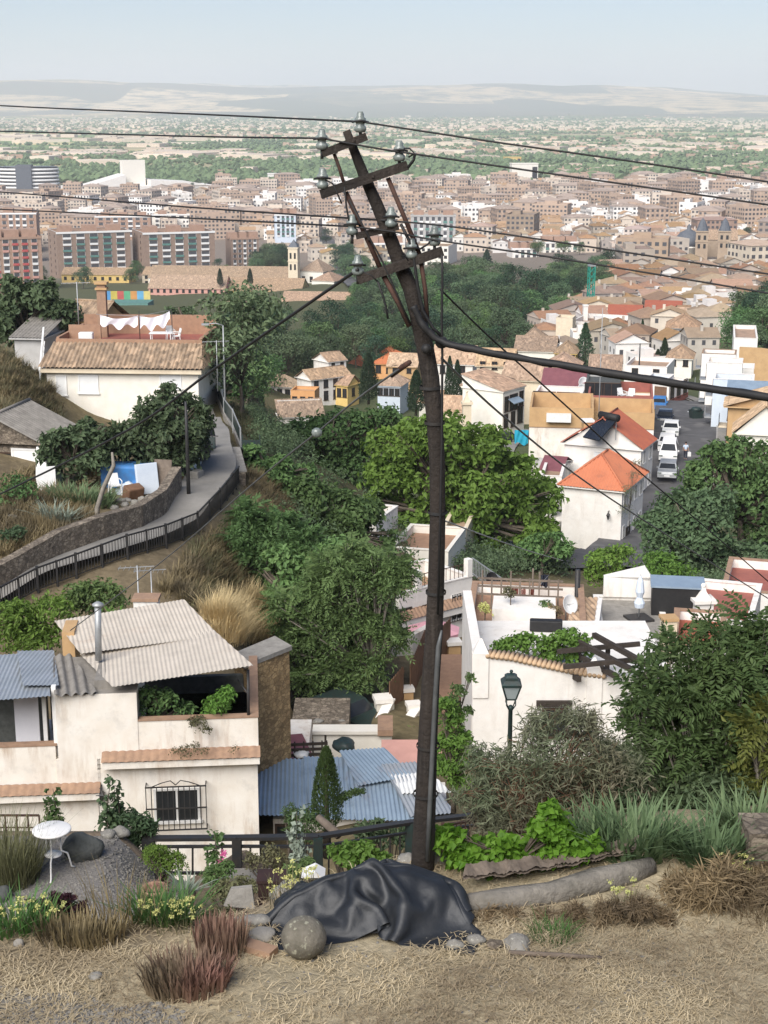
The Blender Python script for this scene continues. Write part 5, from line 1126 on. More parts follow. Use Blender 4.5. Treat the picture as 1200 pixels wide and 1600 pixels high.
# roofs
def sheets(par, mats, per=.09, amp=.016, name='roof_sheet', O=None):
    for q, mt in mats:
        P = [at(*k) - (O if O is not None else Vector()) for k in q]; m = MB(); m.wave(P, P[1]-P[0], per, amp, 0, 'sin', 6, rows=3); m.build(name, MT[mt], par)
sheets(W, [([(138,1019,44.5),(356,997,45.3),(314,938,48.6),(108,957,47.3)], 'corr_grey'), ([(175,1073,41.75),(396,1046,42.2),(350,988,45.75),(137,1009,44.9)], 'corr_grey')], .13, .011, O=O)
sheets(W, [([(-85,1092,41.4),(78,1084,41.5),(92,1014,46.5),(-85,1020,46.5)], 'corr_silver'), ([(40,1066,42.4),(95,1068,42.3),(104,1012,46.2),(48,1016,46.2)], 'corr_silver')], .13, .012, O=O)
sheets(W, [([(84,1084,41.7),(152,1082,41.9),(128,1020,45.4),(100,1022,45.4)], 'fibro')], .28, .05, O=O)
m = MB(); pbx(m, O, 150, 216, 1062, 1076, Y+.4, 3.6); m.build('parapet_top', MT['fibro'], W)
m = MB(); pbx(m, O, 117, 136, 985, 1056, 46.0, 1.2); m.build('side_door', MT['ochre'], W)
MB().tube([loc(O, 163, 1030, 43.9), loc(O, 162, 945, 43.9)], .10, 12).build('flue_pipe', MT['galv'], W); MB().lathe([(.17, 0), (.17, .05), (.05, .12)], loc(O, 162, 945, 43.9), 12).build('flue_cap', MT['galv'], W)
# barred window, wall lamp
c = loc(O, 277, 1284, Y); wn = add_window(W, (c.x, -.02, c.z), 0, 1.36, 1.05, 'plain', 'wide sliding window behind a bulging iron grille')
a, b = loc(O, 231, 1292, Y), loc(O, 321, 1225, Y); g = MB()
for k in range(12): q = a.x + (b.x-a.x)*k/11; g.box(q-.013, q+.013, -.34, -.31, a.z, b.z)
for z in (a.z, (a.z*.5+b.z*.5), b.z): g.box(a.x-.02, b.x+.02, -.345, -.305, z-.018, z+.018)
for s_ in (a.x, b.x): 
    for z in (a.z, b.z): g.box(s_-.015, s_+.015, -.31, 0, z-.015, z+.015)
cx = (a.x+b.x)/2
for s_ in (-1, 1): g.tube([(cx, -.33, b.z+.06), (cx+s_*.15, -.33, b.z+.2), (cx+s_*.4, -.33, b.z+.14), (cx+s_*.7, -.33, b.z+.02)], .016, 5)
g.build('grille', MT['iron'], W)
c = loc(O, 160, 1240, Y); m = MB(); m.lathe([(.05, -.2), (.13, .1), (.17, .12), (.05, .26), (.02, .32)], (c.x, -.3, c.z), 4, rz=.785, smooth=False).bar((c.x, 0, c.z+.3), (c.x, -.3, c.z+.3), .03); tag(link('wall_lamp', m.mesh('wall_lamp', MT['iron']), None, O), 'old iron lantern on the corner of the white house wall', 'lamp')
def leafthing(name, label, spec, Y, n, ln, lm, seed, asp=.5, cat='plant', base=None, stem=.02, **k):
    bl = pblobs(spec, Y, seed); cx = sum(b[0] for b in bl)/len(bl); zb = min(b[2]-b[3] for b in bl); B = Vector((cx, Y, zb)); t = empty(name, B, 0, label, cat)
    lo = [(b[0]-B.x, b[1]-B.y, b[2]-B.z, b[3]) for b in bl]; link('foliage', np_mesh('foliage', *leaf_cloud(lo, n, ln, asp, seed, **k), LV[lm]), t)
    if stem: limbs((0, 0, 0), lo, stem, seed, .3, 5).build('stem', MT['trunk'], t)
    return t
leafthing('potted_shrub', 'bright green shrub on the terrace under the big grey sheet roof', [(340,1100,18),(352,1085,14),(330,1112,14)], 42.7, 900, .13, 'bright', 1)
leafthing('potted_shrub', 'dark fern like shrub on the terrace in the shade of the sheet roof', [(240,1105,20),(262,1095,16),(230,1085,14),(290,1112,14)], 42.8, 900, .16, 'mid', 2)
leafthing('trailing_plant', 'plant trailing over the terrace parapet of the white house', [(310,1132,12),(322,1140,8),(300,1128,8)], 41.9, 260, .10, 'olive', 3, stem=0)
leafthing('wall_moss', 'dark weeds growing on the stained tile ledge', [(285,1175,12),(300,1172,10),(320,1174,8),(365,1172,6),(270,1176,6)], 41.75, 420, .07, 'olive', 4, stem=0)
# stone wall with dry grass on top
A, B = at(388, 1034, 47.0), at(452, 1010, 48.8); zt = (A.z+B.z)/2; dv = Vector((-.55, .9, 0)); m = MB(); m.prism([(A.x, A.y), (B.x, B.y), (B.x+dv.x, B.y+dv.y), (A.x+dv.x, A.y+dv.y)], zt-6, zt-.15); t = empty('stone_wall', (0, 0, 0), 0, 'tall ochre rubble stone wall with slab top beside the white house', 'wall')
m.build('masonry', MT['ochre_stone'], t); m = MB(); m.prism([(A.x-.1, A.y-.1), (B.x+.1, B.y-.1), (B.x+dv.x, B.y+dv.y), (A.x+dv.x-.1, A.y+dv.y)], zt-.15, zt); m.build('coping', MT['concrete'], t)
# ---- scrub on the slopes
def scatter_tufts(name, polys, n, lm, seed, h=(.3, .7), per=26, wd=.035, lean=.5, Y0=27.5):
    r = random.Random(seed); parts = []
    for poly in polys:
        xs, ys = [p[0] for p in poly], [p[1] for p in poly]
        k = 0
        while k < n // len(polys):
            px, py = r.uniform(min(xs), max(xs)), r.uniform(min(ys), max(ys))
            ins = False
            for i in range(len(poly)):
                (ax, ay), (bx, by) = poly[i], poly[i-1]
                if (ay > py) != (by > py) and px < (bx-ax)*(py-ay)/(by-ay)+ax: ins = not ins
            if not ins: continue
            k += 1; p = gp(px, py, Y0); parts.append(blades(per, (p.x, p.y), (.35, .35), r.uniform(*h), wd, r.randint(0, 9999), lean, 2, ground=p.z-.03))
    return tag(link(name, np_mesh(name, *merge(parts), LV[lm])), kind='stuff')
def grove(name, polys, n, lm, seed, r_=(.5, 1.3), per=110, ln=.22, Y0=27.5):
    r = random.Random(seed); bl = []
    for poly in polys:
        xs, ys = [p[0] for p in poly], [p[1] for p in poly]; k = 0
        while k < n // len(polys):
            px, py = r.uniform(min(xs), max(xs)), r.uniform(min(ys), max(ys)); ins = False
            for i in range(len(poly)):
                (ax, ay), (bx, by) = poly[i], poly[i-1]
                if (ay > py) != (by > py) and px < (bx-ax)*(py-ay)/(by-ay)+ax: ins = not ins
            if not ins: continue
            k += 1; p = gp(px, py, Y0); q = r.uniform(*r_); bl.append((p.x, p.y, p.z+q*.4, q))
    return tag(link(name, np_mesh(name, *leaf_cloud(bl, per*len(bl), ln, .5, seed, inner=.3), LV[lm])), kind='stuff')
scatter_tufts('dry_scrub', [[(0,560),(60,575),(95,650),(60,700),(0,680)], [(300,870),(345,830),(420,770),(430,830),(400,900),(330,960),(250,930)], [(380,740),(470,760),(440,830),(390,800)], [(0,760),(60,740),(140,790),(150,840),(40,880),(0,890)], [(-260,580),(0,560),(0,660),(-260,720)], [(-260,760),(-20,760),(-60,900),(-260,960)]], 2300, 'drybush', 1, (.3, .75))
scatter_tufts('olive_scrub', [[(0,540),(70,580),(100,660),(40,690),(0,660)], [(300,860),(420,780),(420,900),(300,960)], [(340,600),(400,620),(420,700),(385,690)]], 700, 'olive', 2, (.3, .8))
scatter_tufts('hay_grass', [[(325,975),(345,950),(400,950),(425,985),(410,1010),(360,1012)]], 260, 'hay', 3, (.7, 1.3), 30, .03, .35)
grove('undergrowth', [[(420,700),(560,720),(640,880),(600,1080),(450,1080),(410,900)], [(700,880),(860,870),(880,900),(720,910)], [(1000,880),(1200,880),(1200,960),(1020,930)], [(380,640),(440,650),(470,720),(400,710)], [(-260,500),(-20,490),(-20,535),(-260,580)]], 520, 'forest_a', 4)
# ---- lane with railing on the spur
RL = [(-70,975,53.6),(0,950,56.5),(60,929,58.6),(120,907,60.2),(200,884,62.3),(260,861,64.6),(310,831,68),(345,799,72),(364,772,76),(374,748,79)]
RW = [at(*q) for q in RL]
def rib(name, pts, wd, mat, dz=.10, side=0.0, n=3, kind='structure'):
    P = [Vector(p) for p in pts]; out = []
    for i in range(len(P)-1):
        p0, p1, p2, p3 = P[max(i-1, 0)], P[i], P[i+1], P[min(i+2, len(P)-1)]
        for k in range(6):
            t = k/6; out.append(.5*((2*p1)+(p2-p0)*t+(2*p0-5*p1+4*p2-p3)*t*t+(3*p1-p0-3*p2+p3)*t**3))
    out.append(P[-1]); V = []
    for i, p in enumerate(out):
        d = out[min(i+1, len(out)-1)] - out[max(i-1, 0)]; s_ = Vector((d.y, -d.x, 0)).normalized()
        row = [p + s_*(side + wd*(j/n-.5)) for j in range(n+1)]; zz = max(H(q.x, q.y) for q in row) + dz
        V += [(q.x, q.y, zz) for q in row]
    I = np.arange(len(V)).reshape(-1, n+1); F = np.stack([I[:-1,:-1], I[:-1,1:], I[1:,1:], I[1:,:-1]], -1).reshape(-1, 4)
    return tag(link(name, np_mesh(name, V, F, MT[mat], True)), kind=kind), out
LANE = RW + [at(366, 722, 83), at(362, 692, 88.5), at(352, 665, 95), at(340, 640, 103), at(325, 612, 114)]
for p in LANE: p.z = 0
rib('lane', LANE, 2.3, 'lane', .08, -1.3)
fe = empty('lane_railing', RW[0], 0, 'long dark iron railing winding along the outer edge of the lane', 'railing'); O = RW[0].copy(); m = MB(); tops = []
for i in range(len(RW)-1):
    a, b = RW[i].copy(), RW[i+1].copy(); a.z = H(a.x, a.y)+.05; b.z = H(b.x, b.y)+.05; a -= O; b -= O; up = Vector((0, 0, 1.0)); n = max(3, int((b-a).length/.16)); m = MB()
    m.bar(a+up, b+up, .06).bar(a+up*.12, b+up*.12, .04)
    for k in range(n): m.bar(a.lerp(b, k/n)+up*.12, a.lerp(b, k/n)+up, .025)
    m.build('bars', MT['iron'], fe); MB().bar(a-up*.3, a+up*1.08, .10).bar(a.lerp(b, .5)-up*.3, a.lerp(b, .5)+up*1.05, .08).build('post', MT['iron'], fe)
def wallrun(label, pts, hgt, thick, mat, name='wall', cat='wall', cap=None):
    P = [Vector(p) for p in pts]; t = empty(name, P[0], 0, label, cat); m = MB(); c_ = MB()
    for i in range(len(P)-1):
        a, b = P[i]-P[0], P[i+1]-P[0]; d = (b-a); s_ = Vector((-d.y, d.x, 0)).normalized()*thick
        m.raw([a-Vector((0,0,1.5)), b-Vector((0,0,1.5)), b+s_-Vector((0,0,1.5)), a+s_-Vector((0,0,1.5)), a+Vector((0,0,hgt)), b+Vector((0,0,hgt)), b+s_+Vector((0,0,hgt)), a+s_+Vector((0,0,hgt))], [(0,1,5,4),(2,3,7,6),(4,5,6,7),(3,0,4,7),(1,2,6,5)])
        if cap: c_.bar(a+s_*.5+Vector((0,0,hgt+.04)), b+s_*.5+Vector((0,0,hgt+.04)), thick*1.25, .08)
    m.build('masonry', MT[mat], t)
    if cap: c_.build('coping', MT[cap], t)
    return t
def gnd(*q): p = on(*q); return p
wallrun('long dry stone retaining wall between the lane and the ramshackle garden', [gnd(-60,942,56.2), gnd(30,919,59.0), gnd(100,894,61.6), gnd(170,864,64.0), gnd(225,838,66.4), gnd(262,810,69.4), gnd(285,781,73)], 1.2, .45, 'rubble', 'retaining_wall')
wallrun('crumbling stone parapet at the bend of the lane', [gnd(384,748,79.5), gnd(374,722,84), gnd(388,705,87)], .9, .5, 'rubble', 'parapet_wall', cap='concrete')
wallrun('low wall along the upper lane below the street mast', [gnd(388,700,88), gnd(374,672,95), gnd(358,645,103), gnd(342,618,112), gnd(322,592,124)], .6, .3, 'concrete', 'parapet_wall')
t = empty('mesh_fence', gnd(378,697,88.5), 0, 'dark green mesh fence on the wall of the upper lane', 'fence'); O = t.location; m = MB(); pts = [gnd(376,690,89.5), gnd(364,665,96), gnd(350,640,104), gnd(336,616,113)]
for i in range(3):
    a, b = pts[i]-O, pts[i+1]-O; m.raw([a+Vector((0,0,.62)), b+Vector((0,0,.62)), b+Vector((0,0,1.5)), a+Vector((0,0,1.5)), a+Vector((.03,0,.62)), b+Vector((.03,0,.62)), b+Vector((.03,0,1.5)), a+Vector((.03,0,1.5))], [(0,1,2,3),(7,6,5,4),(3,2,6,7),(0,4,5,1)]); MB().bar(a, a+Vector((0,0,1.6)), .08).build('post', MT['galv'], t); MB().bar(a+Vector((0,0,1.52)), b+Vector((0,0,1.52)), .06).build('rail', MT['galv'], t)
m.build('mesh_panel', MT['iron_green'], t)
p = gnd(393,722,86); m = MB(); m.box(-.5, .5, -.02, .02, .2, 1.7).bar((-.5,0,-.5), (-.5,0,2), .06).bar((.5,0,-.5), (.5,0,2), .06); tag(m.build('wire_gate', MT['iron_green'], None, p), 'grey wire mesh gate panel at the bend of the lane', 'gate')
# ---- ramshackle garden
def plastic_chair(label, pos, rz, s=1.0, cat='chair'):
    t = empty('plastic_chair', pos, rz, label, cat); MB().box(-.24, .24, -.24, .24, .42, .46).build('seat', MT['plastic_w'], t)
    m = MB(); m.raw([(-.25,.22,.46),(.25,.22,.46),(.22,.34,.90),(-.22,.34,.90),(-.25,.25,.46),(.25,.25,.46),(.22,.37,.90),(-.22,.37,.90)], [(0,1,2,3),(7,6,5,4),(3,2,6,7),(0,4,5,1),(1,5,6,2),(0,3,7,4)]); m.build('backrest', MT['plastic_w'], t)
    for sx in (-1, 1):
        for sy in (-1, 1): MB().bar((sx*.22, sy*.22, .43), (sx*.25, sy*.25, 0), .045).build('leg', MT['plastic_w'], t)
        MB().tube([(sx*.26, -.22, .45), (sx*.28, -.24, .64), (sx*.28, .1, .66), (sx*.25, .28, .66)], .022, 5).build('armrest', MT['plastic_w'], t)
    t.scale = (s,)*3; return t
plastic_chair('white plastic chair standing in the cluttered garden', gnd(181,794,73), .4, 1.1)
def tbox(name, label, pos, dims_, rz, mat, cat, tilt=0):
    m = MB(); a, b, c = dims_; m.box(-a/2, a/2, -b/2, b/2, 0, c, M=Matrix.Rotation(tilt, 4, 'X')); n = 5
    o = m.build(name, MT[mat], None, pos); o.rotation_euler = (0, 0, rz); bv = o.modifiers.new('bevel', 'BEVEL'); bv.width = min(dims_)*.12; bv.segments = 2; return tag(o, label, cat)
tbox('tarp_box', 'dark blue tarpaulin covered box beneath the fig tree', gnd(208,778,75.5), (3.0, 1.2, 1.2), -.1, 'cloth_blue', 'covered box')
rock('bundle of bright blue plastic sheet behind the board', 222, 785, 73.6, 18, 16, 'cloth_blue', 30, name='plastic_bundle', cat='bundle'); rock('faded grey blue cloth bundle beside the plastic chair', 197, 785, 73.4, 15, 17, 'blueish', 31, name='cloth_bundle', cat='bundle')
tbox('mattress', 'pale mattress propped upright between bundle and board', gnd(233,789,73.0), (1.1, .22, 1.5), .5, 'blueish', 'mattress', -.2); tbox('wood_board', 'grey wooden board leaning upright at the end of the garden', gnd(254,783,73.4), (.9, .08, 1.5), -.2, 'wood', 'board', -.22)
tbox('crate', 'broken brown crate in front of the cloth bundle', gnd(208,801,72.2), (.9, .6, .7), .7, 'wood_brown', 'crate', .3)
for i, (px, py, Y) in enumerate([(190,812,71.0),(200,808,71.4),(212,815,70.6),(196,820,70.2),(222,806,71.6),(150,806,71),(120,842,66),(60,850,65),(92,800,69.5),(20,820,66),(140,832,68),(236,800,71.8),(180,826,69.5)]): rock('pale rubble stone strewn over the cluttered garden', px, py, Y, 7, 5, 'stone', 40+i, 'rubble stones in the garden')
A, B = gnd(154,845,67), gnd(160,800,70); m = MB(); m.tube([A-Vector((0,0,.4)), A+Vector((0,0,.6)), Vector((A.x+.35, A.y, A.z+1.6)), Vector((A.x+.85, A.y, A.z+2.6)), Vector((A.x+.8, A.y, A.z+3.2))], [.12,.11,.10,.09,.05], 8, wob=.1, rng=RG); tag(m.build('dead_tree', MT['trunk_pale']), 'crooked bare dead trunk rising from the garden wall', 'dead tree')
tuft('agave_bed', 'grey green strap leaved clump in the middle of the garden', 130, 800, 420, 50, .9, .9, .08, 'iris', 40, 70, .5); tuft('agave_bed', 'pale agave clump lower in the garden', 92, 845, 160, 26, .6, .9, .07, 'grey_agave', 41, 66, .5); tuft('cane_fence', 'short brown cane fence in the garden soil', 62, 862, 150, 30, .2, .8, .05, 'drybush', 42, 64.5, .08, cat='fence')
leafthing('shrub', 'dark green citrus shrub at the frame edge of the garden', [(15,780,22),(40,770,20),(0,800,22),(20,755,18)], 68, 900, .2, 'mid', 5, cat='shrub'); leafthing('shrub', 'low dark shrub below the citrus shrub', [(5,850,20),(20,835,14)], 62, 500, .2, 'fig', 6, cat='shrub'); leafthing('shrub', 'small green shrub before the garden wall', [(108,860,12),(120,845,10)], 65.5, 400, .14, 'mid', 7, cat='shrub')
def figtree(label, base, Y, spec, n, seed, lm='fig', ln=.30, r0=.13, **k): 
    b = gnd(*base, Y); return tree(label, b, pblobs(spec, Y, seed), n, ln, lm, r0, seed, asp=.6, mid=.5, gap=k.pop('gap', 1.2), **k)
figtree('large dark fig tree hiding the lower wall of the tiled roof house', (232,790), 76, [(205,684,28),(245,650,34),(278,645,32),(300,668,26),(225,705,36),(265,690,44),(295,700,32),(190,700,34),(240,730,34),(275,725,30),(255,618,17),(225,652,16),(312,645,14)], 12000, 3)
figtree('smaller dark fig tree beside the ruined shed', (107,790), 75, [(95,694,24),(125,686,25),(150,694,24),(110,722,30),(80,712,20),(145,722,26),(165,672,13),(135,666,11),(75,690,12)], 6000, 4)
figtree('brownish half dead tree between the two fig trees', (150,790), 75.5, [(150,735,18),(165,745,16),(140,755,14)], 900, 6, 'drybush', r0=.08)
S = house('ruined rubble shed with patched roof and white plank doors at the frame edge', 62, 768, 690, 79, -70, 80, -12, 'gable_y', 'rubble', 'fibro', 1.3, .4, name='shed', cat='shed'); add_door(S, facept(S, 'a', 45, 758)+Vector((0, -.03, 0)), 0, 1.5, 1.9, 'frame_w'); wat(S, 'a', 8, 735, 1.0, 1.0, 'dark')
tbox('door_leaf', 'loose white door leaf leaning beside the shed', gnd(72,775,76), (1.1, .06, 1.9), -.3, 'frame_w', 'door leaf', -.15); tbox('drum', 'dark green metal cabinet beside the small fig tree', gnd(88,775,75.5), (.8, .7, 1.6), .2, 'iron_green', 'cabinet'); tbox('sheet', 'white sheet stood on end before the dark green cabinet', gnd(75,788,73.5), (.9, .08, 1.3), .3, 'frame_w', 'sheet', -.1)
# lane furniture
def scooter(label, pos, rz, mat):
    t = empty('scooter', pos, rz, label, 'scooter')
    for x_ in (-.62, .62):
        w_ = MB(); w_.tube([(x_, -.06, .25), (x_, .06, .25)], .25, 16); wo_ = w_.build('wheel', MT['rubber'], t); MB().tube([(x_, -.065, .25), (x_, .065, .25)], .14, 10).build('rim', MT['galv'], wo_)
    m = MB(); m.extr([(-.85, -.16, .48), (-.2, -.16, .34), (.35, -.14, .30), (.45, -.12, .34), (-.05, -.16, .60), (-.3, -.17, .76), (-.9, -.12, .70)], (0, .32, 0)); m.extr([(.38, -.2, .35), (.52, -.2, .35), (.66, -.14, .95), (.54, -.14, .98)], (0, .4, 0)).tube([(.62, 0, .25), (.60, 0, .6), (.52, 0, 1.02)], .05, 6); m.build('body', MT[mat], t)
    MB().box(-.85, -.05, -.15, .15, .74, .84).build('seat', MT['rubber'], t); MB().tube([(.50, -.36, 1.05), (.52, 0, 1.03), (.50, .36, 1.05)], .025, 6).build('handlebar', MT['iron'], t)
    m = MB(); m.raw([(.60,-.18,1.0),(.60,.18,1.0),(.48,.15,1.42),(.48,-.15,1.42)], [(0,1,2,3)]); m.build('windscreen', MT['solar'], t); MB().box(-.92, -.88, -.1, .1, .45, .60).build('number_plate', MT['plastic_w'], t); MB().box(-.92, -.6, -.18, .18, .86, 1.12).build('top_box', MT[mat], t); MB().box(-.915, -.89, -.1, .1, .64, .70).build('tail_light', MT['redband'], t); return t
scooter('black parked scooter, rear of the two by the white board on the lane', gnd(319,742,79.2), 1.35, 'rubber'); scooter('dark scooter parked ahead of another on the lane', gnd(327,727,81.5), 1.3, 'iron_green')
tbox('board', 'white board standing between the lamp mast and the scooters', gnd(304,745,78), (.5, .08, 1.7), .9, 'frame_w', 'board'); tbox('trough', 'pale concrete planter trough on the lane', gnd(308,770,76), (.7, .5, .5), 1.2, 'concrete', 'planter')
leafthing('trough_plant', 'small plant in the pale trough on the lane', [(308,752,6),(306,747,4)], 76, 90, .12, 'mid', 8)
def mast(label, px, py, Y, h, r_=.06, name='mast', arm=None, mat='iron'):
    p = gnd(px, py, Y); t = empty(name, p, 0, label, 'mast'); MB().tube([(0,0,-.8), (0,0,h*.6), (0,0,h)], [r_, r_*.85, r_*.6], 8).build('post', MT[mat], t)
    if arm: MB().tube([(0,0,h), (arm*.4,0,h+.15), (arm,0,h+.1)], r_*.5, 6).build('arm', MT[mat], t); MB().box(arm-.25, arm+.25, -.12, .12, h+.02, h+.14).build('lamp_head', MT['galv'], t)
    return t
mast('dark wooden lamp mast at the garden corner of the lane', 296, 806, 72, 4.6, .10); mast('tall grey street mast with arm by the upper lane', 352, 640, 104, 6.6, .07, 'street_mast', -1.2, 'galv'); mast('second grey street mast with arm further up the lane', 349, 612, 113, 5.2, .06, 'street_mast', .9, 'galv')
def antenna(label, px, py, Y, h, z=None, s=1.0):
    p = gnd(px, py, Y) if z is None else at(px, py, Y); t = empty('tv_antenna', p, 0, label, 'antenna'); MB().tube([(0,0,-.5), (0,0,h)], .025*s, 6).build('pole', MT['galv'], t); m = MB(); m.bar((-.7*s,0,h-.1), (.6*s,.1,h-.05), .025*s)
    for k in range(7): x_ = -.65*s+k*.19*s; m.bar((x_, -.25*s, h-.1), (x_, .25*s, h-.09), .012*s)
    m.build('aerial', MT['galv'], t); return t
antenna('tv antenna on a thin pole just above the lane railing', 216, 925, 53.5, 4.2, s=1.0); antenna('second tv antenna pole with rusty shaft beside the first', 237, 925, 53.8, 4.0, s=.9)
for px, h, lab, mt in ((68, 1.6, 'pale', 'wood'), (76, 1.4, 'short pale', 'wood'), (133, 1.7, 'brown', 'wood_brown'), (259, 1.9, 'blue grey', 'galv'), (281, 1.4, 'light grey', 'galv')):
    p = gnd(px, 950, 52.5) if px < 200 else gnd(px, 945, 52.2); tag(MB().tube([p-Vector((0,0,.5)), p+Vector((0,0,h))], .06, 7).build('stake', MT[mt]), lab + ' upright stake on the slope below the lane railing', 'stake')
m = MB(); p = at(229, 940, 49.5); m.box(-.4, .4, -.3, .3, -1.5, .1, 0).box(-.45, .45, -.35, .35, .1, .2, 1); tag(m.build('chimney_stack', [MT['white'], MT['terracotta']], None, p), 'small white chimney with red cap behind the sheet roof', 'chimney')
leafthing('bush', 'large yellow green bush behind the silver sheet roof', [(40,985,38),(85,960,30),(20,965,28),(60,1005,30),(105,990,24),(10,1000,28)], 50.5, 3200, .20, 'bright', 9, cat='bush'); leafthing('bush', 'darker green bush under the lane railing', [(130,935,28),(165,930,24),(110,945,20),(185,940,14)], 53, 1800, .2, 'mid', 10, cat='bush')
tuft('yucca', 'spiky yucca under the lane railing', 177, 905, 60, 8, .2, 1.0, .10, 'bright', 44, 56, .7)
# ---- blue sheet roofed shed and neighbours
O = at(550, 1300, 44.5); t = empty('sheet_roof_shed', O, 0, 'low shed with patched blue grey corrugated roof behind the thuja', 'shed'); m = MB(); pbx(m, O, 428, 640, 1280, 1420, 45.0, 3.2); pbx(m, O, 640, 700, 1284, 1420, 45.4, 3.0); m.build('wall', MT['white_old'], t)
sheets(t, [([(390,1273,44.4),(482,1276,44.5),(476,1186,48.6),(388,1192,48.5)], 'corr_blue'), ([(478,1279,44.5),(560,1281,44.6),(536,1183,48.8),(474,1187,48.7)], 'corr_blue'), ([(556,1281,44.55),(655,1283,44.7),(600,1178,49.0),(532,1183,48.9)], 'corr_blue'), ([(560,1228,46.5),(645,1212,47.3),(602,1168,49.3),(530,1172,49.0)], 'corr_blue'), ([(640,1276,44.8),(712,1270,45.2),(650,1190,48.3),(596,1196,48.0)], 'corr_silver'), ([(628,1240,46.1),(705,1238,46.3),(672,1206,47.6),(610,1212,47.3)], 'plastic_w')], .14, .022, O=O)
add_window(t, loc(O, 452, 1318, 45.0)+Vector((0,-.02,0)), 0, .9, .7, 'dark')
t = empty('lean_to', at(440, 1190, 51), 0, 'maroon sheet roofed lean to beside the white house', 'lean-to'); O = t.location; m = MB()
for q in ([(403,1192,50.2),(490,1182,50.6),(472,1146,53.0),(403,1152,52.8)], [(403,1153,52.9),(464,1150,53.1),(442,1118,55.6),(403,1121,55.4)]):
    P = [at(*k)-O for k in q]; m.extr(P, (0, 0, -.08))
m.build('roof', MT['maroon'], t); m = MB(); pbx(m, O, 405, 480, 1192, 1300, 50.5, 4); m.build('wall', MT['white_old'], t)
t = empty('wood_rack', at(468, 1190, 50), .1, 'dark wooden slatted rack standing behind the blue sheet roof', 'rack'); m = MB()
for x_ in (-.95, .95): m.bar((x_, 0, -.2), (x_, 0, .75), .07); m.bar((x_, .5, -.2), (x_, .5, .75), .07)
m.build('posts', MT['wood_dark'], t); m = MB()
for z in (.25, .45, .65): m.bar((-1, 0, z), (1, 0, z), .05, .10)
for k in range(6): m.bar((-.8+k*.32, .02, .1), (-.8+k*.32, .02, .75), .05)
m.build('slats', MT['wood_dark'], t)
rock('green tarpaulin bundle beside the dark wooden rack', 535, 1165, 51.5, 19, 13, 'iron_green', 50, name='tarp_bundle', cat='bundle', free=True); rock('white sack lying by the dark wooden rack', 470, 1178, 50.0, 13, 7, 'plastic_w', 51, name='sack', cat='sack', free=True)
t = empty('rubble_roof', at(500, 1140, 58), 0, 'low cream wall with red capping before the covered cars', 'wall'); O = t.location; m = MB(); pbx(m, O, 490, 612, 1148, 1260, 55, .5); m.build('masonry', MT['ivory'], t); m = MB(); pbx(m, O, 488, 590, 1143, 1148, 54.9, .7); m.build('coping', MT['ivory'], t); m = MB(); pbx(m, O, 590, 614, 1141, 1150, 54.8, 1.5); m.build('cap', MT['terracotta'], t)
t = empty('ruined_roof', at(500, 1140, 58), 0, 'rubble strewn flat roof before the black covered car', 'ruin'); O = t.location; m = MB(); pbx(m, O, 455, 545, 1138, 1220, 56, 3.2); m.build('wall', MT['rubble'], t)
for i in range(26): q = at(random.Random(i).uniform(462, 540), random.Random(i+50).uniform(1126, 1140), 57); rock('grey lump on the rubble strewn roof', q.x*0+random.Random(i).uniform(465, 538), 1136-random.Random(i+9).uniform(0, 9), 56.4+random.Random(i+3).uniform(0, 2.2), 7, 5, 'stone', 60+i, 'lumps on the ruined roof', free=True)
c1 = car('black covered car parked under the trees of heaven', gnd(488,1132,62.5), 2.0, 'rubber', 'hatch', 1.0); c1['group'] = 'cars under the trees'; c2 = car('dark car half hidden beside the black covered car', gnd(538,1140,60.5), 2.4, 'iron_green', 'hatch', .95); c2['group'] = 'cars under the trees'
# gate, stair walls, brick terrace
t = empty('terrace', at(705, 1120, 61.7), 0, 'raised terrace paved with red brick beside the white pergola house', 'terrace'); O = t.location; z = O.z; a, b, c, d = at(655,1122,61.7), at(752,1122,61.7), at(756,1028,69.5), at(690,1028,69.5)
MB().prism([(p.x-O.x, p.y-O.y) for p in (a, b, c, d)], -3.2, -.05).build('wall', MT['ivory'], t); MB().prism([(p.x-O.x, p.y-O.y) for p in (a, b, c, d)], -.049, .0).build('floor', MT['brick'], t)
def pillar(label, px, pt, pb_, Y, w_=.55, mat='ivory'):
    p = at(px, pb_, Y); h = at(px, pt, Y).z-p.z; t = empty('gate_pillar', p, .2, label, 'pillar'); MB().box(-w_/2, w_/2, -w_/2, w_/2, -1.5, h-.18).build('shaft', MT[mat], t); MB().box(-w_*.62, w_*.62, -w_*.62, w_*.62, h-.18, h).build('cap', MT['white'], t)
pillar('cream gate pillar left of the brown wooden gate', 598, 1088, 1140, 60.5, .62); pillar('slim brick pillar between the two brown gates', 637, 1073, 1112, 63, .42, 'ochre'); pillar('brick pillar at the far end of the plank fence', 708, 1000, 1040, 71, .6, 'ochre'); pillar('low cream pillar at the top of the stair wall', 646, 1098, 1140, 60.5, .5)
def plank(label, a, b, h, name='plank_fence'):
    A, B = at(*a), at(*b); t = empty(name, A, 0, label, 'fence' if name == 'plank_fence' else 'gate'); d = B-A; d.z = 0; n = max(4, int(d.length/.14)); m = MB()
    for k in range(n): q = d*(k/n); q2 = d*((k+.9)/n); m.bar(q+Vector((0,0,-.5)), q+Vector((0,0,h-.05*(k % 2))), .12, .03, up=(d.y, -d.x, 0))
    m.build('planks', MT['wood_brown'], t); MB().bar(Vector((0,.05,.3)), d+Vector((0,.05,.3)), .06).bar(Vector((0,.05,h-.3)), d+Vector((0,.05,h-.3)), .06).build('rails', MT['wood_brown'], t)
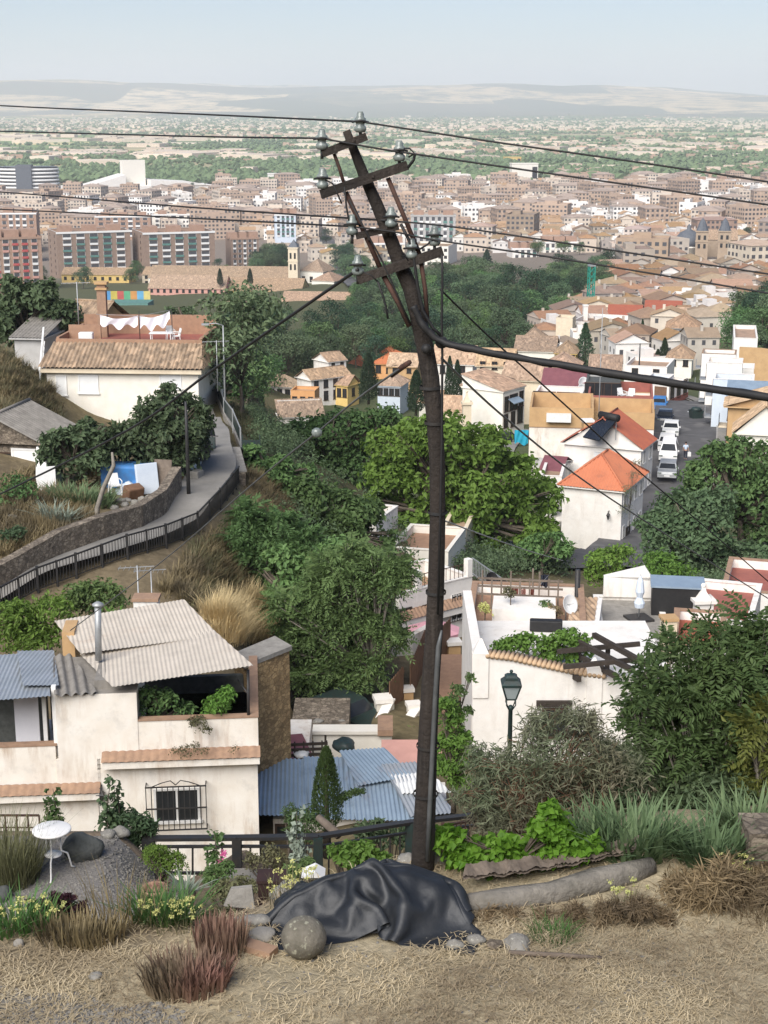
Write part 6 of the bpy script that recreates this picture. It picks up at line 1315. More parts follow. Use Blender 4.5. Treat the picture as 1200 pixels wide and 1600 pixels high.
plank('brown wooden plank gate beside the cream pillar', (609,1125,60.8), (631,1112,62.8), 1.75, 'plank_gate'); plank('brown plank fence climbing past the slim brick pillar', (641,1095,63.2), (664,1058,68), 1.7); plank('short brown plank fence below the pink parasol', (688,1038,70), (704,1028,71.5), 1.9)
for lab, a, b in (('sloping white stair wall left of the wooden gate', (575,1150,58.5), (605,1092,60.6)), ('sloping white stair wall right of the wooden gate', (610,1155,58.5), (650,1100,60.6))):
    A, B = at(*a), at(*b); t = empty('stair_wall', A, 0, lab, 'wall'); d = B-A; m = MB(); m.extr([(0,0,-1.6), (d.x,d.y,-1.6), (d.x,d.y,d.z), (0,0,0)], (.3, -.1, 0)); m.build('masonry', MT['ivory'], t); MB().bar((.15,-.05,.03), d+Vector((.15,-.05,.03)), .42, .08).build('coping', MT['white'], t)
for k in range(3): tbox('roof_piece', ['pink sheet lying on the low roof left of the pole', 'grey sheet lying beside the pink sheet', 'pale broken slab leaning by the pink sheet'][k], at([643,640,618][k], [1178,1190,1180][k], 52), ([2.2,1.5,.6][k], [1.8,1.0,.9][k], .08), .2*k, ['pink','corr_silver','concrete'][k], 'sheet', .12)
# parasol
p = at(677, 990, 74.5); t = empty('parasol', (p.x, 74.5, at(677, 1010, 74.5).z), .3, 'open pink parasol on the terrace of the white villa', 'parasol'); zc = at(677, 984, 74.5).z - t.location.z; MB().tube([(0,0,-1), (0,0,zc+.55)], .03, 6).build('pole', MT['frame_w'], t)
m = MB(); n = 8
for k in range(n):
    a0, a1 = 2*math.pi*k/n, 2*math.pi*(k+1)/n; m.face([(1.42*math.cos(a0), 1.42*math.sin(a0), zc), (1.42*math.cos(a1), 1.42*math.sin(a1), zc), (0, 0, zc+.5)]); m.face([(1.42*math.cos(a1), 1.42*math.sin(a1), zc), (1.42*math.cos(a0), 1.42*math.sin(a0), zc), (1.40*math.cos(a0), 1.40*math.sin(a0), zc-.14), (1.40*math.cos(a1), 1.40*math.sin(a1), zc-.14)])
m.build('canopy', MT['cloth_pink'], t)
# white villa behind the pole
V_ = house('white villa with roof terrace and terracotta ledge behind the utility pole', 624, 1030, 928, 76, 738, 594, 38, 'flat', 'white', 'white', par_h=.9, side='l', floor='brick'); x0, x1, y0, y1, h = dims(V_)
m = MB(); m.box(x0-.3, x1+.3, -.42, -.0, h-1.75, h-1.35, 0).build('cornice', MT['white'], V_); m = MB(); m.wave([(x0-.3,-.5,h-1.34), (x1+.3,-.5,h-1.34), (x1+.3,0,h-.95), (x0-.3,0,h-.95)], (1,0,0), .25, .03, 0, 'tile'); m.build('tile_ledge', MT['terracotta'], V_)
wat(V_, 'a', 713, 966, .8, 1.35, 'grille'); wat(V_, 'a', 650, 972, .8, .8, 'dark'); wat(V_, 'a', 668, 966, .8, .8, 'dark'); add_door(V_, facept(V_, 'a', 630, 1010), 0, .9, 2.0); wat(V_, 'b', 610, 975, .6, .8, 'dark')
m = MB()
for k in range(14): u = x0+.6+(x1-x0-1.2)*k/13; m.bar((u, .1, h), (u, .1, h+.75), .025)
m.bar((x0+.6, .1, h+.75), (x1-.6, .1, h+.75), .04); m.build('terrace_railing', MT['rust'], V_)
for u in (x0+1.3, x1-.2): MB().box(u-.16, u+.16, -.05, .3, h, h+1.0).build('pier', MT['white'], V_)
wallrun('cracked grey garden wall below the parasol', [at(612,1040,69), at(645,1030,70), at(690,1005,73)], 1.2, .35, 'white_old', 'garden_wall'); house('cream outbuilding wall peeping over the villa roof', 700, 905, 862, 92, 610, 728, -14, 'flat', 'ivory', 'ivory', floor='brick', par_h=.5); house('tan walled building behind the villa terrace', 728, 880, 828, 98, 690, 745, -10, 'flat', 'cream', 'cream', par_h=.5)
house('half hidden white house among the trees left of the pole', 588, 870, 815, 92, 545, 600, -20, 'flat', 'white', 'white', par_h=.5)
# railing behind villa
t = empty('white_railing', at(740, 890, 84), 0, 'pale metal railing right of the villa roof', 'railing'); O = t.location; m = MB(); A, B = loc(O, 738, 872, 84), loc(O, 800, 915, 78); m.bar(A, B, .06).bar(A-Vector((0,0,.9)), B-Vector((0,0,.9)), .05)
for k in range(26): q = A.lerp(B, k/25); m.bar(q, q-Vector((0,0,1)), .03)
m.build('bars', MT['galv'], t)
# ---- pergola house
O = at(840, 1200, 52); t = empty('pergola_house', O, 0, 'white walled house with tile coping, pointed pinnacles and vine covered pergola behind the lamp', 'house'); prof = [(738,1330),(1060,1330),(1060,1052),(945,1058),(905,1053),(850,1041),(800,1030),(738,1022)]
m = MB(); m.extr([loc(O, a, b, 52) for a, b in prof], (0, .35, 0)); a = loc(O, 738, 1100, 52); b = loc(O, 1060, 1100, 52); zt = loc(O, 738, 1022, 52).z; m.box(a.x, a.x+.35, .36, 7.5, -4, zt); m.box(a.x+.36, b.x, .36, 7.5, -4, loc(O, 900, 1075, 52).z); m.build('wall', MT['white'], t)
cp = MB()
for k in range(26):
    f = k/25; px = 764+(945-764)*f; py = np.interp(px, [764,800,850,905,945], [1026,1030,1041,1053,1058]); q = loc(O, px, py, 52); cp.tube([(q.x-.06, -.08, q.z+.03), (q.x+.09, .45, q.z+.06)], .085, 7)
cp.build('coping_tiles', MT['tile_pale'], t)
for px, pt in ((752, 1000), (930, 1030)):
    q = loc(O, px, pt, 52); w_ = 12/sc(1030, 52); pn = MB(); pn.box(q.x-w_, q.x+w_, -.06, .42, q.z-2.2, q.z-.5); pn.raw([(q.x-w_, -.06, q.z-.5), (q.x+w_, -.06, q.z-.5), (q.x+w_, .42, q.z-.5), (q.x-w_, .42, q.z-.5), (q.x-.04, .18, q.z), (q.x+.04, .18, q.z)], [(0,1,5,4),(1,2,5),(2,3,4,5),(3,0,4)]); pn.build('pinnacle', MT['white'], t)
q = loc(O, 866, 1150, 52); add_window(t, (q.x, -.02, q.z), 0, .95, 1.1, 'dark'); m = MB(); a, b = loc(O, 838, 1094, 52), loc(O, 893, 1094, 52); m.box(a.x, b.x, -.12, .05, a.z-.22, a.z+.0).build('lintel', MT['wood_dark'], t); m = MB(); c = loc(O, 990, 1102, 52); d = loc(O, 1044, 1102, 52); m.box(c.x, d.x, -.12, .05, c.z-.2, c.z); m.build('lintel', MT['wood_dark'], t)
for a, b in (((928,992,53),(1010,1038,49.5)),((905,1004,54),(990,1048,50.5)),((880,1012,55),(965,1058,51)),((845,1020,56),(905,1062,51.5))): MB().bar(loc(O, *a), loc(O, *b), .16, .18).build('beam', MT['wood_dark'], t)
for a, b in (((870,1018,53.4),(1000,1006,53.4)),((880,1042,51.6),(1000,1030,51.6))): MB().bar(loc(O, *a), loc(O, *b), .14, .16).build('beam', MT['wood_dark'], t)
for px, Y_ in ((950, 53.6), (905, 53.8)): q = loc(O, px, 1010, Y_); MB().bar(q, q-Vector((0, 0, 2.0)), .16).build('pergola_post', MT['wood_dark'], t)
leafthing('pergola_vine', 'dense green vine covering the pergola of the white walled house', [(785,1012,16),(805,1010,18),(830,1008,20),(855,1012,18),(880,1005,20),(905,1008,18),(895,1030,14),(860,1028,12),(920,1018,10),(775,1020,8)], 54, 2600, .16, 'vine' if False else 'bright', 12, .8, 'vine')
# roofs and terraces behind the pergola house
T2 = house('white house whose cluttered roof terrace has a timber railing', 912, 1075, 985, 58.5, 728, 930, -6, 'flat', 'white', 'terracotta', par_h=.5, floor='brick', dp=6.0); x0, x1, y0, y1, h = dims(T2)
m = MB(); m.box(x0+.02, x0+.4, -.06, -.005, h-2.4, h+.0); m.build('drain_post', MT['terracotta'], T2)
m = MB()
for k in range(9): u = x0+.5+(x1-x0-1.6)*k/8; m.bar((u, 3.6, h-.4), (u, 3.6, h+1.0+.3*(k % 3 == 0)), .07)
for z in (.25, .6, .95): m.bar((x0+.3, 3.6, h+z), (x1-.9, 3.6, h+z-.05), .06, .08)
m.build('timber_railing', MT['wood'], T2); m = MB(); m.box(x0+1.0, x1-1.2, 1.6, 3.4, h-.4, h+.25); m.build('roof_box', MT['white'], T2)
m = MB(); A = [loc(T2.location, *q) for q in ((884,992,58.2),(925,990,58.6),(934,934,63.5),(892,942,63))]; 
R_ = empty('tiled_lean_to', at(905, 990, 58.3), 0, 'steep lean to roof of old ochre tiles between two white terraces', 'roof'); P = [at(*q)-R_.location for q in ((884,990,58.1),(926,990,58.3),(934,934,63.2),(893,940,63))]; m = MB(); m.wave(P, P[1]-P[0], .24, .04, 0, 'tile'); m.build('tiles', MT['tile_pale'], R_); m = MB(); m.extr([P[1], P[2], P[2]-Vector((0,0,2.5)), P[1]-Vector((0,0,2.5))], (.2, 0, 0)); m.build('gable_wall', MT['white'], R_)
def cloth(name, label, px, pt, pb_, wpx, Y, mat, cat='laundry', seed=0, drape=.08):
    k = sc(pt, Y); p = at(px, pt, Y); r = random.Random(seed); n = 18; w_ = wpx/k; h = (pb_-pt)/k; V = []
    for j in range(9):
        for i in range(n+1): u = i/n; V.append(((u-.5)*w_*(1-.06*j/8), .06*math.sin(u*9+seed)+.05*math.sin(u*17+j*.6), -h*j/8*(1+.12*math.sin(u*7+seed)) + (0 if j else 0)))
    I = np.arange(9*(n+1)).reshape(9, n+1); F = np.stack([I[:-1,:-1], I[:-1,1:], I[1:,1:], I[1:,:-1]], -1).reshape(-1, 4); return tag(link(name, np_mesh(name, V, F, MT[mat], True), None, p), label, cat)
cloth('towel', 'red towel hanging on the cluttered roof terrace', 803, 917, 945, 14, 63, 'redband', seed=1); cloth('towel', 'narrow pinkish cloth hanging beside the red towel', 818, 920, 940, 7, 63, 'pink', seed=2); cloth('towel', 'dark red cloth at the end of the clothes line', 832, 920, 938, 6, 63, 'redband', seed=5); cloth('towel', 'navy cloth hanging on the clothes line near the tall black mast', 851, 898, 918, 11, 63.5, 'navy', seed=3)
tag(MB().tube([at(790,918,63), at(838,920,63), at(858,898,63.5)], .012, 4).build('clothes_line', MT['galv']), 'clothes line over the cluttered roof terrace', 'clothes line')
for px, pt, lab, r_ in ((903, 890, 'tall black', .12), (833, 888, 'thin pale', .04), (812, 905, 'short white', .03)): A = at(px, pt, 64); tag(MB().tube([A, A-Vector((0, 0, 4.0))], r_, 7).build('roof_pole', MT['iron' if r_ > .1 else 'wood']), lab + ' pole on the cluttered roof terrace', 'pole')
def dish(label, px, py, Y, r_, rx, rz, mat='plastic_w'):
    t = empty('satellite_dish', at(px, py, Y), rz, label, 'satellite dish'); m = MB(); m.lathe([(.02, 0), (r_*.5, .05*r_/.5), (r_*.85, .16*r_/.5), (r_, .24*r_/.5), (r_*.98, .25*r_/.5), (r_*.8, .17*r_/.5), (.02, .03)], n=20); o = m.build('bowl', MT[mat], t); o.rotation_euler = (rx, 0, 0); MB().tube([(0, .05, -.7), (0, .05, 0)], .03, 6).build('stand', MT['galv'], t); a = MB(); a.tube([(0, 0, 0), (0, -r_*.9, r_*.35)], .015, 5); a.build('arm', MT['galv'], t)
dish('big white satellite dish on the cluttered roof terrace', 886, 945, 61, .42, 1.2, .7); dish('small black satellite dish near the pale railing', 766, 905, 79, .38, 1.2, .5, 'rubber'); dish('lower small black satellite dish near the pale railing', 783, 915, 77, .34, 1.2, .3, 'rubber')
for i, (px, py, Y, lm, lab) in enumerate([(795,925,61,'olive','spiky pot plant inside the timber railing'), (868,955,60.5,'drybush','brown dry plant under the white dish'), (850,945,61,'mid','green pot plant near the navy cloth'), (757,950,60.5,'yellow','yellowish plant at the corner of the timber railing')]): leafthing('roof_plant', lab, [(px,py,8),(px+5,py+5,6)], Y, 160, .14, lm, 70+i)
tbox('planter_trough', 'black trough on the roof edge below the white dish', at(853, 985, 58.2), (1.3, .4, .45), -.1, 'rubber', 'trough'); 
T3 = house('white house with grey flat roof carrying the closed parasol', 1046, 1100, 1004, 59.5, 938, 1060, -5, 'flat', 'white', 'white', par_h=.12, floor='concrete', dp=6.4); x0, x1, y0, y1, h = dims(T3); m = MB(); m.box(x0+.4, x1-.3, y1-.3, y1-.02, h+.06, h+1.0); m.extr([(x0+.4, y1-.3, h+1.0), (x1-.3, y1-.3, h+.85), (x0+2.2, y1-.3, h+1.5)], (0, .26, 0)); m.build('back_parapet', MT['white'], T3)
p = at(998, 968, 62.8); p.z = T3.location.z+h-.12; t = empty('closed_parasol', p, .3, 'closed grey blue parasol on a black base on the flat roof', 'parasol'); hz_ = at(998, 898, 62.8).z-p.z; MB().box(-.5, .5, -.5, .5, 0, .10).build('base', MT['iron'], t); MB().tube([(0,0,0), (0,0,hz_)], .03, 6).build('pole', MT['galv'], t); m = MB(); m.lathe([(.20, .55), (.24, .75), (.17, hz_*.45), (.12, hz_*.5), (.20, hz_*.62), (.14, hz_*.85), (.03, hz_*.98)], n=10, smooth=False); m.build('canopy', MT['blueish'], t)
p = at(1055, 978, 63.2); t = empty('roof_shed', (p.x, 63.2, T3.location.z+h-.4), -.15, 'black box shed with pale grey top on the flat roof', 'shed'); MB().box(-1.05, 1.15, 0, 1.6, 0, 1.55).build('wall', MT['rubber'], t); MB().box(-1.12, 1.22, -.06, 1.66, 1.551, 1.62).build('roof', MT['corr_blue'], t)
def chimney(label, px, pt, pb_, Y, w_, mat='white', cap='terracotta', orn=False):
    p = at(px, pb_, Y); h = at(px, pt, Y).z-p.z; t = empty('chimney', p, .1, label, 'chimney'); m = MB(); m.box(-w_/2, w_/2, -w_/2, w_/2, -2, h*.6)
    if orn: m.box(-w_*.66, w_*.66, -w_*.66, w_*.66, h*.6, h*.68); m.lathe([(w_*.55, h*.68), (w_*.2, h*.86), (w_*.12, h)], n=4, rz=.785, smooth=False).ball((0, 0, h), w_*.16, n=8)
    else: m.box(-w_/2, w_/2, -w_/2, w_/2, h*.6, h*.9)
    m.build('stack', MT[mat], t)
    if not orn: MB().box(-w_*.6, w_*.6, -w_*.6, w_*.6, h*.9, h).build('cap', MT[cap], t)
chimney('ornate white chimney with tiered pyramid top before the red terrace', 1096, 915, 975, 63, .75, orn=True); chimney('short brick chimney in front of the black box shed', 1043, 963, 1010, 58.5, .55, 'cream', 'ochre')
T4 = house('white house with dark red flat roof behind the right hand tree of heaven', 1168, 1045, 975, 64, 1068, 1215, -18, 'flat', 'white', 'white', par_h=.4, floor='redband', dp=7); house('white house with red terrace cut by the frame edge', 1230, 985, 930, 74, 1128, 1275, -16, 'flat', 'white', 'terracotta', par_h=.5, floor='redband', dp=6); house('low white house between brick chimney and tree of heaven', 1130, 1085, 1012, 57.5, 1050, 1150, -12, 'flat', 'white', 'terracotta', par_h=.4, dp=4.5, floor='tile_red')
t = empty('roof_railing', at(1080, 930, 76), 0, 'brown railing of the far terrace with orange boxes', 'railing'); O = t.location; m = MB(); A, B = loc(O, 1075, 908, 76), loc(O, 1210, 906, 80); m.bar(A, B, .06)
for k in range(30): q = A.lerp(B, k/29); m.bar(q, q-Vector((0,0,1.2)), .04)
m.build('bars', MT['rust'], t)
# ---- trees of the valley
heaven('tall tree of heaven with yellowing tips over the covered cars', [(560,885,40),(505,920,44),(600,915,36),(545,965,50),(485,985,40),(590,975,40),(620,895,26),(455,1005,30),(520,1035,44),(572,1050,36),(612,1000,28),(540,1085,26),(480,1060,28),(445,955,26),(530,890,30)], 62, (605,1110), 1500, 6, .95, 13000, r0=.14, ll=.26, lw=.09, fl_ln=.24)
heaven('tree of heaven leaning over the brown slope', [(395,825,30),(430,830,36),(470,850,32),(390,862,26),(430,880,32),(462,905,28),(500,870,22),(385,800,20),(372,840,18),(410,910,22)], 68, (430,960), 700, 7, 1.0, 6000, r0=.12, ll=.30, lw=.10, fl_ln=.28)
figtree('big rounded bright green walnut tree in the middle of the valley', (720,905), 104, [(640,695,38),(695,685,42),(750,700,40),(800,740,40),(838,790,34),(610,745,42),(680,745,50),(750,780,50),(815,835,38),(720,830,50),(650,815,44),(775,862,32),(600,700,30),(590,795,30),(850,835,22)], 26000, 13, 'bright', .46, .4, gap=2.0, inner=.5)
figtree('dark spreading tree left of the big rounded tree', (520,830), 116, [(470,690,34),(520,680,38),(565,670,30),(445,735,30),(505,735,42),(560,730,38),(430,700,22),(600,655,26),(540,775,34)], 13000, 14, 'mid', .42, .3, gap=2.0)
figtree('mid green tree in the gully between slope and white outbuilding', (520,900), 84, [(495,790,32),(530,800,34),(565,815,32),(480,765,22),(545,840,32),(510,840,30),(590,850,24)], 9000, 33, 'mid', .36, .25, gap=1.6); figtree('bushy green tree on the slope under the mesh gate', (420,790), 85, [(400,730,17),(425,745,20),(450,760,20),(440,725,16),(470,745,18),(395,705,12)], 3600, 34, 'mid', .32, .15, gap=1.4)
figtree('leafy tree behind the tall tree of heaven', (470,960), 66, [(440,880,30),(480,890,34),(520,870,28),(500,920,34),(450,925,30),(420,905,22)], 8000, 35, 'mid', .30, .2, gap=1.4)
figtree('broad dark tree across the street from the orange roof house', (1090,930), 103, [(1060,800,38),(1040,850,38),(1090,840,46),(1070,888,32),(1130,875,40),(1030,820,20),(1110,800,34),(1180,885,40)], 13000, 15, 'fig', .42, .3, gap=2.0); figtree('lighter green tree at the frame edge beside the street', (1160,900), 108, [(1105,750,34),(1150,735,38),(1190,720,36),(1150,790,44),(1195,780,42),(1120,708,20),(1165,700,20),(1090,770,20),(1200,830,40)], 13000, 16, 'mid', .42, .3, gap=2.0)
figtree('small leafy tree at the road bend below the orange roof house', (845,905), 100, [(835,858,22),(860,850,20),(880,862,16),(815,870,18)], 2600, 17, 'mid', .34, .12); leafthing('bush', 'rounded green bush beside the lower road', [(945,880,24),(970,870,22),(930,900,18),(960,905,20)], 92, 2000, .3, 'bright', 18, cat='bush', stem=.08); leafthing('bush', 'yellow green bush below the street trees', [(1035,890,28),(1060,905,26),(1010,905,22),(1045,925,20)], 88, 2400, .3, 'bright', 19, cat='bush', stem=.08)
leafthing('bush', 'fresh green bush right of the pole in front of the white pergola house', [(708,1130,18),(716,1165,20),(702,1200,20),(722,1225,18),(695,1105,14),(700,1160,16),(730,1190,14)], 43, 2600, .17, 'bright', 20, cat='bush', stem=.06)
leafthing('climber', 'loose climbing shrub above the fresh green bush', [(715,1080,10),(705,1100,12),(728,1110,8),(735,1060,6)], 44, 420, .16, 'mid', 21, cat='shrub'); leafthing('bush', 'green weeds below the stair wall', [(650,1150,10),(665,1145,9),(640,1160,8)], 58, 400, .2, 'bright', 22, cat='bush')
figtree('dark tree crowning the hill behind the tiled roof house', (40,560), 118, [(20,470,32),(60,470,32),(95,490,24),(30,510,36),(75,515,28),(0,500,30),(10,450,20)], 9000, 23, 'fig', .5, .3, gap=2.2); figtree('dark tree right of the tiled roof house terrace', (330,600), 142, [(292,505,20),(322,522,22),(346,545,20),(305,540,22),(335,565,20),(275,490,14)], 8000, 24, 'fig', .5, .3, gap=2.2); figtree('olive green tree beside the upper lane', (350,640), 126, [(330,570,16),(350,590,16),(365,610,14)], 2000, 25, 'mid', .4, .15)
# ---- tiled roof house on the spur
L_ = house('cream house with old tiled eaves, brick roof terrace and laundry on the spur', 312, 668, 574, 103, 72, 330, -4, 'flat', 'ivory', 'terracotta', par_h=.1, floor='brick', dp=9.5); x0, x1, y0, y1, h = dims(L_)
m = MB(); m.wave([(x0-.45,-.55,h-.05), (x1+.45,-.55,h-.05), (x1-.1,2.3,h+1.25), (x0-.05,2.3,h+1.25)], (1,0,0), .30, .07, 0, 'tile', 8, jit=.012, rng=random.Random(1), rows=6); m.wave([(x1+.45,-.55,h-.05), (x1+.45,y1+.3,h-.05), (x1-.1,y1,h+1.25), (x1-.1,2.3,h+1.25)], (0,1,0), .30, .07, 0, 'tile', 8); m.build('roof_tiles', MT['tile_lichen'], L_)
m = MB(); m.box(x0-.3, x1+.3, -.4, -.01, h-.42, h-.14).box(x1+.01, x1+.3, -.01, y1, h-.42, h-.14); m.build('cornice', MT['cream'], L_)
m = MB(); m.box(x0+.1, x1-.1, 2.3, 2.5, h, h+1.5); m.box(x1-.35, x1-.1, 2.5, y1, h, h+1.6).box(x0+.1, x0+.3, 2.5, y1, h, h+1.6).box(x0+.3, x1-.35, y1-.25, y1, h, h+2.3).box(x0+.3, x0+2.6, 5.0, 5.2, h, h+2.1); m.build('parapet', MT['brick'], L_); m = MB(); m.box(x0+.3, x1-.35, 2.5, y1-.25, h+.06, h+.9); m.build('terrace_floor', MT['redband'], L_)
for px, py, w_, h_, kd in ((97,617,.75,1.35,'shutter'), (139,614,1.4,1.25,'shutter'), (267,607,1.5,1.3,'shutter')): wat(L_, 'a', px, py, w_, h_, kd)
zf = L_.location.z+h+.9
m = MB(); p = at(161, 500, 111); m.box(-.32, .32, -.32, .32, -2, 2.2, 0).box(-.42, .42, -.42, .42, 2.2, 2.35, 1).box(-.3, .3, -.3, .3, 2.35, 2.6, 0).box(-.45, .45, -.45, .45, 2.6, 2.75, 1); tag(m.build('chimney', [MT['terracotta'], MT['ochre']], None, p), 'tall red brick chimney above the laundry of the tiled roof house', 'chimney')
def sheet_cloth(label, pts, Y, drop, seed):
    A, B = at(*pts[0], Y), at(*pts[1], Y); V = []; n = 22; r = random.Random(seed)
    for j in range(7):
        for i in range(n+1):
            u = i/n; q = A.lerp(B, u); dd = drop*(.55+.45*math.sin(u*3.0*math.pi*.8+seed)**2); V.append((q.x, q.y+.08*math.sin(u*14+j*.5), q.z-.25*math.sin(u*math.pi)-dd*j/6))
    I = np.arange(7*(n+1)).reshape(7, n+1); tag(link('bed_sheet', np_mesh('bed_sheet', V, np.stack([I[:-1,:-1], I[:-1,1:], I[1:,1:], I[1:,:-1]], -1).reshape(-1, 4), MT['cloth_w'], True)), label, 'laundry')
sheet_cloth('white bed sheet on the line next to the brick chimney', ((156,492),(215,493)), 109, .8, 1); sheet_cloth('white bed sheet slanting up at the far end of the line', ((218,494),(265,486)), 109, 1.0, 2)
tag(MB().tube([at(150,491,109), at(217,494,109), at(268,484,109)], .015, 4).build('clothes_line', MT['galv']), 'clothes line across the roof terrace of the tiled roof house', 'clothes line')
for px, lab in ((217, 'middle'), (268, 'end')): A = at(px, 486, 109); tag(MB().tube([A, A-Vector((0, 0, 2))], .03, 6).build('line_post', MT['iron']), lab + ' post of the roof terrace clothes line', 'post')
p = at(252, 525, 108); p.z = zf; t = empty('terrace_table', p, 0, 'white table on the brick roof terrace below the laundry', 'table'); MB().box(-.8, .8, -.45, .45, .70, .76).build('table_top', MT['plastic_w'], t)
for sx in (-1, 1):
    for sy in (-1, 1): MB().bar((sx*.7, sy*.38, 0), (sx*.7, sy*.38, .7), .06).build('leg', MT['plastic_w'], t)
p = at(274, 525, 108); p.z = zf; plastic_chair('white plastic chair at the table on the brick roof terrace', p, -1.2, 1.15); p = at(266, 520, 109.5); p.z = zf; plastic_chair('white plastic chair behind the table on the roof terrace', p, .3, 1.1)
p = at(135, 532, 107.5); p.z = zf; tbox('washing_machine', 'white box standing against the roof terrace parapet', p, (1.0, .6, .85), 0, 'plastic_w', 'box')
t = empty('outside_stair', at(66, 580, 104), 0, 'steep white outside stair rail beside the tiled roof house', 'stair'); O = t.location; m = MB(); A, B = loc(O, 62, 580, 103.5), loc(O, 68, 512, 109); m.bar(A, B, .12)
for k in range(7): q = A.lerp(B, k/7); m.bar(q, q-Vector((0, 0, 1.0)), .06)
m.bar(A-Vector((0,0,1)), B-Vector((0,0,1)), .1); m.build('railing', MT['plastic_w'], t)
house('grey roofed hut behind the outside stair', 66, 560, 528, 113, 22, 75, -8, 'shed_b', 'grey', 'fibro', .9, geo=True, name='hut', cat='hut'); house('old tiled cottage behind the brick chimney', 155, 540, 503, 118, 105, 165, -20, 'gable_x', 'ochre', 'tile_lichen', 1.3); antenna('tv antenna above the old tiled cottage', 123, 505, 112, 3.0, z=0, s=1.6); antenna('white tv antenna over the street mast', 340, 600, 104, 3.0, z=0, s=1.4)
# ================================================================ STREET AND HOUSES BELOW (120-350 m)
H1 = house('white house with bright orange hipped tile roof at the foot of the street', 968, 872, 767, 122, 879, 1019, -24, 'hip', 'white', 'tile_new', 2.3, .35, fb=(4, 2, .8, 1.2, 1.4)); x0, x1, y0, y1, h = dims(H1)
add_door(H1, (x1+.02, 2.2, 0), math.pi/2); m = MB(); m.lathe([(.05,-.3),(.16,.05),(.2,.08),(.06,.3),(.02,.36)], facept(H1, 'a', 952, 805)+Vector((0,-.35,0)), 4, rz=.785, smooth=False); q = facept(H1, 'a', 952, 798); m.bar(q, q+Vector((0,-.4,0)), .05); m.build('wall_lamp', MT['iron'], H1)
m = MB(); q = facept(H1, 'a', 879, 800); m.box(x0-1.3, x0, .6, 3.2, h*.42, h*.42+.12); m.build('balcony_slab', MT['white'], H1); m = MB()
for k in range(9): m.bar((x0-1.25, .65+k*.3, h*.42), (x0-1.25, .65+k*.3, h*.42+1), .03)
m.bar((x0-1.25, .65, h*.42+1), (x0-1.25, 3.1, h*.42+1), .05); m.build('balcony_railing', MT['iron'], H1)
H2 = house('white gabled house with red roof and solar water heater behind the orange roof', 998, 790, 702, 136, 882, 1021, -24, 'gable_y', 'white', 'tile_red', 2.6, .3, fb=(2, 2, .8, 1.2, 1.3)); x0, x1, y0, y1, h = dims(H2); q = facept(H2, 'a', 938, 712); m = MB(); m.box(q.x-.5, q.x+.5, -.4, 0, q.z-.4, q.z+.35); m.build('air_conditioner', MT['plastic_w'], H2)
t = empty('solar_heater', at(946, 676, 137), -.9, 'solar water heater with dark panel and black tank on the red roof', 'solar heater'); m = MB(); m.extr([(-1.0,-1.9,-.3),(1.0,-1.9,-.3),(1.0,.2,1.2),(-1.0,.2,1.2)], (0,.08,-.1)); m.build('panel', MT['solar'], t); MB().tube([(-1.1,.4,1.45),(1.1,.4,1.45)], .34, 14).build('tank', MT['rubber'], t); MB().bar((-.9,.4,1.2),(-.9,.4,-.6),.06).bar((.9,.4,1.2),(.9,.4,-.6),.06).build('stand', MT['galv'], t)
chimney('brick chimney with white cap left of the solar heater', 917, 655, 690, 139, .9, 'ochre', 'frame_w')
def ochre_top(t, hh=1.6, mat='ochre'):
    x0, x1, y0, y1, h = dims(t); m = MB(); m.box(x0-.02, x1+.02, y0-.02, .2, h+.07, h+hh).box(x1-.2, x1+.02, .2, y1, h+.07, h+hh).box(x0-.02, x0+.2, .2, y1, h+.07, h+hh).box(x0+.2, x1-.2, y1-.2, y1, h+.07, h+hh); m.build('parapet', MT[mat], t); return t
H3 = ochre_top(house('stained white house with ochre parapet and white air unit above the teal awning', 922, 800, 670, 148, 827, 932, -7, 'flat', 'white_old', 'terracotta', par_h=.3, floor='brick', dp=9), 2.0); q = facept(H3, 'a', 873, 655); m = MB(); x0, x1, y0, y1, h = dims(H3); m.box(q.x-1.2, q.x+1.2, -.7, -.05, h+.7, h+1.5); m.build('air_unit', MT['plastic_w'], H3)
ochre_top(house('white house with stepped ochre parapets beside the street', 1017, 770, 672, 152, 922, 1024, -9, 'flat', 'white', 'terracotta', par_h=.3, floor='brick', dp=8), 1.7); ochre_top(house('ivory house with upper ochre parapet and open roof terrace', 1017, 700, 638, 162, 918, 1023, -9, 'flat', 'ivory', 'ochre', par_h=.3, floor='redband', dp=11), 1.2, 'redband')
t = house('grey awning covered terrace room with plastic chairs above the ochre parapets', 968, 625, 598, 168, 916, 975, -9, 'flat', 'grey', 'stone_dark', par_h=.2, floor='stone_dark', dp=5, fa=(2, 1, 2.2, 1.5, .4), wk='dark'); p = at(975, 632, 166.5)
plastic_chair('white plastic chair left on the open roof terrace by the street', at(972, 626, 165), .5, 1.5); plastic_chair('white plastic chair right on the open roof terrace by the street', at(985, 627, 165.5), -.4, 1.5)
house('white roof terrace house with dark purple roof', 905, 668, 622, 170, 832, 917, -12, 'flat', 'white', 'white', par_h=.9, floor='redband', dp=7, fa=(2, 1, 2.6, 1.6, 2.4), wk='dark'); house('purple roofed house behind the white roof terrace', 912, 640, 612, 180, 848, 922, -14, 'gable_x', 'white', 'maroon', 2.2, geo=False)
dish('white satellite dish on the purple roofed house', 908, 612, 178, .9, 1.2, .6); dish('lower white satellite dish on the purple roofed house', 910, 600, 181, .8, 1.2, .5)
H5 = house('tall cream building with grey windowed side above the teal awning', 784, 716, 612, 186, 723, 820, -36, 'shed_l', 'ivory', 'tile', 1.6, .2); 
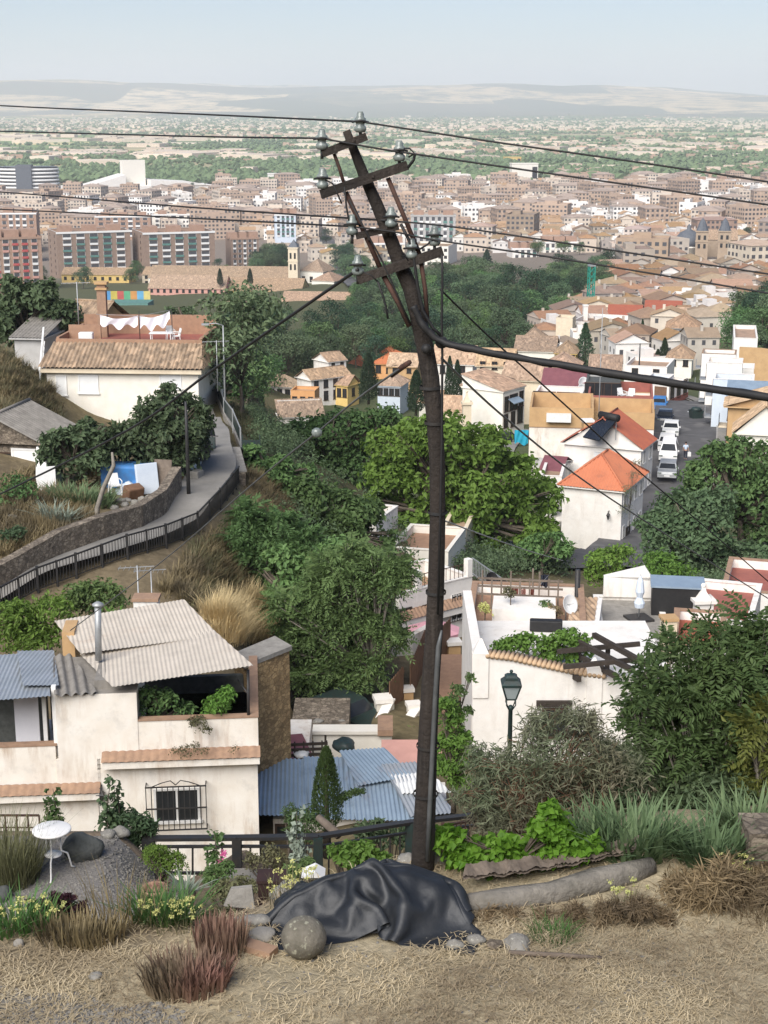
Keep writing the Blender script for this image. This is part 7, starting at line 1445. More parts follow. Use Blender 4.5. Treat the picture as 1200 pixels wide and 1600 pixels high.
for px, py, w_, h_ in ((791,643,1.0,1.9),(802,640,1.9,2.0),(814,634,1.0,1.9),(790,668,1.0,1.7),(801,666,1.0,1.9),(812,660,1.3,2.2)): wat(H5, 'b', px, py, w_, h_, 'dark')
q = facept(H5, 'b', 802, 622); m = MB(); m.extr([(q.x, q.y-1.2, q.z), (q.x, q.y+1.2, q.z), (q.x+.9, q.y+1.2, q.z-.5), (q.x+.9, q.y-1.2, q.z-.5)], (0, 0, .1)); m.build('window_canopy', MT['corr_blue'], H5); chimney('pointed cream chimney left of the tall cream building', 729, 612, 660, 184, 1.0, 'cream', 'cream', True)
for a in (('hipped tile roof pavilion behind the tall cream building', 780, 632, 606, 206, 723, 800, -20, 'hip', 'cream', 'tile', 1.4), ('tan gabled house right behind the tall cream building', 845, 640, 596, 214, 785, 862, -18, 'gable_x', 'cream', 'tile_pale', 2.2), ('long cream house with pale tiles right of the pole', 800, 598, 573, 240, 745, 818, -10, 'gable_x', 'cream', 'tile_pale', 2.2, .35, (3, 1, .9, 1.3, 2.0)), ('long white house with tile roof behind the twin cypresses', 738, 600, 570, 250, 676, 750, -10, 'gable_x', 'white', 'tile_pale', 2.4, .35, (2, 1, .9, 1.4, 1.6)),
          ('flat tiled house with red terrace left of the purple roof', 868, 622, 590, 222, 822, 880, -15, 'gable_x', 'ivory', 'tile_pale', 2.0), ('brown tiled house above the flat tiled house', 902, 600, 578, 240, 850, 915, -12, 'hip', 'cream', 'tile', 2.0), ('low brown tiled house beside the cedar tree', 968, 600, 580, 240, 922, 980, -10, 'gable_x', 'ivory', 'tile', 2.0),
          ('yellow house with three arched windows by the cedar', 899, 574, 553, 280, 868, 906, -12, 'hip', 'yellow', 'tile', 1.8, .35, (3, 1, .9, 1.8, .9)), ('dark tiled long house left of the arched yellow house', 866, 570, 550, 290, 805, 878, -10, 'gable_x', 'ivory', 'tile', 2.2), ('cream house under dark hipped tiles near the park', 848, 548, 532, 320, 815, 858, -12, 'hip', 'cream', 'tile', 2.2), ('small orange house at the park edge', 858, 530, 517, 350, 833, 864, -12, 'hip', 'orange', 'tile', 1.6),
          ('white villa hidden by garden trees at the wood edge', 456, 634, 605, 276, 406, 468, -15, 'hip', 'white', 'tile_pale', 1.8, .4, (4, 1, 1.0, 1.8, 1.2)), ('two storey white house with gable wall and red shutters', 487, 636, 594, 270, 464, 546, -52, 'gable_y', 'white', 'tile', 1.5, .4, None, (4, 2, 1.0, 1.7, .9)), ('white belvedere tower rising behind the two storey white house', 514, 606, 566, 281, 490, 526, -52, 'gable_y', 'white', 'tile', 1.4, .3, None, (2, 1, .8, 1.6, 3.2)),
          ('yellow house with tile roof right of the two storey white house', 543, 630, 603, 272, 517, 560, -30, 'gable_x', 'yellow', 'tile', 1.6, .35, (3, 1, .9, 1.6, 1.0), (1, 1, 1.0, 1.5, 1.0)), ('pink house with red hipped roof at the wood edge', 563, 592, 573, 315, 543, 575, -12, 'hip', 'pink', 'tile_new', 1.6), ('orange house with broad red roofs left of the pole', 632, 592, 570, 300, 583, 648, -12, 'hip', 'orange', 'tile_new', 2.0, .4, (3, 1, 1.1, 1.8, 1.0)), ('upper red roofed block of the orange house', 618, 572, 559, 308, 588, 628, -12, 'hip', 'pink', 'tile_new', 1.8),
          ('blue white house with red balcony before the cypresses', 625, 628, 604, 262, 590, 640, -15, 'hip', 'blueish', 'tile', 1.6, .3, (4, 1, .9, 1.3, 1.0)), ('brown walled house under brown tiles left of the pole', 650, 590, 574, 285, 606, 662, -10, 'gable_x', 'ochre', 'tile_pale', 2.0, .35, (2, 1, .9, 1.5, .8)), ('tile roofed cottage half sunk in the trees under the lane', 455, 702, 678, 216, 412, 468, 8, 'hip', 'white', 'tile', 1.6), ('white cottage with wide brown roof below the orange tower', 505, 670, 650, 248, 437, 516, 10, 'shed_b', 'white', 'tile', 2.2),
          ('white cottage at the left foot of the twin cypresses', 690, 652, 632, 232, 655, 705, -10, 'gable_x', 'ivory', 'tile_pale', 1.6), ('cream gabled cottage under the twin cypresses', 724, 668, 645, 215, 690, 735, -12, 'gable_x', 'cream', 'tile_pale', 1.8)):
    house(*a[:12], **({'ov': a[12]} if len(a) > 12 else {}), fa=a[13] if len(a) > 13 else None, fb=a[14] if len(a) > 14 else None, wk='dark')
T_ = house('square orange tower house with arched windows', 492, 648, 611, 258, 454, 499, -9, 'flat', 'orange', 'orange', par_h=.5, floor='tile', fa=(3, 1, .9, 1.5, 1.6), wk='dark'); house('orange walled yard wing left of the orange tower', 470, 650, 637, 262, 428, 480, -9, 'flat', 'orange', 'orange', par_h=.4)
H8 = house('big white flat roofed house with orange end wall', 968, 560, 506, 332, 893, 993, -22, 'flat', 'white', 'white', par_h=1, floor='terracotta', fa=(6, 2, 1.0, 1.6, 1.2), fb=(2, 2, 1.0, 1.6, 1.2), wk='dark'); house('plain tan block at the left end of the big white house', 893, 556, 497, 328, 869, 900, -15, 'flat', 'cream', 'cream', par_h=.6); chimney('slim white chimney stack above the big white house', 914, 476, 500, 345, 1.0, 'white', 'white')
for a in (('white low building beside the dark mast', 1040, 622, 574, 232, 976, 1056, -18, 'flat', 'white', 'white', (2, 1, 1.0, 1.4, 3)), ('pale blue gabled house near the street bend', 1042, 640, 592, 216, 1010, 1052, -22, 'flat', 'blueish', 'white', None), ('yellow house with tilted solar panels on the roof', 1036, 556, 531, 300, 1006, 1046, -14, 'flat', 'yellow', 'white', (2, 1, 1.0, 1.3, 1.2)), ('white narrow house between orange wall and cypress', 1006, 556, 512, 330, 990, 1012, -16, 'flat', 'white', 'white', (2, 2, .9, 1.4, 1.0)), ('white house stack near the frame edge above the retaining wall', 1150, 575, 528, 240, 1140, 1184, 14, 'flat', 'white', 'white', None)):
    house(*a[:9], wall=a[9], rmat=a[10], par_h=.6, fa=a[11], wk='dark') if a[1] != 1150 else house('white flat house near the frame edge above the ochre wall', 1144, 578, 528, 240, 1184, 1138, -12, 'flat', 'white', 'white', par_h=.6, side='l')
for k in (0, 1): t = empty('solar_collector', at(1022+k*13, 531, 303), -.25, ['pale tilted solar panel nearer the cypress', 'pale tilted solar panel farther from the cypress'][k], 'solar panel'); MB().extr([(-.75,-1,0),(.75,-1,0),(.75,.8,1.1),(-.75,.8,1.1)], (0,.05,-.08)).build('panel', MT['plastic_w'], t); MB().bar((0,.7,0),(0,.7,1.0),.08).build('stand', MT['galv'], t)
for a in (('grey block with bay windows and teal awning', 1090, 560, 514, 300, 1042, 1104, -12, 'hip', 'grey', 'tile', 2.2, (3, 2, 1.4, 1.5, 1.2)), ('ivory house under brown hipped roof below the teal awning', 1080, 582, 561, 256, 1043, 1090, -14, 'hip', 'ivory', 'tile', 1.8, (2, 1, .9, 1.3, 1.0)), ('low house with brown roofs behind the big white house', 1085, 520, 498, 345, 1040, 1100, -12, 'gable_x', 'ivory', 'tile_pale', 2.0, None), ('terracotta roofed house beyond the big white house', 1000, 510, 495, 370, 950, 1012, -12, 'gable_x', 'white', 'tile_red', 2.2, None), ('second terracotta roofed house beyond the big white house', 1062, 505, 488, 385, 1008, 1075, -12, 'gable_x', 'white', 'tile_red', 2.2, None)): house(*a[:12], fa=a[12], wk='dark')
cloth('awning', 'teal awning on the grey block near the cypresses', 1066, 536, 548, 18, 296, 'cloth_teal', 'awning', 2); 
W_ = house('white corner house with brown arched door at the street bend', 1044, 634, 604, 212, 1020, 1076, -32, 'flat', 'white', 'white', par_h=.4, fb=(3, 1, 1.4, 2.2, .7), wk='dark'); x0, x1, y0, y1, h = dims(W_); add_door(W_, ((x0+x1)/2, -.03, 0), 0, 1.6, 2.5, 'wood_brown'); m = MB(); m.box(x1+.003, x1+.05, 0, y1, -1, .8); m.build('plinth', MT['redband'], W_)
# row along the right of the street
R1 = house('ochre street house with roof overhang and long balcony, first in the row', 1134, 706, 634, 150, 1200, 1108, -14, 'shed_r', 'ochre', 'tile_pale', 1.5, .5, side='l', fb=(4, 2, .9, 1.7, 1.0), wk='dark'); x0, x1, y0, y1, h = dims(R1); m = MB(); m.box(x0-.9, x0, 1, y1-1, h*.48, h*.48+.15); m.build('balcony_slab', MT['cream'], R1); m = MB()
for k in range(20): q = 1+(y1-2)*k/19; m.bar((x0-.88, q, h*.5), (x0-.88, q, h*.5+1), .03)
m.bar((x0-.88, 1, h*.5+1), (x0-.88, y1-1, h*.5+1), .05); m.build('balcony_railing', MT['iron'], R1)
for a in (('tall blue white street house, second in the row', 1109, 694, 592, 167, 1178, 1096, -14, 'flat', 'blueish', 'white'), ('white street house with stacked balconies, third in the row', 1099, 668, 566, 184, 1160, 1082, -14, 'flat', 'white', 'white'), ('white street house with brown roof terrace, fourth in the row', 1092, 640, 552, 206, 1150, 1079, -14, 'flat', 'white', 'tile')):
    R_ = house(*a[:9], wall=a[9], rmat=a[10], par_h=.7, side='l', floor='tile', fb=(3, 3, .9, 1.6, 1.0), wk='dark'); x0, x1, y0, y1, h = dims(R_); m = MB()
    for f in (1, 2): m.box(x0-.8, x0, 1, y1-1, f*h/3+.3, f*h/3+.45); m.bar((x0-.78, 1, f*h/3+1.35), (x0-.78, y1-1, f*h/3+1.35), .05); [m.bar((x0-.78, 1+(y1-2)*k/11, f*h/3+.4), (x0-.78, 1+(y1-2)*k/11, f*h/3+1.3), .03) for k in range(12)]
    m.build('balcony', MT['galv'], R_)
house('ivory gabled house with blue skylight at the right frame edge', 1146, 735, 676, 138, 1240, 1138, -14, 'gable_y', 'ivory', 'tile_pale', 2.6, side='l', geo=True); house('house with grey green sheet roof at the right frame edge', 1136, 680, 622, 158, 1240, 1128, -14, 'shed_b', 'ivory', 'corr_blue', 1.2, side='l', geo=False); house('white house with brown tiled patch behind the grey green roof', 1112, 625, 574, 190, 1178, 1104, -14, 'flat', 'white', 'white', side='l', par_h=.6)
wallrun('tall ochre retaining wall under the trees at the right frame edge', [at(1152,600,225), at(1185,602,224), at(1240,610,222)], 5.5, .5, 'ochre', 'retaining_wall')
ST = [at(960,893,107), at(985,868,116), at(1012,835,126), at(1033,785,136), at(1054,742,146), at(1068,700,163), at(1068,668,183), at(1058,645,203), at(1030,634,219), at(1000,628,232)]
_, SL = rib('street', ST, 7.0, 'asphalt', .22); MT['kerbst'] = M('pale_kerb', (.42, .40, .37), (.34, .32, .30), 2, .9); rib('pavement', ST, 1.5, 'concrete', .34, 4.3, 2); rib('kerb', ST, .22, 'kerbst', .37, 3.5, 1)
rib('lower_road', [at(640,905,103), at(760,895,107), at(830,892,108), at(900,889,109), at(960,886,112)], 6.5, 'asphalt', .25); rib('alley', [at(770,735,165), at(795,705,185), at(812,680,205)], 4, 'lane', .15)
for lab, px, py, Y, c, kd in (('silver hatchback with patterned bonnet, lowest in the parked row', 1042, 765, 141, 'galv', 'hatch'), ('white van facing up the street in the parked row', 1043, 748, 147.5, 'frame_w', 'van'), ('white car squeezed behind the white van', 1041, 722, 155, 'frame_w', 'hatch'), ('white saloon with dark rear window in the parked row', 1047, 703, 163, 'plastic_w', 'hatch'), ('dark grey car at the upper end of the parked row', 1038, 683, 173, 'solar', 'hatch'), ('dark blue car at the far end by the house corner', 1029, 664, 185, 'cloth_blue', 'hatch')):
    p = on(px, py, Y); p.z = max(H(p.x+k, p.y-.2*k) for k in (-4.4, -2, 0, 2, 4.4)) + .23; car(lab, p, 1.35, c, kd, 1.0)
p = on(783, 716, 176); p.z += .2; car('dark car parked in the alley behind the big round tree', p, 1.0, 'navy', 'hatch')
p = on(1069, 750, 146); p.z = max(H(p.x+k, p.y-.2*k) for k in (-4.4, -2, 0, 2, 4.4)) + .23; walker('person in pale blue shirt and dark trousers walking up the street', p, 2.9); 
p2 = Vector((p.x+.34, p.y-.1, p.z)); m = MB(); m.box(-.16, .16, -.1, .1, .35, .75).bar((-.1,0,.75),(0,0,.88),.02).bar((.1,0,.75),(0,0,.88),.02); tag(m.build('carrier_bag', MT['plastic_w'], None, p2), 'white carrier bag carried by the person on the street', 'bag')
p = on(1086, 676, 174); p.z += .5; t = empty('waste_bin', p, .2, 'dark green street bin on the pavement beneath the balconies', 'bin'); m = MB(); m.raw([(-.55,-.5,.1),(.55,-.5,.1),(.55,.5,.1),(-.55,.5,.1),(-.7,-.6,1.3),(.7,-.6,1.3),(.7,.6,1.3),(-.7,.6,1.3)], [(3,2,1,0),(0,1,5,4),(1,2,6,5),(2,3,7,6),(3,0,4,7),(4,5,6,7)]); m.build('body', MT['iron_green'], t); MB().lathe([(.75, 1.31), (.5, 1.6), (.05, 1.68)], n=8).build('lid', MT['iron_green'], t)
p = on(1074, 668, 178); p.z += .3; tag(MB().lathe([(.14, 0), (.14, .8), (.08, .9), (.02, .92)], n=8).build('bollard', MT['galv'], None, p), 'pale bollard on the pavement corner', 'bollard')
cloth('awning', 'bright teal awning sagging over the alley', 815, 672, 694, 22, 172, 'cloth_teal', 'awning', 3); cloth('awning', 'grey awning sheet on the wall left of the orange roof', 846, 715, 730, 26, 142, 'grey', 'awning', 6)
mast('dark street mast beside the white low building', 997, 612, 236, 8, .14); mast('tall thin aerial mast on the ochre parapets', 933, 720, 150, 17, .05, mat='galv')
for i, (px, py, Y, lab) in enumerate([(858,790,126,'left of the orange roof house wall'), (866,740,138,'left of the red roof gable'), (860,830,121,'at the foot of the orange roof house')]): leafthing('bush', 'dark shrub ' + lab, [(px,py,10),(px+6,py+6,9),(px-6,py+8,8)], Y, 600, .3, 'fig', 80+i, cat='bush', stem=.05)
leafthing('climber', 'grey green creeper on the side wall of the orange roof house', [(985,770,12),(992,745,10),(978,800,12),(998,725,8)], 121.5, 700, .22, 'tamarisk', 85, .2, cat='climber')
house('white yard wall building left of the orange roof house', 876, 800, 745, 130, 845, 884, -10, 'flat', 'white', 'white', par_h=.4); house('small shed with pink roof left of the orange roof house', 872, 775, 736, 134, 848, 882, -20, 'gable_x', 'white', 'maroon', .9, geo=False, name='shed', cat='shed')
# ================================================================ WOODS, CYPRESSES
PR = [proto('tree', 13, 10, 2600, .62, 'forest_a', 1), proto('tree', 15, 11, 2800, .66, 'forest_a', 2, 13), proto('tree', 11, 9, 2400, .58, 'forest_b', 3), proto('tree', 14, 9, 2600, .62, 'forest_b', 4, 12), proto('tree', 16, 10, 2600, .62, 'pine', 5, 12), proto('tree', 12, 11, 2400, .62, 'mid', 6)]
CYP = conifer('cypress', 10, 2.6, 3800, .38, 'cypress', 2, .62); CED = conifer('cedar', 12, 7.5, 4200, .55, 'pine', 3, .85, 9)
for t in PR + [CYP, CED]: t.location = (0, -400, -40)
used = set()
def first_or_dup(src, loc, rz, s, label, cat, group=None):
    if src.name in used: c = dup(src, loc, rz, s)
    else: used.add(src.name); c = src; c.location = loc; c.rotation_euler = (0, 0, rz); c.scale = s if hasattr(s, '__len__') else (s,)*3
    return tag(c, label, cat, group)
for px, pb_, pt, Y, wpx, lab in ((576,628,553,250,28,'broad dark cypress between the yellow house and the blue white house'), (650,646,580,226,26,'cypress immediately left of the utility pole'), (702,632,558,232,15,'left cypress of the slim pair right of the pole'), (714,638,564,228,17,'right cypress of the slim pair right of the pole'), (1002,556,500,300,10,'slender lone cypress by the orange end wall'), (1027,575,546,270,13,'short cypress of the pair near the street bend'), (1037,578,529,268,15,'taller cypress of the pair near the street bend'), (408,650,600,252,12,'thin cypress at the left end of the white villa'), (344,446,420,640,9,'dark cypress before the monastery roofs, left of two'), (391,446,420,640,9,'dark cypress before the monastery roofs, right of two')):
    b = at(px, pb_, Y); hgt = at(px, pt, Y).z-b.z; k = hgt/10; ww = wpx/sc(pb_, Y)/2.6; first_or_dup(CYP, b, px*.37, (ww, ww, k), lab, 'cypress')
for px, pb_, pt, Y, wpx, lab in ((913,574,505,285,34,'large drooping cedar before the big white house'), (415,520,470,430,36,'dark spreading cedar below the monastery'), (1160,530,470,300,34,'dark conifer at the right frame edge'), (760,430,390,800,26,'dark conifer standing above the park trees')):
    b = at(px, pb_, Y); hgt = at(px, pt, Y).z-b.z; ww = wpx/sc(pb_, Y)/7.5; first_or_dup(CED, b, px, (ww, ww, hgt/12), lab, 'conifer')
def inside(px, py, poly):
    ins = False
    for i in range(len(poly)):
        (ax, ay), (bx, by) = poly[i], poly[i-1]
        if (ay > py) != (by > py) and px < (bx-ax)*(py-ay)/(by-ay)+ax: ins = not ins
    return ins
WOODS = [[(345,660),(335,625),(370,590),(400,560),(430,548),(560,545),(650,550),(660,578),(590,588),(560,592),(480,606),(405,618),(400,655)], [(655,585),(645,540),(655,490),(690,452),(745,445),(800,470),(835,490),(830,515),(800,535),(820,560),(760,575),(700,590)], [(835,478),(870,445),(955,435),(962,462),(900,500),(880,518),(850,522),(858,496)], [(300,570),(400,548),(400,600),(340,620)], [(560,500),(580,462),(640,445),(660,490),(645,530),(560,535)], [(1150,565),(1150,525),(1215,495),(1215,565)], [(395,415),(440,412),(450,425),(400,432)], [(520,412),(560,400),(570,440),(540,445)]]
r = random.Random(21); placed = []
for wi, poly in enumerate(WOODS):
    xs, ys = [p[0] for p in poly], [p[1] for p in poly]; fails = 0
    while fails < 160 and len(placed) < 296:
        px, py = r.uniform(min(xs), max(xs)), r.uniform(min(ys), max(ys))
        if not inside(px, py, poly): continue
        p = gp(px, py, 100); d = 5.2 if p.y < 420 else 7.0
        if any((p.x-q.x)**2 + (p.y-q.y)**2 < d*d for q in placed): fails += 1; continue
        placed.append(p)
for p in placed: 
    k = r.uniform(.50, .78) if p.y < 420 else r.uniform(.62, .95); src = r.choice([0, 1, 2, 3, 5, 0, 1, 4]); first_or_dup(PR[src], p-Vector((0, 0, .3)), r.uniform(0, 6.28), (k*r.uniform(.9, 1.2), k*r.uniform(.9, 1.2), k), 'broadleaf tree in the dense wood and park below the old town', 'tree', 'trees of the wood and park')
gt = [(60,440,740),(20,445,735),(205,440,735),(215,425,770),(340,410,800),(350,425,760),(130,455,700),(110,345,1150),(120,338,1200),(265,285,1700),(300,283,1750),(880,405,860),(905,405,870),(735,375,1000),(730,368,1030),(1190,385,950),(1165,392,930),(840,395,860),(575,300,1500),(600,310,1400),(430,330,1250),(450,325,1300),(470,335,1200),(440,345,1150),(425,390,820),(412,380,850),(520,370,950),(540,365,980),(510,355,1050)]
for i, (px, py, Y) in enumerate(gt): b = at(px, py, Y); b.z = H(b.x, b.y); k = r.uniform(.55, .85); first_or_dup(PR[i % 6], b, i, k, 'street tree standing among the distant blocks and roofs', 'tree', 'trees among the distant blocks')
rib('boulevard', [gp(585,450,300), gp(548,420,300), gp(515,393,300), gp(492,372,300), gp(476,350,300), gp(468,335,300)], 22, 'asphalt', .6); rib('park_path', [gp(828,530,200), gp(838,502,200), gp(850,482,200), gp(858,468,200)], 9, 'lane', .4)
house('grey building with flat roofs right of the boulevard', 700, 440, 385, 820, 640, 715, -12, 'flat', 'ivory', 'white', par_h=1, fa=(7, 5, 1.6, 1.5, 1.2), wk='dark', geo=False, name='apartment_block', cat='apartment block')
# ================================================================ BLOCKS, CHURCHES, CITY, PLAIN
MT['brickface'] = M('brown_facing_brick', (.30, .215, .165), (.25, .178, .138), .6, .9); MT['salmon'] = M('salmon_brick', (.40, .265, .195), (.34, .22, .16), .6, .9); MT['green_sh'] = M('green_blind', (.12, .26, .22), (.10, .20, .18), 1, .7); MT['red_sh'] = M('red_blind', (.50, .07, .07), (.44, .12, .11), 1, .7); MT['city_pane'] = glassy('distant_window_glass', (.085, .085, .09), .4); MT['sandstone'] = M('sandstone', (.40, .31, .22), (.33, .25, .18), .5, .9); MT['slate'] = M('blue_slate', (.12, .13, .145), (.09, .10, .115), .8, .6)  # far window glass is paler: haze put into its colour
def bay_mesh(w_, h_, m2):
    key = ('bay', w_, h_, m2)
    if key not in _WC: _WC[key] = (MB().box(-w_/2, w_/2, -.35, .02, 0, h_*.38).mesh('balcony', MT[m2]), MB().box(-w_/2+.1, w_/2-.1, -.06, .02, h_*.38+.02, h_).mesh('pane', MT['city_pane']), MB().box(-w_/2, -w_/2+.1, -.08, .02, h_*.38, h_).box(w_/2-.1, w_/2, -.08, .02, h_*.38, h_).mesh('window', MT['frame_w']))
    return _WC[key]
def block(label, corner, base, eave, Y, pxA, pxB, ang, cols, floors, wall='brickface', mats=('frame_w', 'green_sh'), wfrac=.62, top='frame_w', sidecols=0, seed=0):
    t = house(label, corner, base, eave, Y, pxA, pxB, ang, 'flat', wall, top, par_h=.8, floor='terracotta', name='apartment_block', cat='apartment block'); x0, x1, y0, y1, h = dims(t); r_ = random.Random(seed); sgn = 1 if x0 < -.01 else -1; xb = x1 if sgn > 0 else x0
    m = MB(); m.box(x0-.3, x1+.3, -.3, -.01, h-.9, h+.1); m.build('cornice', MT[top], t); m = MB()
    for k in range(3): u = x0+(x1-x0)*(k+.5)/3; m.box(u-3.2, u+3.2, y1*.3, y1*.62, h-.8, h+2.6)
    m.build('roof_house', MT['salmon'], t); fh = (h-1.5)/floors; w_ = (x1-x0)/(cols*1.25+.6)*wfrac*1.25; n = 0
    for c in range(cols):
        u = x0+(x1-x0)*(c+.75)/(cols+.5)
        for f in range(floors):
            mt = mats[(c + (r_.random() < .25)) % len(mats)] if r_.random() < .85 else r_.choice(mats); b_, p_, f_ = bay_mesh(round(w_, 1), round(fh*.86, 1), mt); o = link('window', f_, t); o.location = (u, -.01, .9+f*fh); link('pane', p_, o); link('balcony', b_, o)
    for c in range(sidecols):
        for f in range(floors): add_window(t, (xb+sgn*.02, y0+(y1-y0)*(c+.5)/sidecols, 1.6+f*fh), sgn*math.pi/2, 1.5, 1.4, 'dark')
    return t
block('brown brick apartment block with white topped roof, left of the matching pair', 93, 452, 365, 800, 203, 74, 6, 5, 9, seed=1) if False else None
def bl(label, near, far, side_px, base, eave, Y, ang, **k): return block(label, near, base, eave, Y, far, side_px, ang, **k)
t = house  # placeholder name kept local
def block_l(label, corner, base, eave, Y, pxA, pxB, ang, **k):
    global house; keep = house
    def hl(*a, **kk): kk['side'] = 'l'; return keep(*a, **kk)
    house = hl
    try: return block(label, corner, base, eave, Y, pxA, pxB, ang, **k)
    finally: house = keep
block_l('brown brick apartment block, left one of the matching pair', 93, 455, 363, 800, 203, 74, 22, cols=5, floors=9, seed=1, sidecols=2); block_l('brown brick apartment block, right one of the matching pair', 227, 452, 364, 805, 335, 205, 20, cols=5, floors=9, seed=2, sidecols=2)
block_l('brick tower block with rows of pale balconies beside the pair', 362, 440, 372, 840, 404, 352, 16, cols=5, floors=8, seed=3, mats=('frame_w', 'brickface'), top='salmon'); block_l('brick block with red and white blinds at the frame edge', -12, 472, 372, 690, 64, -40, 22, cols=5, floors=9, seed=4, wall='salmon', mats=('red_sh', 'frame_w', 'pink'), top='salmon')
block_l('long salmon brick block behind the red blinds block', -30, 395, 333, 980, 56, -60, 4, cols=8, floors=6, seed=5, wall='salmon', mats=('frame_w', 'salmon')); block_l('teal glazed office block behind the pole braces', 642, 395, 336, 960, 712, 634, -2, cols=7, floors=5, seed=6, wall='grey', mats=('green_sh', 'frame_w'), top='grey'); block_l('pale apartment block with green blinds above the park', 800, 432, 388, 860, 842, 792, 5, cols=4, floors=5, seed=7, wall='white', mats=('frame_w', 'green_sh')); block_l('low wide block with green terraces above the park', 848, 425, 378, 900, 905, 840, 5, cols=6, floors=4, seed=8, wall='ivory', mats=('green_sh', 'frame_w'))
block_l('ivory apartment block at the park corner right of the pole', 575, 430, 380, 860, 632, 565, 5, cols=6, floors=5, seed=9, wall='cream', mats=('frame_w', 'cream')); block_l('long brown ribbon window block on the city edge', 1052, 300, 281, 1600, 1150, 1040, 3, cols=8, floors=4, seed=10, wall='salmon', mats=('frame_w', 'salmon')); block_l('dark blue and white block left of the pole top', 430, 372, 335, 1000, 462, 424, 5, cols=4, floors=5, seed=12, wall='blueish', mats=('frame_w', 'green_sh'))
block_l('brick housing block in the second row left of the boulevard', 150, 372, 338, 1150, 235, 142, 4, cols=7, floors=4, seed=13, wall='salmon', mats=('frame_w', 'salmon')); block_l('yellow housing block behind the matching pair', 238, 365, 335, 1180, 330, 230, 4, cols=7, floors=4, seed=14, wall='ivory', mats=('frame_w', 'green_sh'))
for a in (('low yellow house row at the foot of the left brick block', 202, 452, 430, 745, 96, 212, -5, 'gable_x', 'yellow', 'tile', 3, (9, 2, 1.4, 1.6, 1.0)), ('cream house row at the foot of the right brick block', 300, 448, 430, 740, 222, 312, -5, 'gable_x', 'cream', 'tile', 3, (6, 2, 1.4, 1.6, 1.0)), ('long yellow monastery wing with small windows', 470, 476, 456, 640, 356, 482, -6, 'gable_x', 'yellow', 'tile', 4.5, (12, 2, 1.1, 1.5, 1.0)), ('long pinkish monastery wing with rows of windows', 352, 482, 452, 640, 232, 362, -6, 'gable_x', 'pink', 'tile', 5, (12, 3, 1.1, 1.5, 1.2)), ('long tiled monastery range in front of the apartment blocks', 452, 455, 437, 700, 232, 462, -6, 'gable_x', 'ivory', 'tile', 5, None), ('pink and white convent house below the church', 545, 500, 478, 555, 438, 557, -8, 'gable_x', 'pink', 'tile', 4, (9, 2, 1.2, 1.6, 1.0)), ('cream chapel with hipped roof below the monastery', 385, 505, 482, 540, 335, 398, -15, 'hip', 'cream', 'tile', 3, (4, 2, 1.0, 1.4, 1.0)), ('ivory church nave with hipped roofs beside the bell tower', 505, 452, 425, 690, 468, 520, -25, 'hip', 'ivory', 'tile', 5, (3, 1, 1.6, 2.4, 3)), ('low tiled apse of the church', 522, 458, 440, 675, 487, 536, -25, 'hip', 'ivory', 'tile', 3.5, None)): house(*a[:12], fa=a[12], wk='dark', geo=False, sink=8)
def belltower(label, px, base, eave, tip, Y, wpx, wall, spire='slate', lantern=False):
    b = at(px, base, Y); h = at(px, eave, Y).z-b.z; ht = at(px, tip, Y).z-b.z; w_ = wpx/sc(base, Y)/2; t = empty('bell_tower', b, -.2, label, 'tower'); m = MB(); m.box(-w_, w_, -w_, w_, -10, h); m.box(-w_*1.08, w_*1.08, -w_*1.08, w_*1.08, h*.66, h*.69); m.box(-w_*1.12, w_*1.12, -w_*1.12, w_*1.12, h, h+.6); m.build('shaft', MT[wall], t)
    m = MB(); m.lathe([(w_*(1.0 if lantern else 1.4), h+.6), (w_*(.8 if lantern else 1.1), h+.6+(ht-h)*.25), (w_*.5, h+(ht-h)*.7), (.05, ht)], n=4 if not lantern else 8, rz=.785, smooth=False); m.build('spire', MT[spire], t)
    for k in (-.45, .45):
        for z in (h*.74, h*.45): o = link('opening', MB().box(k*w_-w_*.2, k*w_+w_*.2, -w_-.08, -w_+.02, z, z+h*.15).mesh('opening', MT['pane']), t)
    return t
belltower('ochre bell tower with pointed grey spire beside the monastery', 460, 448, 388, 374, 690, 15, 'cream'); belltower('left twin tower of the brown basilica with dark spire', 1095, 408, 362, 340, 830, 19, 'sandstone', lantern=True); belltower('right twin tower of the brown basilica with dark spire', 1130, 406, 362, 340, 826, 19, 'sandstone', lantern=True)
house('brown basilica nave between and behind the twin towers', 1150, 412, 375, 850, 1064, 1160, -8, 'gable_x', 'sandstone', 'tile', 5, geo=False); p = at(1075, 392, 845); t = empty('dome', p, 0, 'dark slate dome beside the twin towers', 'dome'); MB().lathe([(8, -8), (8, 2), (8.6, 2.2), (8.2, 3)], n=8).build('drum', MT['ivory'], t); MB().lathe([(8.3, 3.01), (7.2, 7), (4.5, 10), (1.2, 11.6), (1.0, 13.5), (.1, 14.5)], n=16).build('cupola', MT['slate'], t)
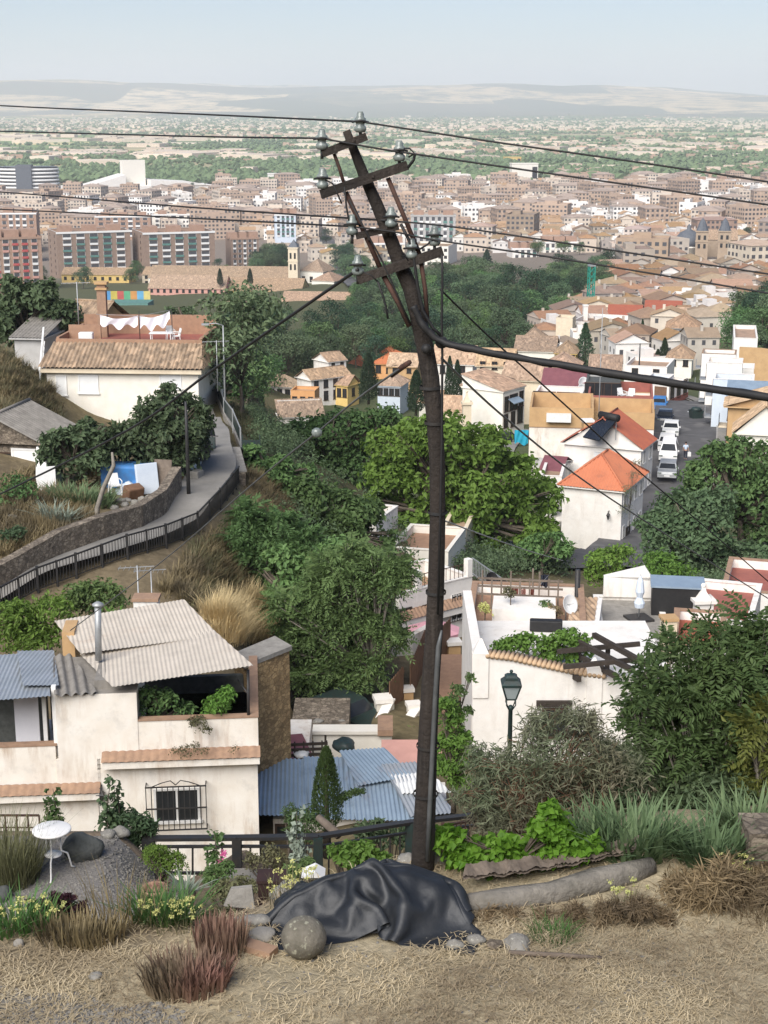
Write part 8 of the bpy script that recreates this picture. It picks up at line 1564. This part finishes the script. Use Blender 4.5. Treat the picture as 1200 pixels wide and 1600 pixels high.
# park crane, mural wall, landmark towers
b = at(922, 494, 425); hgt = at(922, 416, 425).z-b.z; t = empty('lattice_mast', b, .2, 'tall green lattice mast standing in the park trees', 'mast'); m = MB(); w_ = .75
for sx in (-w_, w_):
    for sy in (-w_, w_): m.bar((sx, sy, -6), (sx, sy, hgt), .22)
k = int(hgt/1.6)
for i in range(k):
    z = hgt*i/k; z2 = hgt*(i+1)/k
    for a, b_ in (((-w_,-w_),(w_,-w_)), ((w_,-w_),(w_,w_)), ((w_,w_),(-w_,w_)), ((-w_,w_),(-w_,-w_))): m.bar((*a, z), (*b_, z2), .14)
m.build('lattice', M('crane_green', (.02, .30, .22), (.02, .24, .18), 2, .6), t); MB().box(-w_*1.2, w_*1.2, -w_*1.2, w_*1.2, hgt, hgt+.5).build('head', MT['galv'], t)
b = at(198, 486, 560); t = empty('mural_wall', b, 0, 'playground wall painted in bright colour panels behind the chimney', 'wall'); 
for k, c in enumerate(((.10,.30,.55),(.55,.45,.10),(.50,.12,.10),(.12,.40,.22),(.60,.30,.10),(.15,.40,.60),(.65,.55,.20))): MB().box(-8+k*2.4, -5.6+k*2.4, 0, .4, -3, 7.2).build('panel', M('mural_paint', c, None, .5, .8), t)
house('blue green sports hall wall behind the laundry terrace', 232, 502, 474, 540, 166, 240, -3, 'flat', 'green_sh', 'green_sh', par_h=.3, geo=False, floor='green_sh', name='sports_hall', cat='hall')
b = at(210, 300, 1760); b.z = H(b.x, b.y); ht = at(210, 250, 1760).z-b.z; t = empty('landmark_tower', b, .35, 'big blank pale slab tower rising from a low white pavilion', 'tower'); MB().box(-14, 12, -6, 6, -2, ht).build('slab', MT['ivory'], t); m = MB(); m.box(-78, 85, -25, 25, -2, 6.5); m.extr([(-60,-26,6.5),(-14,-26,6.5),(-14,-26,19)], (0, 45, 0)).extr([(14,-26,6.5),(80,-26,6.5),(60,-26,10),(14,-26,13)], (0, 45, 0)); m.build('pavilion', MT['white'], t)
b = at(45, 292, 1830); b.z = H(b.x, b.y); ht = at(45, 260, 1830).z-b.z; t = empty('round_office', b, 0, 'round grey office building with pale floor bands at the frame edge', 'office building'); 
for k in range(6): z = ht*k/6; MB().lathe([(36, z), (36, z+ht/11)], n=32, sy=.6).build('floor_band', MT['frame_w'], t); MB().lathe([(35, z+ht/11+.01), (35, z+ht/6-.02)], n=32, sy=.6).build('glazing', MT['pane'], t)
MB().box(-9, 9, -24, -12, 0, ht*1.1).build('entrance_tower', MT['slate'], t)
for lab, px, py, pt, Y, wm, mt in (('pale hotel block with dark end standing among trees', 818, 283, 256, 1900, 32, 'ivory'), ('small white tower block beyond the boulevard trees', 429, 293, 272, 1900, 16, 'white'), ('yellowish box building beside the pale hotel', 800, 262, 246, 2500, 26, 'yellow')): b = at(px, py, Y); b.z = H(b.x, b.y); ht = at(px, pt, Y).z-b.z; t = empty('tower_block', b, .1, lab, 'tower block'); MB().box(-wm/2, wm/2, -8, 8, -1, ht).build('wall', MT[mt], t); MB().box(wm*.28, wm/2-1, -8.2, -8.01, ht*.2, ht*.85).build('window_band', MT['pane'], t); MB().box(-wm/2-.4, wm/2+.4, -8.4, 8.4, ht, ht+1).build('roof', MT[mt], t)
# ---- the city behind: repeated houses
def cityhouse(seed, kind):
    r = random.Random(seed); m = MB(); w_, d = r.uniform(8, 13), r.uniform(8, 13); h = r.uniform(5.5, 9.5)
    if kind == 'mid': w_, d, h = r.uniform(16, 30), r.uniform(12, 18), r.uniform(13, 21)
    rf = r.choice(['hip', 'gable_x', 'gable_y', 'hip', 'flat']) if kind == 'old' else ('flat' if kind != 'mid' or r.random() < .75 else 'hip')
    m.box(-w_/2, w_/2, -d/2, d/2, -7, h, 0)
    if rf == 'flat': m.box(-w_/2, w_/2, -d/2, -d/2+.25, h, h+.9).box(-w_/2, w_/2, d/2-.25, d/2, h, h+.9).box(-w_/2, -w_/2+.25, -d/2+.25, d/2-.25, h, h+.9).box(w_/2-.25, w_/2, -d/2+.25, d/2-.25, h, h+.9).box(-w_/2+.25, w_/2-.25, -d/2+.25, d/2-.25, h, h+.06, 1); m.box(-w_*.2, w_*.15, d*.05, d*.35, h+.06, h+2.6, 0)
    else:
        q = roof_mb(-w_/2, w_/2, -d/2, d/2, h+.05, rf, r.uniform(1.6, 2.8), .4, geo=False); b = len(m.v); m.v += q.v; m.f += [tuple(k+b for k in f) for f in q.f]; m.m += [1 if k == 0 else 0 for k in q.m]; m.uv += q.uv; m.sm += q.sm
        if r.random() < .7: cx = r.uniform(-.3, .3)*w_; m.box(cx-.4, cx+.4, -.4, .4, h, h+3.0, 0)
    fl = max(2, int(h/3)); 
    for face in range(4):
        L = w_ if face % 2 == 0 else d; n = max(2, int(L/2.9))
        for c in range(n):
            for f in range(fl):
                if r.random() < .12: continue
                u = -L/2+L*(c+.5)/n; z = 1.0+f*(h/fl); a, b = u-.5, u+.5; hz_ = 1.4 if kind != 'mid' else 1.6; e = .03
                if kind == 'mid': a, b = u-.85, u+.85
                if face == 0: m.box(a, b, -d/2-e, -d/2+.01, z, z+hz_, 2)
                elif face == 2: m.box(a, b, d/2-.01, d/2+e, z, z+hz_, 2)
                elif face == 1: m.box(w_/2-.01, w_/2+e, a, b, z, z+hz_, 2)
                else: m.box(-w_/2-e, -w_/2+.01, a, b, z, z+hz_, 2)
    return m
MT['city_w'] = M('city_wall', (.52, .45, .37), (.44, .38, .31), .3, .9, rnd=.25); MT['city_white'] = M('city_white_wall', (.74, .71, .66), (.66, .62, .57), .3, .9, rnd=.12); MT['city_tile'] = M('city_roof_tile', (.35, .225, .135), (.27, .175, .105), .8, .9, rnd=.3); MT['city_brick'] = M('city_brick_wall', (.38, .285, .215), (.32, .235, .18), .3, .9, rnd=.22); MT['city_flat'] = M('city_flat_roof', (.40, .30, .24), (.33, .24, .19), .5, .9, rnd=.25)
PROT = []
for i in range(8): PROT.append((cityhouse(100+i, 'old'), [MT['city_w'], MT['city_tile'], MT['pane']], 'old'))
for i in range(4): PROT.append((cityhouse(200+i, 'old'), [MT['city_white'], MT['city_tile'], MT['pane']], 'old'))
for i in range(2): PROT.append((cityhouse(300+i, 'flat'), [MT['city_white'], MT['city_flat'], MT['pane']], 'old'))
for i in range(4): PROT.append((cityhouse(400+i, 'mid'), [MT['city_brick'], MT['city_flat'], MT['pane']], 'mid'))
for i in range(5): PROT.append((cityhouse(500+i, 'mid'), [MT['city_white' if i > 2 else 'city_w'], MT['city_flat'], MT['pane']], 'mid'))
PROT = [(m, [MT['city_pane'] if q is MT['pane'] else q for q in mt], k) for m, mt, k in PROT]
PM = [m.mesh('city_house', mats) for m, mats, k in PROT]; OLD = [i for i, q in enumerate(PROT) if q[2] == 'old']; MID = [i for i, q in enumerate(PROT) if q[2] == 'mid']
EXC = WOODS + [[(-100,700),(-400,700),(-400,440),(-100,398),(60,398),(75,372),(420,376),(430,392),(470,392),(560,450),(560,700)], [(440,300),(530,430),(600,450),(470,320)], [(560,445),(640,370),(720,395),(960,395),(965,412),(1000,412),(960,440),(880,505),(830,540),(700,560),(560,560)], [(0,310),(0,285),(340,285),(345,308)], [(1055,400),(1165,400),(1165,432),(1055,432)]]
OCC = [q for q in bpy.data.objects if q.parent is None and q.get('category') in ('house', 'apartment block', 'tower', 'dome', 'hall')]
OC = np.array([(q.location.x, q.location.y) for q in OCC]); r = random.Random(77); inst = []; Y = 236.0
while Y < 1780:
    s = 8.6 + max(0, Y-325)*.012; x = -.34*Y
    while x < .34*Y:
        jx, jy = x + r.uniform(-.22, .22)*s, Y + r.uniform(-.22, .22)*s; z = H(jx, jy); px, py = proj((jx, jy, z))
        mid = (Y > 1150 and r.random() < (.40 if (px > 640 or Y < 1500) else .30)) or (Y > 620 and r.random() < .10)
        ok = -330 < px < 1480 and not any(inside(px, py, q) for q in EXC) and (Y > 480 or px > 930 or (Y > 300 and px > 850)) and not (Y < 300 and (px < 840 or py > 588 or px > 1100)) and not (Y < 460 and px > 1130 and py > 470)
        if ok and Y < 1250: ok = np.min(np.hypot(OC[:, 0]-jx, OC[:, 1]-jy)) > (8.5 if Y < 450 else 15)
        if ok and mid and Y < 1150: ok = True
        if ok and r.random() < .94: inst.append((r.choice(MID if mid else OLD), jx, jy, z, r.choice([0, 0, .25, -.3, .12]) + r.uniform(-.12, .12) + math.pi/2*r.randint(0, 1), r.uniform(.85, 1.12)*min(1, .62+max(0, Y-300)*.0011) if not mid else r.uniform(.8, 1.05)))
        x += s*(1.75 if mid else 1.0)
    Y += s*.98
inst.sort(key=lambda q: q[2])
seen = [q for q in inst if -15 < proj(q[1:4])[0] < 1215]; seen = seen[:298]; _s = set(seen); far = [q for q in inst if q not in _s]
for i, (k, x, y, z, rz, s) in enumerate(seen):
    o = link('city_house', PM[k]); o.location = (x, y, z); o.rotation_euler = (0, 0, rz); o.scale = (s, s, s); tag(o, 'small house packed among the tiled roofs of the old town', 'house', 'houses of the old town')
def merged(name, items, kind='stuff'):
    mats = []; Vs, LI, LS, MI = [], [], [], []; vo = lo = 0
    for k, x, y, z, rz, s in items:
        m, mt, _ = PROT[k]; V = np.array(m.v)*s; c, s_ = math.cos(rz), math.sin(rz); Vs.append(np.stack([V[:, 0]*c-V[:, 1]*s_+x, V[:, 0]*s_+V[:, 1]*c+y, V[:, 2]+z], 1)); idx = []
        for q in mt:
            if q not in mats: mats.append(q)
            idx.append(mats.index(q))
        fl = [len(f) for f in m.f]; LI.append(np.fromiter((a for f in m.f for a in f), np.int32)+vo); LS.append(np.concatenate([[0], np.cumsum(fl)[:-1]])+lo); MI.append(np.array(idx)[np.array(m.m)]); vo += len(V); lo += sum(fl)
    V = np.concatenate(Vs).astype(np.float32); LI = np.concatenate(LI).astype(np.int32); LS = np.concatenate(LS).astype(np.int32); MI = np.concatenate(MI).astype(np.int32); me = bpy.data.meshes.new(name); me.vertices.add(len(V)); me.vertices.foreach_set('co', V.ravel()); me.loops.add(len(LI)); me.loops.foreach_set('vertex_index', LI); me.polygons.add(len(LS)); me.polygons.foreach_set('loop_start', LS)
    for q in mats: me.materials.append(q)
    me.polygons.foreach_set('material_index', MI); me.polygons.foreach_set('use_smooth', np.zeros(len(LS), dtype=bool)); me.update(calc_edges=True); return tag(link(name, me), kind=kind)
for m_ in ('city_w', 'city_white', 'city_tile', 'city_brick', 'city_flat'):      # in the merged far city every loose piece takes its own shade
    MT[m_ + '2'] = LM(m_ + '_far', *{'city_w': ((.38,.31,.25),(.64,.56,.46)), 'city_white': ((.62,.58,.52),(.80,.78,.74)), 'city_tile': ((.23,.145,.085),(.45,.30,.18)), 'city_brick': ((.27,.195,.145),(.50,.38,.29)), 'city_flat': ((.24,.19,.155),(.42,.33,.27))}[m_], trans=0, rnd=0, rough=.9, spec=.1)
sw = {MT[m_]: MT[m_+'2'] for m_ in ('city_w', 'city_white', 'city_tile', 'city_brick', 'city_flat')}; PROT = [(m, [sw.get(q, q) for q in mt], k) for m, mt, k in PROT]
if far: merged('distant_city', far)
LV['far'] = LM('far_tree_leaf', (.075, .12, .055), (.15, .20, .095), trans=0, rnd=0, rough=.9)
# ---- far plain: villages, barns, tree belts
R_ = np.random.default_rng(31)
def boxes(n, cl, size, hgt, name, lm):
    P = []; 
    for cx, cy, sx, sy, wgt in cl: k = int(n*wgt); P.append(np.stack([R_.normal(cx, sx, k), R_.normal(cy, sy, k)], 1))
    P = np.concatenate(P); P = P[P[:, 1] > 1750]; k = len(P); w_ = R_.uniform(*size, (k, 2)); h = R_.uniform(*hgt, k); z = Harr(P[:, 0], P[:, 1]); a = R_.uniform(-.5, .5, k); c, s_ = np.cos(a)[:, None], np.sin(a)[:, None]
    cx = np.array([-1,1,1,-1,-1,1,1,-1])[None]*w_[:, :1]/2; cy = np.array([-1,-1,1,1,-1,-1,1,1])[None]*w_[:, 1:]/2; zz = np.array([0,0,0,0,1,1,1,1])[None]*h[:, None]-.5
    V = np.stack([cx*c-cy*s_+P[:, :1], cx*s_+cy*c+P[:, 1:], zz+z[:, None]], -1).reshape(-1, 3); q = np.array([(0,1,5,4),(1,2,6,5),(2,3,7,6),(3,0,4,7),(4,5,6,7)]); F = (np.arange(k)[:, None, None]*8+q[None]).reshape(-1, 4); tag(link(name, np_mesh(name, V, F, lm)), kind='stuff')
plw = LM('far_white_wall', (.38, .30, .23), (.72, .62, .50), trans=0, rnd=0, rough=.9, spec=.1); plt = LM('far_tile_roof', (.30, .20, .14), (.50, .36, .27), trans=0, rnd=0, rough=.9, spec=.1)
cl = [(r.uniform(-.27, .27)*y_, y_, .035*y_+60, .04*y_, 1/60) for y_ in [r.uniform(1900, 10500) for _ in range(60)]]
boxes(900, cl, (8, 24), (4, 9), 'distant_villages', plw); boxes(900, cl, (10, 26), (5, 8), 'distant_tiled_villages', plt)
boxes(2200, [(x_, y_, sx, 900, 1/6) for x_, y_, sx in ((-1800, 6800, 700), (-700, 7200, 900), (500, 7600, 700), (1400, 7400, 700), (2100, 8300, 600), (-1500, 9500, 900))], (10, 26), (5, 12), 'distant_towns', plw); boxes(240, [(-500, 2900, 420, 160, .3), (900, 3600, 600, 300, .4), (-900, 4200, 500, 300, .3)], (30, 90), (7, 10), 'distant_barns', plw)
def belts(n, spec, size, name, lm):
    P = []
    for cx, cy, sx, sy, wgt in spec: k = int(n*wgt); P.append(np.stack([R_.normal(cx, sx, k), R_.normal(cy, sy, k)], 1))
    P = np.concatenate(P); P = P[P[:, 1] > 1730]; k = len(P); ico = np.array([(1,0,.5),(-.5,.87,.45),(-.5,-.87,.5),(.6,.5,1),(-.7,.1,.95),(.1,-.6,1.05),(0,0,1.35),(0,0,-.1)]); tri = np.array([(0,3,5),(1,4,3),(2,5,4),(0,1,3),(1,2,4),(2,0,5),(3,4,6),(4,5,6),(5,3,6),(0,7,1),(1,7,2),(2,7,0)])
    S = R_.uniform(*size, (k, 1, 1))*np.array([1, 1, .85]); V = (ico[None]+R_.normal(0, .14, (k, 8, 3)))*S + np.stack([P[:, 0], P[:, 1], Harr(P[:, 0], P[:, 1])], -1)[:, None]; F = (np.arange(k)[:, None, None]*8+tri[None]).reshape(-1, 3); tag(link(name, np_mesh(name, V.reshape(-1, 3), F, LV[lm])), kind='stuff')
bs = [(r.uniform(-.3, .3)*y_, y_, r.uniform(30, 220), r.uniform(15, 60), 1/130) for y_ in [math.exp(r.uniform(math.log(1850), math.log(9000))) for _ in range(130)]]
belts(4000, [(x_, 6800+600*k, 900, 600, 1/6) for k, x_ in enumerate((-1500, -400, 700, 1500, -900, 400))], (5, 11), 'distant_town_trees', 'far'); belts(10000, bs, (3.5, 8), 'distant_tree_belts', 'far'); belts(1500, [(-90, 2000, 130, 70, .3), (20, 2350, 120, 100, .3), (-420, 2050, 130, 40, .2), (250, 2100, 200, 90, .2)], (5, 10), 'distant_groves', 'far'); belts(2600, [(700, 2600, 500, 380, .5), (900, 3600, 700, 500, .5)], (4, 8), 'distant_orchards', 'far')
